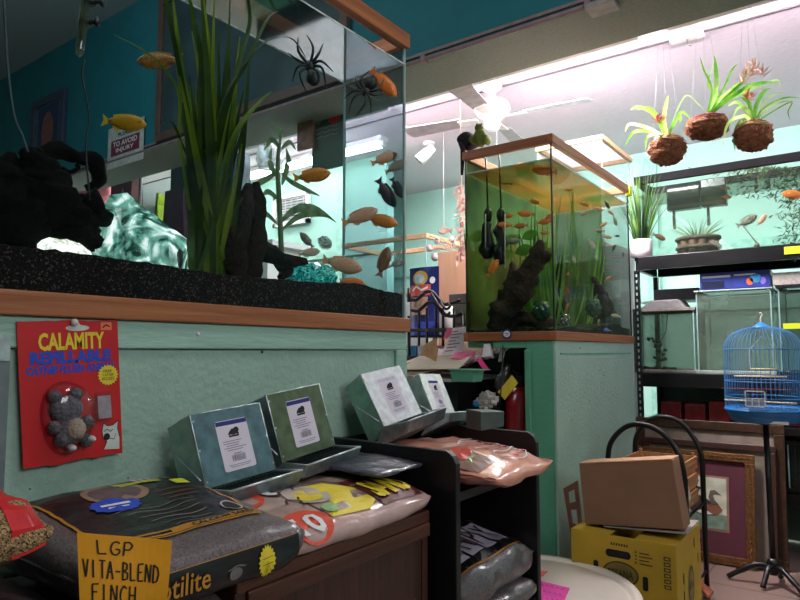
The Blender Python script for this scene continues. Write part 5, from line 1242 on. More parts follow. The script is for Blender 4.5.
MB().hexa([(a.x+.01, CYF-.11, a.z), (b2.x-.01, CYF-.11, a.z), (b2.x-.01, CYF-.031, a.z), (a.x+.01, CYF-.031, a.z), (a.x, CYF-.12, b2.z), (b2.x, CYF-.12, b2.z), (b2.x, CYF-.031, b2.z), (a.x, CYF-.031, b2.z)]).build('tub', MINTD, gb, bevel=.003)
MB().box(a.x-.004, b2.x+.03, CYF-.125, CYF-.031, b2.z, b2.z+.004).build('rim', MINTD, gb)
b = MB()
for k in range(9): rr = random.Random(k+40); b.blob(AY(486+rr.uniform(-6, 8), 402+rr.uniform(-6, 3), CYF-.0), (.028, .02, .022), 9, nz=.35, seed=k, smooth=False)
b.build('crumpled_film', P('crumpled_white_film', (190, 180, 176), .4, var=.1), label='crumpled white plastic film on the ledge left of the extinguisher', cat='plastic film')
MB().blob(AY(477, 404, CYF-.01), (.02, .015, .012), 10, nz=.2).build('blue_scrap', P('cyan_plastic', (20, 120, 170), .5), label='bit of cyan plastic left of the crumpled film', cat='scrap')

# fire extinguisher
c = AD(526, 400, 2.62); ex_ = V((c.x, 2.64, 0)); ex_.x = AY(522, 400, 2.64).x
zt = AY(524, 386, 2.64).z; fe = thing('fire_extinguisher', 'red fire extinguisher beside the green post, with a yellow tag', 'fire extinguisher', (ex_.x, ex_.y, .6))
R0 = .075
MB().lathe([(.0, .0), (R0*.9, .0), (R0, .015), (R0, .30), (R0*.95, .34), (R0*.75, .385), (R0*.4, .415), (R0*.25, .42), (.0, .42)], (ex_.x, ex_.y, zt-.42), 32).build('cylinder', P('extinguisher_red', (150, 14, 24), .3, coat=.5), fe)
MB().lathe([(R0+.001, .14), (R0+.001, .215)], (ex_.x, ex_.y, zt-.42), 32).build('label', P('extinguisher_label', (190, 170, 168), .5, var=.2, vs=60), fe)
MB().lathe([(.012, .0), (.016, .01), (.016, .04), (.01, .05), (0, .05)], (ex_.x, ex_.y, zt-.002), 16).build('valve', P('valve_metal', (60, 60, 62), .4, .8), fe)
MB().tube([(ex_.x, ex_.y, zt+.045), (ex_.x-.04, ex_.y-.01, zt+.07), (ex_.x-.09, ex_.y-.02, zt+.075)], .007, 8).build('handle', BLKM, fe)
MB().tube(cat_pts([(ex_.x-.01, ex_.y-.0, zt+.02), (ex_.x-.05, ex_.y-.03, zt+.06), (ex_.x-.09, ex_.y-.05, zt-.0), (ex_.x-.11, ex_.y-.04, zt-.12), (ex_.x-.115, ex_.y-.03, zt-.26)], 6), .008, 10).build('hose', BLKP, fe)
q = [AY(498, 392, 2.5), AY(505, 400, 2.5), AY(518, 383, 2.5), AY(512, 375, 2.5)]; m4 = quadmap(*q)
MB().hexa([m4(0, 0, 0), m4(1, 0, 0), m4(1, 0, .002), m4(0, 0, .002), m4(0, 1, 0), m4(1, 1, 0), m4(1, 1, .002), m4(0, 1, .002)]).build('inspection_tag', YTAG, fe)
c = AY(503, 378, 2.58); MB().tube([c+V((-.02, 0, -.05)), c, c+V((.03, 0, .06))], [.03, .026, .012], 12).build('discharge_horn', P('smoky_plastic', (60, 56, 58), .2, coat=.6), fe)
MB().box(ex_.x-.1, ex_.x+.1, ex_.y-.09, ex_.y+.022, 0, zt-.421).build('extinguisher_plinth', BLKP, label='black plinth holding up the fire extinguisher', cat='plinth')
b = MB(); b.tube(cat_pts([AY(503, 345, 2.5), AY(502, 375, 2.48), AY(500, 400, 2.47), AY(497, 425, 2.46)], 6), .003, 6); b.build('black_cable', BLKP, label='black cable hanging from the green rail beside the extinguisher', cat='cable')

# ================================================================ MID BACKGROUND (between tanks)
# ================================================================ MID BACKGROUND (between the tanks)
ztk = AY(426, 233, 3.73).z
t3 = aquarium('rimmed_aquarium', 'empty tan rimmed tank far back, seen in the gap between the two big tanks', -3.3, AY(426, 240, 3.73).x, 3.73, 4.25, 1.5, ztk, .03, .035, TAN, TAN, dict(front=GLASSC, back=GLASSC, near=GLASSC, far=GLASSC), EDGE, (-2.9, 4, 1.5))
x3 = AY(426, 240, 3.73).x
MB().box(-3.3, x3, 3.73, 4.25, .01, 1.499).build('tank_cabinet', WHT, label='white cabinet under the far tan rimmed tank', cat='cabinet', bevel=.004)
a = AY(438, 300, 3.5); b2 = AY(470, 250, 3.5)
mb = MB(); mb.box(a.x, -1.72, 3.5, 3.88, 0, AY(450, 251, 3.5).z); mb.build('peach_cupboard', P('peach_laminate', (232, 172, 138), .6, var=.05, vs=4, stretch=(8, 8, .6)), label='tall plain peach wood cupboard behind the iron rack', cat='cupboard', bevel=.003)
ir = thing('iron_rack', 'black iron baker rack with scrolled rails behind the paper heap', 'rack', (-2.1, 3.3, 0))
IX0, IX1 = AY(409, 320, 3.16).x, AY(462, 320, 3.16).x
for x in (IX0, IX1):
    for y in (3.16, 3.44): MB().rod((x, y, 0), (x, y, 1.32), .011, 8).build('post', BLKM, ir)
for z in (.5, 1.0, 1.2): 
    mb = MB().box(IX0, IX1, 3.16, 3.44, z-.012, z); mb.build('shelf', BLKM, ir)
def irpath(pts, y, r=.011): MB().tube(cat_pts([AY(u, v, y) for u, v in pts], 6), r, 8).build('scroll_rail', BLKM, ir)
irpath([(409, 299), (416, 300), (421, 296), (426, 292), (432, 292), (438, 298), (444, 304), (452, 303), (460, 300)], 3.155)
irpath([(411, 310), (417, 311), (422, 308), (428, 303), (434, 303), (439, 308), (446, 315), (455, 316), (462, 313)], 3.15)
irpath([(440, 302), (446, 309), (450, 306), (447, 303)], 3.14, .008)
irpath([(431, 293), (436, 301), (441, 312), (446, 316), (450, 312)], 3.14, .008)
irpath([(410, 330), (430, 330), (462, 330)], 3.15, .012)
for u in (419, 427, 436, 443, 454): 
    MB().rod(AY(u, 308, 3.152), AY(u, 346, 3.152), .008, 8).build('baluster', BLKM, ir)
MB().rod(AY(409, 288, 3.15), AY(409, 302, 3.15), .012, 8).build('finial', BLKM, ir)
# blue pet food bag
y = 3.3; a = AY(410, 330, y); b2 = AY(439, 266, y); z0 = 1.202
t = thing('pet_food_bag', 'navy pet food bag with a gold emblem on the iron rack', 'bag', ((a.x+b2.x)/2, y, z0))
mpb = lambda p, q, o=0: V((a.x+(b2.x-a.x)*p, y-o-.05*math.sin(PI*min(1, max(0, p)))*(1-.7*q), z0+(b2.z-z0)*q))
mpk = lambda p, q, o=0: V((a.x+(b2.x-a.x)*p, y+.05*math.sin(PI*p)*(1-.8*q), z0+(b2.z-z0)*q))
mb = MB(); mb.rect(mpb, 0, 0, 1, 1, 0, 0, 10); mb.rect(mpk, 0, 0, 1, 1, 0, 0, 10); mb.build('bag_body', P('navy_film', (30, 34, 96), .3, var=.2, coat=.4, bump=.4, bs=12), t)
mb = MB(); mb.ell(mpb, .42, .84, .26, .11, .003, 0); mb.ell(mpb, .4, .83, .18, .07, .005, 1); mb.rect(mpb, .06, .58, .78, .74, .003, 2, 4); mb.ell(mpb, .82, .8, .08, .05, .003, 4)
mb.rect(mpb, .1, .3, .7, .56, .003, 3, 4); mb.rect(mpb, 0.02, .0, 1, .2, .003, 5, 4); mb.line(mpb, [(.15, .66), (.3, .72), (.5, .66), (.7, .7)], .03, .005, 4)
mb.build('bag_printing', [P('gold_emblem', (206, 166, 70), .4), P('pale_emblem', (190, 206, 214), .4), P('brick_red_band', (200, 80, 70), .4), P('brown_photo', (170, 130, 110), .5, var=.3, vs=25), WHTT, P('mid_blue_band', (50, 70, 160), .4)], t)
y = 3.26
mb = MB(); c = AY(449, 300, y); mb.lathe([(.05, 0), (.056, .01), (.056, .13), (.045, .15), (.045, .17), (0, .17)], (c.x, y, 1.201), 20); mb.build('white_tub', WPLAS, label='white tub with a small printed mark on the iron rack', cat='tub')
for i in range(4):
    a = AY(454, 300, 3.3); MB().box(a.x+.0, a.x+.14, 3.24, 3.38, 1.202+.062*i, 1.26+.062*i).build('grey_carton', P('grey_carton_'+'abcd'[i], (120, 106, 100), .7, var=.1), label=['bottom carton of the grey brown stack on the iron rack', 'second lowest carton of the grey brown stack', 'second highest carton of the grey brown stack', 'top carton of the grey brown stack on the iron rack'][i], cat='carton', group=None, bevel=.003)
for i, (u, m_, lab) in enumerate(((415, 'teal_box_card', 'small blue box on the lower shelf of the iron rack'), (428, 'white_box_card', 'white box on the lower shelf of the iron rack'), (444, 'orange_box_card', 'peach box on the lower shelf of the iron rack'))):
    a = AY(u, 340, 3.3); MB().box(a.x-.045, a.x+.045, 3.25, 3.36, 1.001, 1.14).build('small_box', P(m_, [(40, 120, 160), (210, 200, 210), (226, 160, 120)][i], .6), label=lab, cat='box', bevel=.003)
# dried garland hanging + wooden fish
t = thing('dried_garland', 'pinkish dried garland hanging beside the tall tank', 'garland', tuple(AY(461, 262, 3.4)))
mb = MB(); rr = random.Random(8)
for i in range(46):
    p = AY(460+rr.uniform(-3, 5), 184+i*1.7, 3.4); d = V((rr.uniform(-1, 1), rr.uniform(-.3, .3), rr.uniform(-1, .6))).normalized()*rr.uniform(.02, .05); mb.strip([p-d, p, p+d], [.002, .012, .002], V((1, .3, .2)))
mb.build('dried_leaves', LEAF('dried_pink_leaf', (196, 140, 130), (226, 196, 190), 20), t)
c = AY(461, 184, 3.4); MB().tube([AY(461, 262, 3.4), AY(460, 220, 3.4), c, (c.x, c.y, CZ)], .003, 6).build('cord', P('jute_cord', (170, 140, 110), .8), t)
c = AY(444, 231, 4.0); t = thing('wooden_fish', 'brown wooden fish ornament against the mint wall', 'ornament', tuple(c))
k = (c-CAM).dot(Fw)/FPX
mpf = lambda a, b, o=0: c+Rt*(a*k)+V((0, 0, b*k))+V((math.sin(YAW), -math.cos(YAW), 0))*o
MB().prism([(-6, -1), (-3, 3), (2, 4), (5, 1), (9, 4), (8, -3), (4, -1), (0, -4), (-4, -3)], mpf, .02).build('body', P('driftwood_brown', (130, 110, 96), .8, var=.3), t, bevel=.003)
MB().rod((c.x, c.y, c.z+.02), (c.x, c.y, CZ), .0012, 5).build('hanging_thread', WHT, t)
t = thing('dried_branches', 'bare grey branches with round seed heads over the peach cupboard', 'dried plant', tuple(AY(446, 254, 3.62)))
mb = MB()
zt = AY(450, 251, 3.5).z
b0 = V((AY(452, 255, 3.62).x, 3.62, zt+.002)); 
for (u, v) in ((430, 236), (436, 244), (440, 238), (448, 232), (456, 236), (432, 250)): mb.tube(cat_pts([b0, AY((u+452)/2, (v+252)/2-3, 3.62), AY(u, v, 3.62)], 4), .003, 5)
mb.build('branches', P('grey_twig', (150, 140, 130), .8), t)
mb = MB()
for (u, v, r) in ((430, 248, 5), (437, 241, 4), (452, 240, 4), (435, 257, 5), (455, 244, 3)): mb.blob(AY(u, v, 3.64), r*.0055, 10, nz=.2, seed=u)
mb.build('seed_heads', P('pinkish_grey_seed_head', (186, 172, 170), .8, var=.2), t)

# spotlight on ceiling
c = AZ(429, 148, CZ-.05); t = thing('spotlight', 'small white adjustable spotlight on the far ceiling left of the tall tank', 'spotlight', (c.x, c.y, CZ-.15))
MB().lathe([(.05, 0), (.05, .02), (0, .02)], (c.x, c.y, CZ-.021), 16).build('ceiling_plate', WHT, t)
MB().rod((c.x, c.y, CZ-.02), (c.x, c.y, CZ-.07), .01, 8).build('stem', WHT, t)
MB().tube([V((c.x+.05, c.y, CZ-.05)), V((c.x-.0, c.y-.02, CZ-.09)), V((c.x-.07, c.y-.05, CZ-.16))], [.03, .045, .055], 16).build('lamp_head', WHT, t)
MB().tube([V((c.x-.0705, c.y-.0505, CZ-.1605)), V((c.x-.0725, c.y-.0515, CZ-.163))], .046, 16).build('lens', P('dark_lens', (60, 56, 56), .2), t)

# ceiling fan
F = AZ(492, 84, CZ); hx, hy = F.x, F.y
kf = (AZ(492, 84, CZ)-CAM).dot(Fw)/FPX
t = thing('ceiling_fan', 'white ceiling fan with pale blades over the tall tank', 'ceiling fan', (hx, hy, CZ-.4))
z = lambda v: AY(492, v, hy).z
MB().lathe([(0, z(94)), (.02, z(94)), (10*kf, z(89)), (10*kf, CZ-.001)], (hx, hy, 0), 24).build('canopy', P('warm_white_metal', (226, 220, 206), .4), t)
MB().rod((hx, hy, z(108)), (hx, hy, z(92)), .02, 10).build('down_rod', WHT, t)
MB().lathe([(0, z(120)), (10*kf, z(119)), (15*kf, z(115)), (18*kf, z(110)), (16*kf, z(104)), (8*kf, z(100)), (0, z(100))], (hx, hy, 0), 28).build('motor_housing', WHT, t)
MB().lathe([(0, z(131)), (6*kf, z(130)), (8*kf, z(126)), (8*kf, z(119.5))], (hx, hy, 0), 24).build('switch_housing', WHT, t)
for i in range(4):
    a = math.radians(8+90*i); ca, sa = math.cos(a), math.sin(a); zb = z(119)
    mpl = lambda p, q, o=0: V((hx+ca*p-sa*q, hy+sa*p+ca*q, zb+o+q*.2))
    MB().prism([(.1, -.02), (.24, -.035), (.24, .035), (.1, .02)], mpl, .006).build('blade_bracket', WHT, t)
    MB().prism([(.22, -.05), (.62, -.068), (.64, -.04), (.65, .04), (.62, .068), (.22, .05)], lambda p, q, o=0: mpl(p, q, o+.007), .008).build('blade', P('pale_grey_blade', (160, 154, 158), .5) if i == 0 else bpy.data.materials['pale_grey_blade'], t)
MB().lathe([(.005, -.12), (.007, -.1), (.002, -.1), (.002, 0)], (hx+.03, hy, z(130)), 8).build('pull_chain', GALV, t)
# ceiling boxes and smoke detector bits
c = AZ(602, 5, HZ); MB().box(c.x-.06, c.x+.06, c.y-.05, c.y+.05, HZ-.02, HZ-.0005).build('junction_box', P('grey_white_box', (150, 148, 150), .6), label='square junction box under the grey green soffit', cat='junction box', bevel=.003)
c = AZ(687, 36, CZ); t = thing('ceiling_hook_plate', 'small white ceiling bracket above the hanging plants', 'bracket', (c.x, c.y, CZ-.06))
MB().box(c.x-.09, c.x+.09, c.y-.03, c.y+.03, CZ-.02, CZ-.001).build('plate', WHT, t, bevel=.004); MB().tube([(c.x, c.y, CZ-.02), (c.x, c.y, CZ-.05), (c.x+.02, c.y, CZ-.06)], .005, 8).build('hook', P('grey_hook', (120, 116, 120), .5, .4), t)

# second tank behind the tall tank on a white slatted cabinet
yC = 3.72; cA = AY(603, 137, yC+.02); xC = cA.x
aq = aquarium('white_lit_aquarium', 'tan rimmed tank standing high behind the tall green tank', xC-.42, xC, yC, 4.3, 1.72, cA.z+.01, .03, .028, TAN, TAN, dict(front=GLASSC, back=GL('frosted_back', (.9, .9, .92), .03, .1, ((220, 222, 228), (236, 234, 238)), .85), near=GLASSC, far=GLASSC), EDGE, (xC-.2, 4, 1.72))
MB().box(xC-.41, xC-.01, yC+.01, 4.29, cA.z+.011, cA.z+.014).build('frosted_lid', GL('frosted_lid_glass', (.9, .9, .92), .03, .1, ((220, 222, 228), (236, 234, 238)), .7), aq)
area('tan_tank_lamp', (xC-.21, 4.0, cA.z+.08), (0, 0, 0), .3, 3.0, (1, .98, 1), .5)
cx1 = AY(631, 250, 3.93).x
area('cabinet_front_fill', (-1.15, 3.25, 2.6), (math.radians(25), 0, 0), .15, 80, (1, .98, 1), .3)  # added light aimed at the louvres behind the tall tank
t = thing('slatted_cabinet', 'white louvred cabinet seen through the right side of the tall tank', 'cabinet', (-1.4, 4, 0))
MB().box(xC-.44, cx1, yC+.012, 3.93, .01, 1.718).build('carcass', WHT, t, bevel=.003); MB().box(xC-.44, xC, 3.931, 4.32, .01, 1.718).build('rear_carcass', WHT, t, bevel=.003)
mb = MB()
for i in range(60):
    zz = .3+i*.0235; mb.hexa([(xC-.4, yC-.002, zz), (cx1-.004, yC-.002, zz), (cx1-.004, yC+.011, zz+.004), (xC-.4, yC+.011, zz+.004), (xC-.4, yC-.002, zz+.006), (cx1-.004, yC-.002, zz+.006), (cx1-.004, yC+.011, zz+.018), (xC-.4, yC+.011, zz+.018)])
mb.build('louvres', P('pale_mint_louvre', (196, 220, 216), .4, var=.15, vs=6, stretch=(.3, 1, 5)), t)
m_, ntt, out = newmat('painted_rainbow_reflection'); bb = node(ntt, 'ShaderNodeBsdfPrincipled'); bb.inputs['Roughness'].default_value = .2  # rainbow reflection painted as surface colour
wv = ntt.nodes.new('ShaderNodeTexWave'); wv.bands_direction = 'Z'; wv.inputs['Scale'].default_value = 5; wv.inputs['Distortion'].default_value = 5; ntt.links.new(coords(ntt), wv.inputs['Vector'])
cr = ntt.nodes.new('ShaderNodeValToRGB'); cols = [(120, 210, 200), (236, 236, 244), (200, 150, 220), (240, 170, 190), (250, 220, 160), (150, 190, 230)]
cr.color_ramp.elements[0].color = rgb(cols[0]); cr.color_ramp.elements[1].color = rgb(cols[5])
for i in range(1, 5): e = cr.color_ramp.elements.new(i/5); e.color = rgb(cols[i])
ntt.links.new(wv.outputs['Fac'], cr.inputs['Fac']); ntt.links.new(cr.outputs['Color'], bb.inputs['Base Color']); ntt.links.new(bb.outputs[0], out.inputs['Surface'])
zf0, zf1 = AY(620, 325, yC).z, AY(620, 245, yC).z
MB().box(xC-.0, cx1-.003, yC-.008, yC-.003, zf0, zf1).build('painted_rainbow_panel', m_, t)  # panel added to carry the painted rainbow

# ================================================================ HANGING BROMELIADS
HUSK = P('coconut_husk', (150, 92, 62), .95, var=.35, vs=50, bump=1.2, bs=140, stretch=(1, 1, 1))
TWINE = P('twine', (214, 180, 130), .8)
def hangplant(u, v, r, D, leaves, label, flower=None, twine=True, squash=.85, fl=None):
    c = AD(u, v, D); k = (c-CAM).dot(Fw)/FPX; t = thing('hanging_bromeliad', label, 'hanging plant', tuple(c-V((0, 0, r*k))), None)
    Rm = r*k
    mb = MB().blob(c, (Rm, Rm, Rm*squash), 24, nz=.12, ns=12, seed=u)
    mb.build('husk_ball', HUSK, t)
    mb = MB(); rr = random.Random(int(u))
    for i in range(90):
        d = V((rr.gauss(0, 1), rr.gauss(0, 1), rr.gauss(0, 1))).normalized(); p = c+V((d.x*Rm, d.y*Rm, d.z*Rm*squash)); e = (d+V((rr.uniform(-1, 1), rr.uniform(-1, 1), rr.uniform(-1, 1)))).normalized()
        mb.tube([p-e*.006, p+d*.004, p+e*rr.uniform(.008, .02)], .0006, 4)
    o_ = mb.build('coir_fibres', P('coir_fibre', (176, 112, 76), .9) if 'coir_fibre' not in bpy.data.materials else bpy.data.materials['coir_fibre'], t); o_['kind'] = 'stuff'
    mb = MB(); top = c+V((0, 0, Rm*squash*.8))
    if twine:
        for j in range(5):
            zz = Rm*squash*(.5+.11*j); rad = Rm*math.sqrt(max(.05, 1-(zz/(Rm*squash))**2))*1.03+.002
            mb.tube([c+V((rad*math.cos(w*PI/9), rad*math.sin(w*PI/9), zz+.004*math.sin(w*1.1+j))) for w in range(19)], .0025, 6)
    else:
        for j in range(3):
            zz = Rm*squash*(.55+.1*j); rad = Rm*math.sqrt(max(.05, 1-(zz/(Rm*squash))**2))*1.03+.002
            mb.tube([c+V((rad*math.cos(w*PI/9), rad*math.sin(w*PI/9), zz)) for w in range(19)], .0018, 6)
    mb.build('twine_wrap', TWINE if twine else P('magenta_thread', (140, 40, 70), .7), t)
    mb = MB()
    for j, (pts, w) in enumerate(leaves):
        P3 = [top]+[AD(a, b, D+dz) for a, b, dz in pts]; q = cat_pts(P3, 6); L = len(q)
        mb.strip(q, [.85*w*k*(1 if i < L*.5 else max(.05, 1-((i/(L-1)-.5)*2)**2)) for i in range(L)], 'v', j % 2)
    mb.build('leaves', [LEAF('fresh_green_leaf', (70, 140, 34), (140, 196, 70), 12) if 'fresh_green_leaf' not in bpy.data.materials else bpy.data.materials['fresh_green_leaf'], bpy.data.materials['lime_leaf'] if 'lime_leaf' in bpy.data.materials else LEAF('lime_leaf', (120, 176, 60), (210, 226, 140), 12)], t)
    if fl:
        mb = MB(); rr = random.Random(int(u)+1)
        for (a, b, n_, s_) in fl[0]:
            for i in range(n_):
                p = AD(a+rr.uniform(-s_, s_)*.4, b+rr.uniform(-s_, s_)*.4, D-.01); d = V((rr.uniform(-1, 1), rr.uniform(-1, 1), rr.uniform(-.2, 1))).normalized()*s_*k; mb.strip([p, p+d*.5, p+d], [.001, .0045, .0008])
        mb.build('flower', P(fl[1], fl[2], .6, var=.15), t)
    # suspension wires to the ceiling
    for s in (-1, 0, 1):
        MB().rod(c+V((s*Rm*.7, s*Rm*.2, Rm*.4)), (c.x+s*.005, c.y, CZ), .0004, 4).build('suspension_wire', P('thin_white_wire', (150, 146, 150), .6) if 'thin_white_wire' not in bpy.data.materials else bpy.data.materials['thin_white_wire'], t)
    mb = MB()
    for dx, dv in fl[3] if fl and len(fl) > 3 else ():
        mb.tube(cat_pts([AD(u+dx[0], v+dx[1], D-.02), AD(u+dv[0], v+dv[1], D)], 3), .0013, 5)
    return t
hangplant(667, 150, 17.5, 3.15, [([(655, 116, 0), (640, 107, 0), (630, 110, 0)], 1.6), ([(648, 128, -.03), (630, 124, 0), (625, 132, 0)], 1.7), ([(650, 132, .03), (634, 132, .02), (625, 146, .0)], 1.6), ([(664, 118, 0), (666, 104, 0), (668, 95, 0)], 2.2), ([(675, 122, 0), (682, 112, 0), (691, 120, 0)], 1.6), ([(656, 134, 0), (647, 138, 0), (645, 150, 0)], 1.6), ([(672, 126, 0), (680, 116, -.04), (680, 124, 0)], 1.4), ([(684, 97, 0), (698, 104, 0), (706, 112, 0)], .5), ([(660, 120, .05), (650, 108, .06), (636, 110, .08)], 1.4)],
    'leftmost hanging bromeliad, in a twine wrapped coconut husk with pink bloom', fl=([(658, 120, 26, 7)], 'pink_bloom', (216, 70, 130)))
hangplant(707, 127, 20, 3.05, [([(712, 90, 0), (704, 70, 0), (700, 57, 0)], 1.2), ([(716, 90, 0), (716, 70, 0), (714, 55, 0)], 2.4), ([(722, 92, 0), (732, 70, 0), (738, 64, 0)], 1.2), ([(728, 96, 0), (742, 80, 0), (757, 55, 0)], 1.0), ([(733, 96, -.02), (755, 84, 0), (780, 82, 0)], 2.2), ([(730, 100, 0), (750, 90, 0), (776, 80, 0), (780, 88, 0)], 1.2), ([(725, 98, 0), (741, 84, 0), (748, 66, 0)], 2.2), ([(718, 96, .05), (708, 84, .06), (716, 58, .05)], 1.4), ([(724, 96, .03), (742, 92, .05), (756, 84, .05)], 2.0), ([(720, 100, 0), (736, 86, 0), (746, 80, 0)], 2.4)],
    'middle and tallest hanging bromeliad, husk bound with magenta thread', twine=False, squash=.62, fl=([(752, 72, 30, 12), (745, 80, 20, 9), (762, 74, 16, 10)], 'pale_rose_bloom', (226, 180, 160)))
hangplant(753, 136, 18, 2.95, [([(757, 104, 0), (764, 92, 0), (771, 88, 0)], 2.4), ([(762, 108, 0), (770, 96, 0), (785, 92, 0)], 1.1), ([(764, 108, 0), (784, 98, 0), (800, 98, 0)], 1.2), ([(744, 108, 0), (736, 102, 0), (728, 106, 0)], 2.0), ([(750, 106, 0), (746, 100, 0), (740, 97, 0)], 2.0), ([(744, 116, -.04), (728, 124, -.05), (723, 146, -.04)], 1.8), ([(742, 120, .03), (735, 132, .03), (735, 152, .02)], 1.5), ([(764, 112, 0), (776, 104, 0), (792, 100, 0)], 1.2), ([(790, 102, 0), (788, 112, 0), (790, 120, 0)], .8), ([(748, 110, 0), (738, 108, 0), (732, 120, 0)], 1.5)],
    'rightmost hanging bromeliad with an orange bloom in a dark husk ball', fl=([(749, 98, 24, 8)], 'apricot_bloom', (220, 140, 80)))
# ================================================================ BLACK SHELVING RACK AT THE RIGHT
RY0, RY1 = 3.95, 4.42; RX0, RX1 = -1.135, 1.0
rk = thing('shelving_rack', 'black metal shelving rack holding tanks along the right side', 'shelving rack', (0, 4.2, 0))
Z1T, Z1B = 1.675, 1.595; Z2T, Z2B = .975, .895; Z3 = .56
def beamshelf(z0, z1):
    MB().box(RX0+.03, RX1, RY0, RY0+.03, z0, z1).build('front_beam', BLKM, rk, bevel=.002); MB().box(RX0+.03, RX1, RY1-.03, RY1, z0, z1).build('rear_beam', BLKM, rk)
    MB().box(RX0, RX1, RY0+.031, RY1-.031, z1-.02, z1-.002).build('deck', BLKM, rk)
    MB().box(RX0, RX0+.029, RY0+.045, RY1-.045, z0, z1-.021).build('side_beam', BLKM, rk)
beamshelf(Z1B, Z1T); beamshelf(Z2B, Z2T); beamshelf(.30, .36); beamshelf(.66, .70)
for x in (RX0+.015, RX1-.02):
    for y in (RY0+.02, RY1-.02):
        mb = MB().box(x-.014, x+.014, y-.02, y-.017, 0, 1.594) if 0 else MB().box(x-.015, x+.013, y-.018, y+.016, 0, Z1B-.001)
        up = mb.build('upright', BLKM, rk, bevel=.002)
        if y < 4.1 and x < 0:
            for i in range(34):
                zz = .3+i*.038; MB().box(x-.004, x+.005, y-.0195, y-.0181, zz, zz+.018).build('slot', P('slot_pale', (150, 170, 170), .6) if 'slot_pale' not in bpy.data.materials else bpy.data.materials['slot_pale'], rk)
MB().box(RX0, RX1, RY1-.002, RY1+.004, .01, Z2B).build('added_dark_board', P('grey_green_board', (104, 128, 114), .8, var=.2, vs=3), rk)  # board added to keep the lower rack and floor behind dark
def simple_tank(name, label, x0, x1, y0, y1, z0, z1, glass, rim_m, rimt=.03, rimb=.02, back=None, film=None):
    return aquarium(name, label, x0, x1, y0, y1, z0, z1, rimb, rimt, rim_m, rim_m, dict(near=glass, front=glass, back=glass, far=back or glass), EDGE, ((x0+x1)/2, (y0+y1)/2, z0))
LG = GL('rack_tank_glass', (.80, .87, .83), .03, .03, ((96, 112, 96), (140, 156, 138)), .09, 4)
UX0, UX1 = AY(630.5, 200, RY0+.02).x, .62
simple_tank('display_aquarium', 'long black rimmed tank on the top shelf of the rack', UX0, UX1, RY0+.13, RY1-.0, Z1T+.001, 2.205, LG, P('matte_black_rim', (14, 13, 14), .85, spec=.1), .05, .012)
TYF = RY0+.2
WZ = 2.08
MB().box(UX0+.008, UX1-.008, RY0+.138, RY1-.008, WZ, WZ+.002).build('water_surface', GL('rack_water_surface', (.66, .72, .62), .25, .06), rk)
fl = MB(); fl.box(UX0+.012, UX1-.01, RY0+.14, RY1-.01, Z1T+.015, Z1T+.022); fl.build('sand_layer', GRAV, label='thin layer of dark grit on the floor of the rack tank', cat='gravel', kind='stuff')
for (u0, v0, u1, v1, lab) in ((667, 184, 699, 211, 'wider dark filter box hanging in the top rack tank'), (701, 176, 725, 207, 'narrower dark filter box hanging in the top rack tank')):
    a = AY(u0, v1, RY1-.1); b2 = AY(u1, v0, RY1-.1); t = thing('filter_box', lab, 'filter', ((a.x+b2.x)/2, RY1-.1, a.z))
    MB().box(a.x, b2.x, RY1-.1, RY1-.032, a.z, b2.z).build('box', P('smoky_black_box', (16, 26, 26), .3, var=.2), t, bevel=.006)
    MB().box(a.x+.0, b2.x, RY1-.102, RY1-.101, a.z+.01, a.z+.03).build('grille', P('brown_grille', (70, 60, 56), .5), t)
    MB().box(a.x+.03, a.x+.045, RY1-.09, RY1-.07, a.z-.12, a.z-.001).build('intake_tube', BLKP, t)
# ferny plant right
t = thing('fern_plant', 'feathery dark plant at the right of the top rack tank', 'aquatic plant', tuple(AY(792, 240, RY1-.2)))
mb = MB(); rr = random.Random(14)
for i in range(900):
    q = rr.random(); u = 795+rr.gauss(0, 10) if q < .5 else 760+rr.gauss(0, 22); v = rr.uniform(172, 252) if q < .5 else 168+rr.random()**2*30
    if q >= .5 and v > 200: continue
    p = AY(min(u, 830), max(v, 166), RY1-.2+rr.uniform(-.06, .06)); d = V((rr.uniform(-1, 1), rr.uniform(-.5, .5), rr.uniform(-.6, .8))).normalized()*.016; mb.strip([p-d, p, p+d], [.0008, .0038, .0008], Rt)
for (pts) in ([(796, 255), (793, 220), (797, 190), (792, 170)], [(797, 200), (780, 185), (755, 176), (735, 178)], [(796, 186), (770, 176), (748, 186)], [(798, 230), (785, 222), (780, 214)], [(796, 182), (775, 170), (728, 172)]):
    mb.tube(cat_pts([AY(u, v, RY1-.2) for u, v in pts], 4), .0016, 5)
mb.build('fronds', LEAF('fern_green', (44, 60, 38), (96, 116, 70), 20), t)
c = AY(793, 252, RY1-.2); MB().blob(c, (.03, .03, .05), 12, nz=.2).build('root_ball', BLKP, t)
# white pot with grass (on shelf front inside edge)
def grass_tuft(t, c, n, h, spread, w, m, seed, nm='blades', droop=.25):
    mb = MB(); rr = random.Random(seed)
    for i in range(n):
        a = rr.uniform(0, 2*PI); s = rr.random()**.7*spread; hh = h*rr.uniform(.6, 1)
        p0 = c+V((math.cos(a)*s*.2, math.sin(a)*s*.2, 0)); p1 = c+V((math.cos(a)*s, math.sin(a)*s*.6, hh*(1-droop*(s/spread)**2)))
        mid = p0.lerp(p1, .5)+V((-math.cos(a)*s*.15, 0, hh*.08)); q = [p0*(1-k)**2+mid*2*k*(1-k)+p1*k*k for k in (0, .2, .4, .6, .8, 1)]
        mb.strip(q, [w, w, w*.9, w*.7, w*.45, w*.1], (math.sin(a+1), math.cos(a+1), 0), rr.randint(0, 1))
    mb.build(nm, m, t)
GR2 = [LEAF('grass_green', (50, 90, 30), (120, 160, 70), 10), LEAF('grass_dark', (24, 48, 22), (60, 84, 40), 10)]
c = AY(641, 257, 3.86); c.z = Z1T
xx = AY(641, 250, RY0-.0).x
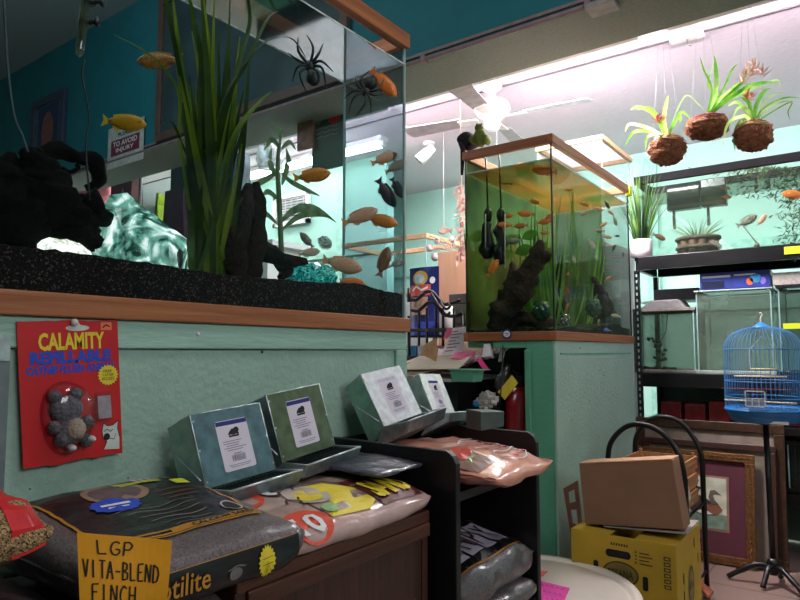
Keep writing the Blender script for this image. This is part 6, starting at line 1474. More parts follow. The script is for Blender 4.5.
pc = V((AY(641.5, 250, RY0+.064).x, RY0+.064, Z1T+.001))
t = thing('potted_grass', 'white pot of tall spiky grass at the left end of the top rack tank', 'potted plant', tuple(pc))
kp = (pc-CAM).dot(Fw)/FPX
MB().lathe([(7.2*kp, 0), (9*kp, .004), (10*kp, .05), (10.3*kp, .1), (10.3*kp, 18*kp), (9.6*kp, 18*kp), (9.2*kp, 16*kp), (0, 16*kp)], tuple(pc), 28).build('pot', P('white_pot', (216, 200, 204), .5, var=.04), t)
grass_tuft(t, pc+V((0, 0, 16.2*kp)), 130, .56, .19, .0028, GR2, 5, droop=.4)
# stump with airplant
sc = V((AY(698, 245, 4.2).x, 4.2, Z1T+.024)); ks = (sc-CAM).dot(Fw)/FPX
t = thing('stump_planter', 'brown log ring planter with spiky leaves in the rack tank', 'tank ornament', tuple(sc))
mb = MB()
for i in range(11):
    a = 2*PI*i/11; p = sc+V((math.cos(a)*15*ks, math.sin(a)*13*ks, 0)); mb.tube([p, p+V((0, 0, (14+3*(i % 2))*ks))], [4.6*ks, 4.2*ks], 10, nz=.12, seed=i)
mb.build('log_ring', P('bark_brown', (84, 58, 42), .8, var=.3, bump=.8, bs=40), t)
mb = MB()
for zz in (6, 15): mb.tube([sc+V((math.cos(w*PI/12)*19.5*ks, math.sin(w*PI/12)*17*ks, zz*ks)) for w in range(25)], 2.0*ks, 8, nz=.15, seed=zz)
mb.build('rope_band', P('dark_bark_band', (70, 54, 44), .8, bump=.6), t)
grass_tuft(t, sc+V((0, 0, 14*ks)), 46, .16, .20, .004, [LEAF('sage_leaf', (80, 110, 84), (130, 150, 110), 10), LEAF('olive_leaf', (90, 110, 60), (140, 150, 90), 10)], 8, droop=.5)
c = AY(757, 243, 4.2); MB().tube([AY(743, 226, 4.2), AY(752, 237, 4.2), c], .004, 6).tube([c, AY(757, 247, 4.2)], [.012, .016], 8).build('sinking_heater', P('heater_grey', (110, 100, 90), .4), label='thin grey heater leaning on the rack tank floor', cat='heater')
for a in ((747, 221, ('y', 4.14), 24, 28, 'R', 'silver', 'silver fish with red fins facing up right in the rack tank'), (762, 220, ('y', 4.14), 14, 50, 'R', 'salmon', 'reddish fish right behind the silver one in the rack tank'), (659, 237, ('y', 4.15), 14, -25, 'R', 'brown', 'brown fish between the white pot and the log planter'), (794, 195, ('y', 4.15), 24, 5, 'L', 'orange', 'orange fish by the ferny plant at the right edge'), (726, 197, ('y', 4.3), 10, 0, 'R', 'orange', 'tiny orange fish far back in the rack tank')):
    fish(*a, group='fish in the long rack tank')
for (u, v, lab) in ((630, 184, 'neon yellow tag on the left corner of the rack tank'), (794, 250, 'neon yellow tag on the front beam of the rack shelf')):
    if v == 184: continue
    c = AY(u, v, RY0-.004); MB().box(c.x-.045, c.x+.05, RY0-.006, RY0-.0005, c.z-.02, c.z+.02).build('yellow_tag', NEON, label=lab, cat='tag')

# lower shelf tanks
a = AY(632, 370, RY0+.05).x; b2 = AY(698, 370, RY0+.05).x
HZG = GL('hazy_dimming_glass', (.62, .68, .64), .04, .1, ((76, 78, 68), (118, 130, 112)), .4, 5)  # film colours darkened to dim the wall seen through the tank
bowt = simple_tank('bowfront_aquarium', 'small hazy tank with grey lid on the lower rack shelf', a-.02, b2-.01, RY0+.05, RY1-.1, Z2T+.001, AY(665, 308, RY0+.05).z, HZG, P('worn_grey_rim', (120, 112, 104), .6, var=.2), .02, .02)
zt_ = AY(665, 308, RY0+.05).z
mb = MB(); mb.prism([(a+.05, 0), (b2-.06, 0), (b2-.1, .05), (a+.11, .05)], lambda p, q, o=0: V((p, RY0+.08+o, zt_+.001+q)), .2); mb.build('lid', P('grey_lid', (120, 114, 116), .5), bowt, bevel=.004)
mb = MB(); 
for i in range(7): mb.tube([(a+.03+.028*i, RY0+.12, Z2T+.016+.012*(i % 2)), (a+.045+.028*i, RY0+.2, Z2T+.02)], .012, 8, nz=.3, seed=i)
mb.build('pebble_layer', P('brown_debris', (70, 56, 46), .8, var=.3), label='brown pebbles on the floor of the small hazy tank', cat='pebbles', kind='stuff')
mb = MB(); rr = random.Random(2)
for i in range(16):
    p = AY(658+rr.uniform(-10, 8), 346+rr.uniform(-8, 14), RY0+.2); mb.blob(p, (.012, .006, .01), 6, nz=.3, seed=i)
mb.tube(cat_pts([AY(667, 314, RY0+.2), AY(666, 330, RY0+.2), AY(660, 345, RY0+.2), AY(664, 362, RY0+.2)], 5), .0025, 6)
mb.build('dark_ivy', P('dark_ivy_leaf', (24, 36, 28), .6), label='dark ivy strand hanging in the small hazy tank', cat='plant')
a2 = AY(698, 370, RY0+.03).x; b3 = AY(775, 370, RY0+.03).x
simple_tank('glass_aquarium', 'large empty hazy glass tank behind the birdcage', a2+.0, b3, RY0+.03, RY1-.06, Z2T+.001, AY(735, 289, RY0+.03).z, GL('hazy_glass_large', (.66, .74, .7), .05, .1, ((112, 112, 100), (156, 168, 150)), .5, 4), P('clear_grey_edge', (150, 160, 150), .4), .008, .02)
zt2 = AY(735, 289, RY0+.03).z
a4 = AY(781, 370, RY0+.03).x
simple_tank('glass_aquarium', 'hazy glass tank at the right edge beside the birdcage', a4, a4+.45, RY0+.03, RY1-.06, Z2T+.001, zt2+.01, GL('hazy_glass_right', (.6, .68, .64), .05, .1, ((80, 86, 78), (110, 122, 108)), .4, 4), BLKP, .02, .02)
c = AY(794, 326, RY0+.02); MB().box(c.x-.05, c.x+.09, RY0+.018, RY0+.022, c.z-.015, c.z+.015).build('yellow_tag', NEON, label='yellow tag on the tank behind the birdcage top', cat='tag')
# blue boxed product on top + grey long box
a = AY(700, 287, RY0+.06); b2 = AY(770, 271, RY0+.06)
t = thing('blue_product_box', 'long blue printed box lying on the large glass tank', 'box', ((a.x+b2.x)/2, RY0+.1, zt2+.001))
ztb = min(b2.z+.01, Z1B-.004)
MB().box(a.x, b2.x, RY0+.06, RY0+.2, zt2+.001, ztb).build('box', P('indigo_box', (40, 50, 120), .4, var=.15), t, bevel=.002)
mpx = lambda p, q, o=0: V((a.x+(b2.x-a.x)*p, RY0+.06-o, zt2+.001+(ztb-zt2)*q))
mb = MB(); mb.rect(mpx, .03, .7, .45, .82, .001, 0); mb.rect(mpx, .03, .1, .36, .5, .001, 1); mb.ell(mpx, .72, .4, .05, .2, .001, 2); mb.ell(mpx, .8, .55, .08, .25, .001, 3); mb.ell(mpx, .9, .4, .04, .2, .001, 4); mb.rect(mpx, .5, .75, .8, .83, .001, 0)
mb.build('printing', [WHTT, P('dark_navy_print', (16, 20, 50), .4), P('orange_fish_print', (220, 90, 50), .4), P('blue_teal_print', (50, 120, 170), .4), P('violet_print', (120, 90, 180), .4)], t)
a = AY(654, 296, RY0+.25); b2 = AY(699, 282, RY0+.25)
MB().box(a.x, b2.x, RY0+.24, RY0+.34, zt_+.06, zt_+.13).build('grey_long_box', P('grey_violet_box', (120, 110, 122), .6), label='long grey box behind the blue box on the rack', cat='box', bevel=.003)
MB().box(a.x-.1, b2.x+.02, RY0+.22, RY1-.04, zt_+.052, zt_+.058).build('light_strip', P('pale_mint_strip', (180, 220, 205), .4), label='pale strip under the long grey box', cat='strip')
a = AY(773, 284, RY0+.06); MB().box(a.x, a.x+.4, RY0+.06, RY0+.2, zt2+.012, min(zt2+.08, Z1B-.01)).build('beige_box', P('beige_speckled_box', (170, 156, 150), .7, var=.15, vs=60), label='beige box at the right end above the hazy tanks', cat='box')
# red packets on shelf below
rr = random.Random(3)
for i in range(7):
    x = -1.02+.13*i; MB().box(x, x+.11, RY0+.08, RY0+.22, .701, .701+rr.uniform(.09, .15)).build('red_packet', P('dark_red_packet_%s' % 'abcdefg'[i], (96+rr.randint(-20, 20), 22, 28) if i != 3 else (70, 40, 60), .4, var=.3), label='dull red packet on the dim shelf under the hazy tanks', cat='packet', group='red packets on the dim rack shelf', bevel=.006)
for i, (x0, x1) in enumerate(((-1.0, -.45), (-.38, .15), (.2, .75))):
    simple_tank('stored_aquarium', ['stored tank low in the rack behind the gold frames', 'stored tank low in the rack behind the cage pole', 'stored tank low in the rack at the right edge'][i], x0, x1, RY0+.05, RY1-.06, .361, .63, GL('dim_glass_%s' % 'abc'[i], (.5, .62, .55), .06, .1, ((60, 70, 64), (90, 110, 96)), .3, 4), BLKP, .02, .02)
mb = MB(); c = AY(790, 348, RY0-.04)

# ================================================================ LEANING FRAMES
def gframe(name, x0, x1, z1, y0, lean, fw, fm, mats, label, draw=None):
    """frame standing on the floor leaning back by lean metres"""
    t = thing(name, label, 'framed picture', ((x0+x1)/2, y0, 0)); H = z1
    d = V((0, lean, math.sqrt(H*H-lean*lean))).normalized(); n = V((0, -d.z, d.y)); W = x1-x0
    mp = lambda a, b, o=0: V((x0, y0, .003))+V((1, 0, 0))*(W*a)+d*(H*b)+n*o
    wa, wb = fw/W, fw/H
    for nm, (a0, b0, a1, b1) in zip(('bottom_moulding', 'top_moulding', 'left_moulding', 'right_moulding'), ((0, 0, 1, wb), (0, 1-wb, 1, 1), (0, wb, wa, 1-wb), (1-wa, wb, 1, 1-wb))):
        b = MB(); b.hexa([mp(a0, b0, 0), mp(a1, b0, 0), mp(a1, b0, .022), mp(a0, b0, .022), mp(a0, b1, 0), mp(a1, b1, 0), mp(a1, b1, .022), mp(a0, b1, .022)]); b.build(nm, fm, t, bevel=.004)
        e = MB(); 
        if a1-a0 > b1-b0: n_ = int(W/.012); [e.blob(mp(a0+(a1-a0)*(k+.5)/n_, (b0+b1)/2, .022), (.0045, .004, .006), 5) for k in range(n_)]
        else: n_ = int(H/.012); [e.blob(mp((a0+a1)/2, b0+(b1-b0)*(k+.5)/n_, .022), (.006, .004, .0045), 5) for k in range(n_)]
        if draw == 'duck': e.build('beading', GOLD, t)
    b = MB(); b.hexa([mp(wa, wb, .002), mp(1-wa, wb, .002), mp(1-wa, wb, .01), mp(wa, wb, .01), mp(wa, 1-wb, .002), mp(1-wa, 1-wb, .002), mp(1-wa, 1-wb, .01), mp(wa, 1-wb, .01)]); b.build('mat_board', mats[0], t)
    return t, mp
a = AY(757, 566, 3.74); tl_ = AY(645, 450, 3.8)
DX1 = a.x; DX0 = DX1-.60
t, mp = gframe('duck_picture', DX0, DX1, .565, 3.74, .09, .045, GOLD, [P('burgundy_mat', (88, 34, 50), .8, var=.08)], 'gold framed duck print with burgundy mat leaning on the floor', 'duck')
# duck sheet: px 688..727 x 480..530
pa = .5; W_ = .60
ua = lambda u: (AY(u, 505, 3.79).x-DX0)/W_
a0, a1 = ua(683), ua(727); b0, b1 = .30, .76
mb = MB(); mb.rect(mp, a0-.02, b0-.02, a1+.02, b1+.02, .0105, 1); mb.rect(mp, a0, b0, a1, b1, .0115, 0)
mb.rect(mp, a0, b0, a1, b0+.13, .012, 2); 
mb.build('print_sheet', [P('ivory_sheet', (200, 196, 176), .8), P('tan_border', (150, 110, 90), .7), P('green_grey_water', (120, 136, 120), .8, var=.2, vs=30)], t)
A = lambda p: a0+(a1-a0)*p; B = lambda q: b0+(b1-b0)*q
mb = MB()
def prof(pts, off, m): mb.add([mp(A(p), B(q), off) for p, q in pts], [tuple(range(len(pts)))], m)
prof([(.1, .5), (.25, .66), (.5, .6), (.7, .5), (.85, .36), (.75, .26), (.45, .24), (.2, .3)], .0124, 0)
prof([(.55, .46), (.8, .5), (.92, .38), (.8, .27), (.6, .28)], .0128, 1)
prof([(.68, .46), (.6, .6), (.64, .74), (.74, .76), (.9, .66), (.78, .68), (.7, .66), (.74, .56), (.84, .48)], .0128, 2)
prof([(.2, .6), (.28, .8), (.4, .95), (.34, .8), (.55, .78), (.4, .74), (.36, .6)], .0126, 3)
prof([(.3, .3), (.5, .36), (.7, .28), (.5, .25)], .0130, 4)
mb.build('duck_painting', [P('duck_brown_black', (56, 48, 50), .7), P('duck_chestnut', (130, 80, 56), .7), P('duck_neck_grey', (110, 90, 80), .7), P('duck_wing', (40, 38, 46), .7), WHTT], t)
zA_ = AY(700, 423, 3.84).z
gframe('framed_picture', AY(633, 430, 3.83).x, AY(783, 430, 3.83).x, zA_+.01, 3.815, .10, .05, P('dark_frame_gold_edge', (60, 38, 24), .4, .2, var=.3, vs=60), [P('taupe_mat', (130, 112, 100), .8)], 'largest gold brown frame with a taupe mat leaning behind the duck print')
gframe('framed_picture', AY(640, 440, 3.78).x, AY(773, 440, 3.78).x+.0, AY(700, 440, 3.80).z-.01, 3.778, .10, .035, P('mahogany_frame', (60, 32, 26), .4), [P('dark_taupe_mat', (110, 96, 84), .8)], 'dark mahogany frame between the duck print and the largest frame')

# ================================================================ BIRDCAGE
cg = AZ(767, 572, .0); CGX, CGY = AD(763, 370, 3.1).x, AD(763, 370, 3.1).y
cgt = thing('birdcage', 'sky blue domed wire birdcage on a black stand', 'birdcage', (CGX, CGY, .75))
kz = lambda v: AY(763, v, CGY).z
BLUEW = P('sky_blue_wire', (66, 124, 180), .4, var=.04); BLUEP = P('blue_plastic_tray', (28, 112, 178), .35, var=.06)
CR = 34.8*(V((CGX, CGY, 1.1))-CAM).dot(Fw)/FPX
ztop, zring, zb = kz(327), kz(349), kz(408)
mb = MB(); NB = 54
for i in range(NB):
    a = 2*PI*i/NB; pts = [(CR, zb), (CR, zring)]+[(CR*math.cos(w*PI/2/7)**.8 if w < 7 else .02, zring+(ztop-zring)*math.sin(w*PI/2/7)) for w in range(1, 8)]
    mb.tube([(CGX+r*math.cos(a), CGY+r*math.sin(a), z) for r, z in pts], .0011, 4, cap=False)
mb.build('wire_bars', BLUEW, cgt)
for z_ in (zb+.003, kz(397), kz(381), zring):
    MB().tube([(CGX+CR*math.cos(w*PI/20), CGY+CR*math.sin(w*PI/20), z_) for w in range(41)], .0022, 6).build('wire_ring', BLUEW, cgt)
MB().lathe([(.045, 0), (.04, .008), (.02, .02), (.006, .03), (0, .032)], (CGX, CGY, ztop-.006), 24).build('cap', BLUEP, cgt)
MB().tube(cat_pts([(CGX, CGY, ztop+.02), (CGX, CGY, ztop+.045), (CGX+.006, CGY, ztop+.06), (CGX, CGY, ztop+.07), (CGX-.005, CGY, ztop+.062)], 5), .0032, 8).build('hanging_hook', WPLAS, cgt)
zt0 = kz(421)
MB().lathe([(CR*.80, zt0), (CR*.86, zt0+.002), (CR*.95, zt0+.035), (CR*1.01, zt0+.05), (CR*1.03, zb-.006), (CR*1.03, zb), (CR*.98, zb), (CR*.95, zt0+.03), (0, zt0+.02)], (CGX, CGY, 0), 48).build('base_tray', BLUEP, cgt)
MB().lathe([(CR*1.032, 0), (CR*1.036, .003), (CR*1.032, .006)], (CGX, CGY, zt0+.052), 48).build('tray_seam', P('dark_blue_seam', (14, 70, 120), .4), cgt)
MB().box(CGX-.0, CGX+.11, CGY-CR*.84, CGY-CR*.80, zt0+.001, zt0+.014).build('white_drawer_edge', WPLAS, cgt)
for (u0, u1, v) in ((734, 787, 376), (727, 798, 399)):
    p, q = AY(u0, v, CGY-.02), AY(u1, v+ (4 if v > 390 else 1), CGY-.02)
    if v > 390: p.y -= .06; q.y -= .06
    MB().rod(p, q, .005, 10).build('perch', P('pale_perch_wood', (196, 180, 150), .6), cgt)
c = AY(755, 399, CGY-CR-.015); kk = .0047
mb = MB()
for (x0, x1, z0, z1) in ((-9, 9, -8, -7), (-9, 9, 7, 8), (-9, -8, -8, 8), (8, 9, -8, 8), (-9, 9, 0, .8), (-3, -2.4, -8, 0), (3, 3.6, -8, 0)): mb.box(c.x+x0*kk, c.x+x1*kk, c.y, c.y+.005, c.z+z0*kk, c.z+z1*kk)
mb.build('feeder_door', WPLAS, cgt); MB().box(c.x-8*kk, c.x+8*kk, c.y+.006, c.y+.03, c.z-8*kk, c.z-.5*kk).build('feeder_cup', GL('clear_cup', (.85, .88, .92), .1, .05, ((190, 195, 205), (220, 220, 226)), .35), cgt)
t = [(CGX-.055, CGY, kz(369)), (CGX-.055, CGY, kz(350)), (CGX, CGY, kz(336)), (CGX+.055, CGY, kz(350)), (CGX+.055, CGY, kz(369))]
sw_ = MB().tube([t[0], t[1], t[2], t[3], t[4]], .0016, 5).build('swing_wire', WPLAS, cgt); MB().rod(t[0], t[4], .004, 8).build('swing_bar', P('cream_bar', (206, 190, 140), .6), cgt)
MB().rod(AY(722, 388, CGY+.1), AY(800, 390, CGY+.1), .0012, 5).build('red_string', P('red_string', (200, 30, 50), .6), cgt)
st_ = thing('cage_stand', 'black iron pole stand with curved legs under the blue birdcage', 'stand', (CGX, CGY, 0))
MB().rod((CGX+.005, CGY, .09), (CGX, CGY, zt0-.001), .013, 12).build('pole', BLKM, st_)
MB().lathe([(.0, .0), (.03, .0), (.06, .008), (.06, .014), (0, .014)], (CGX, CGY, zt0-.016), 20).build('top_plate', BLKM, st_)
MB().lathe([(.02, .05), (.03, .07), (.024, .09), (.03, .1), (.018, .125)], (CGX+.005, CGY, 0), 16).build('hub', BLKM, st_)
for a in (192, 318, 78, 255):
    w = math.radians(a); dx, dy = math.cos(w), math.sin(w)
    L = .19 if a in (192, 318) else .11
    q = cat_pts([(CGX+.005+dx*.01, CGY+dy*.01, .085), (CGX+dx*L*.35, CGY+dy*L*.35, .085), (CGX+dx*L*.75, CGY+dy*L*.75, .045), (CGX+dx*L, CGY+dy*L, .013)], 5)
    MB().tube(q, lerp_list([.016, .014, .012, .013], len(q)), 8, nz=.1, seed=a).build('leg', BLKM, st_)

# ================================================================ ARCHED STAND WITH CRATES
pa_ = thing('arched_stand', 'black metal stand with two arched ends holding slatted crates', 'plant stand', (-.8, 3.05, 0))
YA_, YB_ = 2.84, 3.2
def arch(pts, y):
    P3 = [AY(u, v, y) for u, v in pts]; P3 = [V((P3[0].x, y, .0))]+P3+[V((P3[-1].x, y, .0))]
    q = cat_pts(P3[1:-1], 6); MB().tube([P3[0]]+q+[P3[-1]], .0115, 10).build('arched_leg', BLKM, pa_); return P3
A1 = arch([(608, 458), (610, 445), (617, 434), (628, 426), (641, 424.5), (656, 429), (670, 441), (680, 458), (685, 480)], YA_)
A2 = arch([(635, 450), (636, 438), (642, 426), (652, 419), (664, 417), (678, 421), (692, 435), (701, 455), (703, 480)], YB_)
xl_, xr_ = A1[0].x, A1[-1].x
zc = AY(690, 500, YB_).z
for z_ in (.42, .12): 
    MB().rod((xl_+.002, YA_, z_), (A2[0].x, YB_, z_), .006, 8).build('rail', BLKM, pa_); MB().rod((xr_-.002, YA_, z_), (A2[-1].x, YB_, z_), .006, 8).build('rail', BLKM, pa_)
def crate(x0, x1, y0, y1, z0, z1, label, rows=3):
    t = thing('wooden_crate', label, 'crate', ((x0+x1)/2, (y0+y1)/2, z0))
    h = (z1-z0)/(rows+.15)
    for i in range(rows):
        za = z0+i*h*1.05; zb_ = za+h*.78
        MB().box(x0, x1, y0, y0+.008, za, zb_).build('slat', PINE, t, bevel=.001); MB().box(x0, x1, y1-.008, y1, za, zb_).build('slat', PINE, t, bevel=.001)
        MB().box(x0, x0+.008, y0+.009, y1-.009, za, zb_).build('slat', PINE, t, bevel=.001); MB().box(x1-.008, x1, y0+.009, y1-.009, za, zb_).build('slat', PINE, t, bevel=.001)
    for x in (x0+.009, x1-.021):
        for y in (y0+.009, y1-.021): MB().box(x, x+.012, y, y+.012, z0, z1-.004).build('corner_block', PINE, t)
    MB().box(x0+.009, x1-.009, y0+.022, y1-.022, z0, z0+.006).build('bottom_board', PINE, t)
    return t
zt1 = AY(660, 455, YB_-.03).z+.028
crate(max(xl_, A2[0].x)+.02, min(xr_, A2[-1].x)-.018, YA_+.014, YB_-.014, .428, zt1, 'slatted pine crate in the upper tier of the arched stand')
crate(max(xl_, A2[0].x)+.02, min(xr_, A2[-1].x)-.018, YA_+.014, YB_-.014, .128, .33, 'slatted pine crate in the lower tier of the arched stand')
mb = MB(); c = AY(682, 466, 3.05); mb.blob((c.x-.0, 3.0, .5), (.04, .05, .07), 12, nz=.2); mb.build('white_packet', WPLAS, label='white packet inside the upper pine crate', cat='packet')

# ================================================================ YELLOW BOX, CARDBOARD BOX
bx0, bx1, by0, by1, bz0, bz1 = -.925, -.558, 2.33, 2.70, .115, .448
yb = thing('banana_box', 'yellow printed fruit box with oval hand holes on a dark tray', 'box', ((bx0+bx1)/2, (by0+by1)/2, bz0))
th = .005
MB().box(bx0, bx1, by0, by0+th, bz0, bz1).build('front_panel', YBOX, yb, bevel=.001); MB().box(bx0, bx1, by1-th, by1, bz0, bz1).build('rear_panel', YBOX, yb, bevel=.001)
MB().box(bx0, bx0+th, by0+th, by1-th, bz0, bz1).build('side_panel', YBOX, yb, bevel=.001); MB().box(bx1-th, bx1, by0+th, by1-th, bz0, bz1).build('side_panel', YBOX, yb, bevel=.001)
MB().box(bx0+th, bx1-th, by0+th, by1-th, bz0, bz0+.006).build('bottom_panel', YBOX, yb)
for (a, b_, c_, d) in ((bx0+th, bx0+.14, by0+th, by1-th), (bx1-.14, bx1-th, by0+th, by1-th)): MB().box(a, b_, c_, d, bz1-.006, bz1-.002).build('top_flap', YBOX, yb)
mpy = lambda p, q, o=0: V((bx0+(bx1-bx0)*p, by0-o-.0005, bz0+(bz1-bz0)*(1-(1-q)*.66)))
mpz = lambda p, q, o=0: V((bx1+o+.0005, by0+(by1-by0)*p, bz0+(bz1-bz0)*q))
DK = P('black_hand_hole', (14, 12, 10), .9); DGREY = P('dark_olive_print', (50, 44, 26), .7)
mb = MB()
def hole(mp_, cx, cy, w, h, m=0):
    if w > h: mb.rect(mp_, cx-w/2, cy-h/2, cx+w/2, cy+h/2, .0004, m); mb.ell(mp_, cx-w/2, cy, .03, h/2, .0006, m); mb.ell(mp_, cx+w/2, cy, .03, h/2, .0006, m)
    else: mb.rect(mp_, cx-w/2, cy-h/2, cx+w/2, cy+h/2, .0004, m); mb.ell(mp_, cx, cy-h/2, w/2, .03, .0006, m); mb.ell(mp_, cx, cy+h/2, w/2, .03, .0006, m)
hole(mpy, .47, .72, .18, .12); hole(mpy, .25, .47, .05, .12); hole(mpy, .72, .34, .05, .16)
mb.ell(mpy, .49, .42, .17, .19, .0006, 1, 32); mb.ell(mpy, .49, .42, .155, .17, .0008, 2, 32); mb.text('BESANA', mpy, .37, .36, .61, .48, .0012, 1)
[mb.rect(mpy, .4+.025*k, .85, .415+.025*k, .89, .0006, 1) for k in range(7)]
for k in range(4): mb.rect(mpy, .63, .79-.055*k, .645, .815-.055*k, .0006, 1); mb.rect(mpy, .67, .79-.055*k, .76+.03*(k % 2), .805-.055*k, .0006, 1)
for k in range(6): mb.rect(mpy, .89, .75-.085*k, .95, .81-.085*k, .0006, 1); mb.rect(mpy, .9, .765-.085*k, .94, .795-.085*k, .0009, 3)
for k in range(5): mb.line(mpy, [(.8+.02*k, .02), (.83+.02*k, .1)], .012, .0006, 1)
mb.ell(mpz, .55, .45, .12, .2, .0006, 1, 28); mb.ell(mpz, .55, .45, .1, .17, .0009, 2, 28); mb.text('BESANA', mpz, .47, .41, .63, .49, .0012, 1)
for q in (.6, .42, .22): hole(mpz, .25, q, .04, .06)
mb.rect(mpz, .7, .8, .74, .9, .0006, 0); mb.rect(mpz, .85, .6, .88, .7, .0006, 0)
mb.build('box_printing', [DK, DGREY, P('olive_print_light', (120, 100, 40), .7), YBOX], yb)
tr_ = MB(); tr_.hexa([(bx0+.02, by0+.03, 0), (bx1-.02, by0+.03, 0), (bx1-.02, by1-.02, 0), (bx0+.02, by1-.02, 0), (bx0-.0, by0, .112), (bx1+.005, by0, .112), (bx1+.005, by1+.01, .112), (bx0-.0, by1+.01, .112)])
tr_.build('dark_tray', P('slate_blue_crate', (40, 52, 70), .5), label='dark slate crate under the yellow fruit box', cat='crate', bevel=.006)
# cardboard box rolled
c0 = AY(585, 524, 2.40); c1 = AY(684, 530, 2.40); c3 = AY(579, 464, 2.40)
cc = (AY(579, 464, 2.40)+AY(684, 530, 2.40)+AY(672, 460, 2.40)+AY(585, 524, 2.40))/4
w_ = .335; h_ = .235; ang = math.radians(8)
hx_ = V((math.cos(ang), 0, -math.sin(ang))); hz_ = V((math.sin(ang)*-1, 0, -math.cos(ang)))*-1
hx_ = V((math.cos(ang), 0, math.sin(-ang))); hz_ = V((math.sin(ang), 0, math.cos(ang)))
hz_ = V((-math.sin(ang)*.35, 0, 1)).normalized(); hx_ = (AY(684, 530, 2.40)-AY(585, 524, 2.40)).normalized()
mpk = lambda p, q, o=0: AY(585, 524, 2.40)+(AY(684, 530, 2.40)-AY(585, 524, 2.40))*p*(1-q)+((AY(672, 460, 2.40)-AY(579, 464, 2.40))*p)*q+(AY(579, 464, 2.40)-AY(585, 524, 2.40))*q+V((0, -o, 0))
kb = thing('cardboard_box', 'plain brown cardboard box tilted on top of the yellow box', 'box', tuple(mpk(.5, 0, -.06)))
mb = MB(); mb.hexa([mpk(0, 0, -.1), mpk(1, 0, -.1), mpk(1, 0, 0), mpk(0, 0, 0), mpk(0, 1, -.1), mpk(1, 1, -.1), mpk(1, 1, 0), mpk(0, 1, 0)]); mb.build('carton', CARDB, kb, bevel=.002)
mb = MB(); mb.hexa([mpk(0, 1.002, -.1), mpk(1, 1.002, -.1), mpk(1, 1.002, .001), mpk(0, 1.002, .001), mpk(0, 1.02, -.1), mpk(1, 1.02, -.1), mpk(1, 1.02, .001), mpk(0, 1.02, .001)]); mb.build('top_flap', P('kraft_flap', (186, 140, 108), .8), kb, bevel=.001)
mb = MB(); mb.hexa([mpk(.2, -.04, -.2), mpk(1.02, -.06, -.2), mpk(1.02, -.06, -.0), mpk(.2, -.03, -.0), mpk(.2, -.02, -.2), mpk(1.02, -.035, -.2), mpk(1.02, -.035, 0), mpk(.2, -.012, 0)]); mb.build('magazine', P('grey_magazine', (150, 140, 134), .6), label='thin grey magazine pressed under the tilted cardboard box', cat='magazine')
mb = MB(); q = [AY(571, 520, 2.5)-V((.012,0,0)), AY(584, 522, 2.5)-V((.012,0,0)), AY(580, 481, 2.5)-V((.012,0,0)), AY(566, 489, 2.5)-V((.012,0,0))]; t = thing('lattice_board', 'brown lattice board sticking up behind the cardboard box', 'panel', (q[0].x, q[0].y, .01))
m4 = quadmap(*q); s_ = -1 if (m4(0, 0, 1)-m4(0, 0, 0)).y > 0 else 1
for (p0, q0, p1, q1) in ((0, -2.35, .25, 1), (.75, -2.35, 1, 1), (.25, .82, .75, 1), (.25, .3, .75, .5), (.25, -.3, .75, -.1), (.25, -1.2, .75, -1.0), (.25, -2.3, .75, -2.1)):
    MB().hexa([m4(p0, q0, -.012), m4(p1, q0, -.012), m4(p1, q0, 0), m4(p0, q0, 0), m4(p0, q1, -.012), m4(p1, q1, -.012), m4(p1, q1, 0), m4(p0, q1, 0)]).build('slat', P('brown_slat', (130, 84, 66), .6) if 'brown_slat' not in bpy.data.materials else bpy.data.materials['brown_slat'], t)
# copper bundle near floor at right of the box
mb = MB(); c = AZ(699, 592, .03)
for k in range(4): mb.tube(cat_pts([c+V((-.05, .02*k-.03, .0)), c+V((0, .02*k-.02, .03)), c+V((.05, .02*k-.04, .0))], 5), .012, 8)
mb.build('copper_packet', P('copper_foil', (210, 120, 90), .35, .3, var=.2), label='shiny copper coloured packet on the floor right of the yellow box', cat='packet')
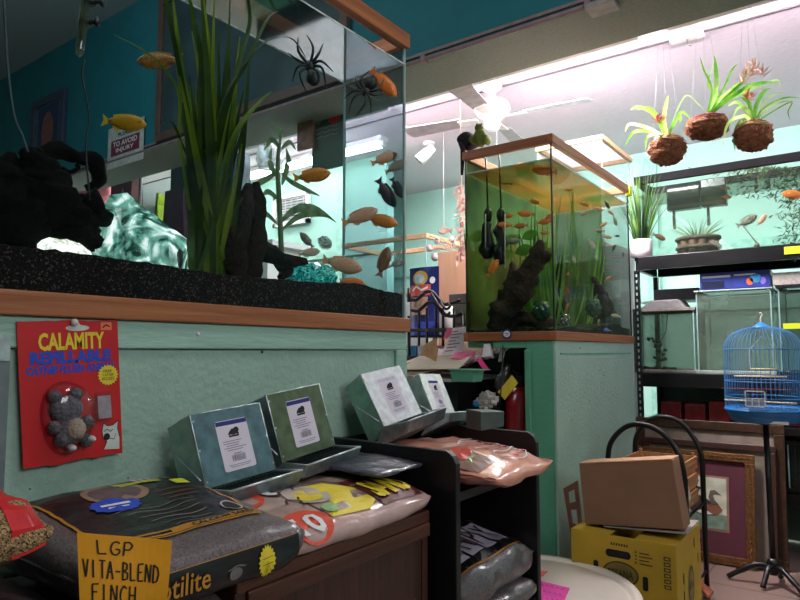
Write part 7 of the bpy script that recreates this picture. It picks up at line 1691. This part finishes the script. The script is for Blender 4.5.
# ================================================================ ROUND TUB
D = 2.1; c = AD(530, 600, D); TXC, TYC, TZ = c.x, c.y, .33; R = .352
tb = thing('round_bin', 'white round lidded bin with pink notes in the foreground', 'bin', (TXC, TYC, 0))
LIDM = P('white_lid_plastic', (214, 200, 190), .45, var=.05, vs=6)
MB().lathe([(R*.8, 0), (R*.82, .01), (R*.93, TZ-.03)], (TXC, TYC, 0), 64).build('drum', LIDM, tb)
MB().lathe([(R*.94, TZ-.05), (R, TZ-.045), (R, TZ-.008), (R*.985, TZ), (R*.93, TZ), (R*.93, TZ-.0), (R*.91, TZ-.012), (R*.885, TZ-.014), (R*.87, TZ-.005), (0, TZ-.004)], (TXC, TYC, 0), 96).build('lid', LIDM, tb)
def flatnote(px, m, nm, label, lines=0, lm=INK, z=TZ-.0035):
    q = [AZ(u, v, z) for u, v in px]; mp_ = quadmap(*q); mb = MB()
    s = 1 if (mp_(0, 0, 1)-mp_(0, 0, 0)).z > 0 else -1
    mb.hexa([mp_(0, 0, -.0008*s), mp_(1, 0, -.0008*s), mp_(1, 0, 0), mp_(0, 0, 0), mp_(0, 1, -.0008*s), mp_(1, 1, -.0008*s), mp_(1, 1, 0), mp_(0, 1, 0)])
    for k in range(lines):
        for j in range(5): mb.line(mp_, [(.12+.16*j, .85-.75*k/max(1, lines-1)), (.16+.16*j, .89-.75*k/max(1, lines-1)), (.22+.16*j, .83-.75*k/max(1, lines-1))], .018, .0006*s, 1)
    return mb.build(nm, [m, lm], label=label, cat='note')
flatnote([(527, 605), (560, 610), (570, 588), (538, 580)], P('magenta_note', (236, 70, 170), .7), 'pink_note', 'bright magenta note with writing lying on the white bin lid', 4, NAVY)
flatnote([(530, 582), (543, 576), (548, 571), (533, 570)], P('coral_note', (226, 90, 90), .7), 'red_note', 'small red and white slip near the bookcase edge of the bin lid', 2, WHTT)
S.view_settings.view_transform = 'Standard'; S.view_settings.look = 'None'; S.view_settings.gamma = 1
S.view_settings.use_curve_mapping = False; S.view_settings.exposure = 0.0
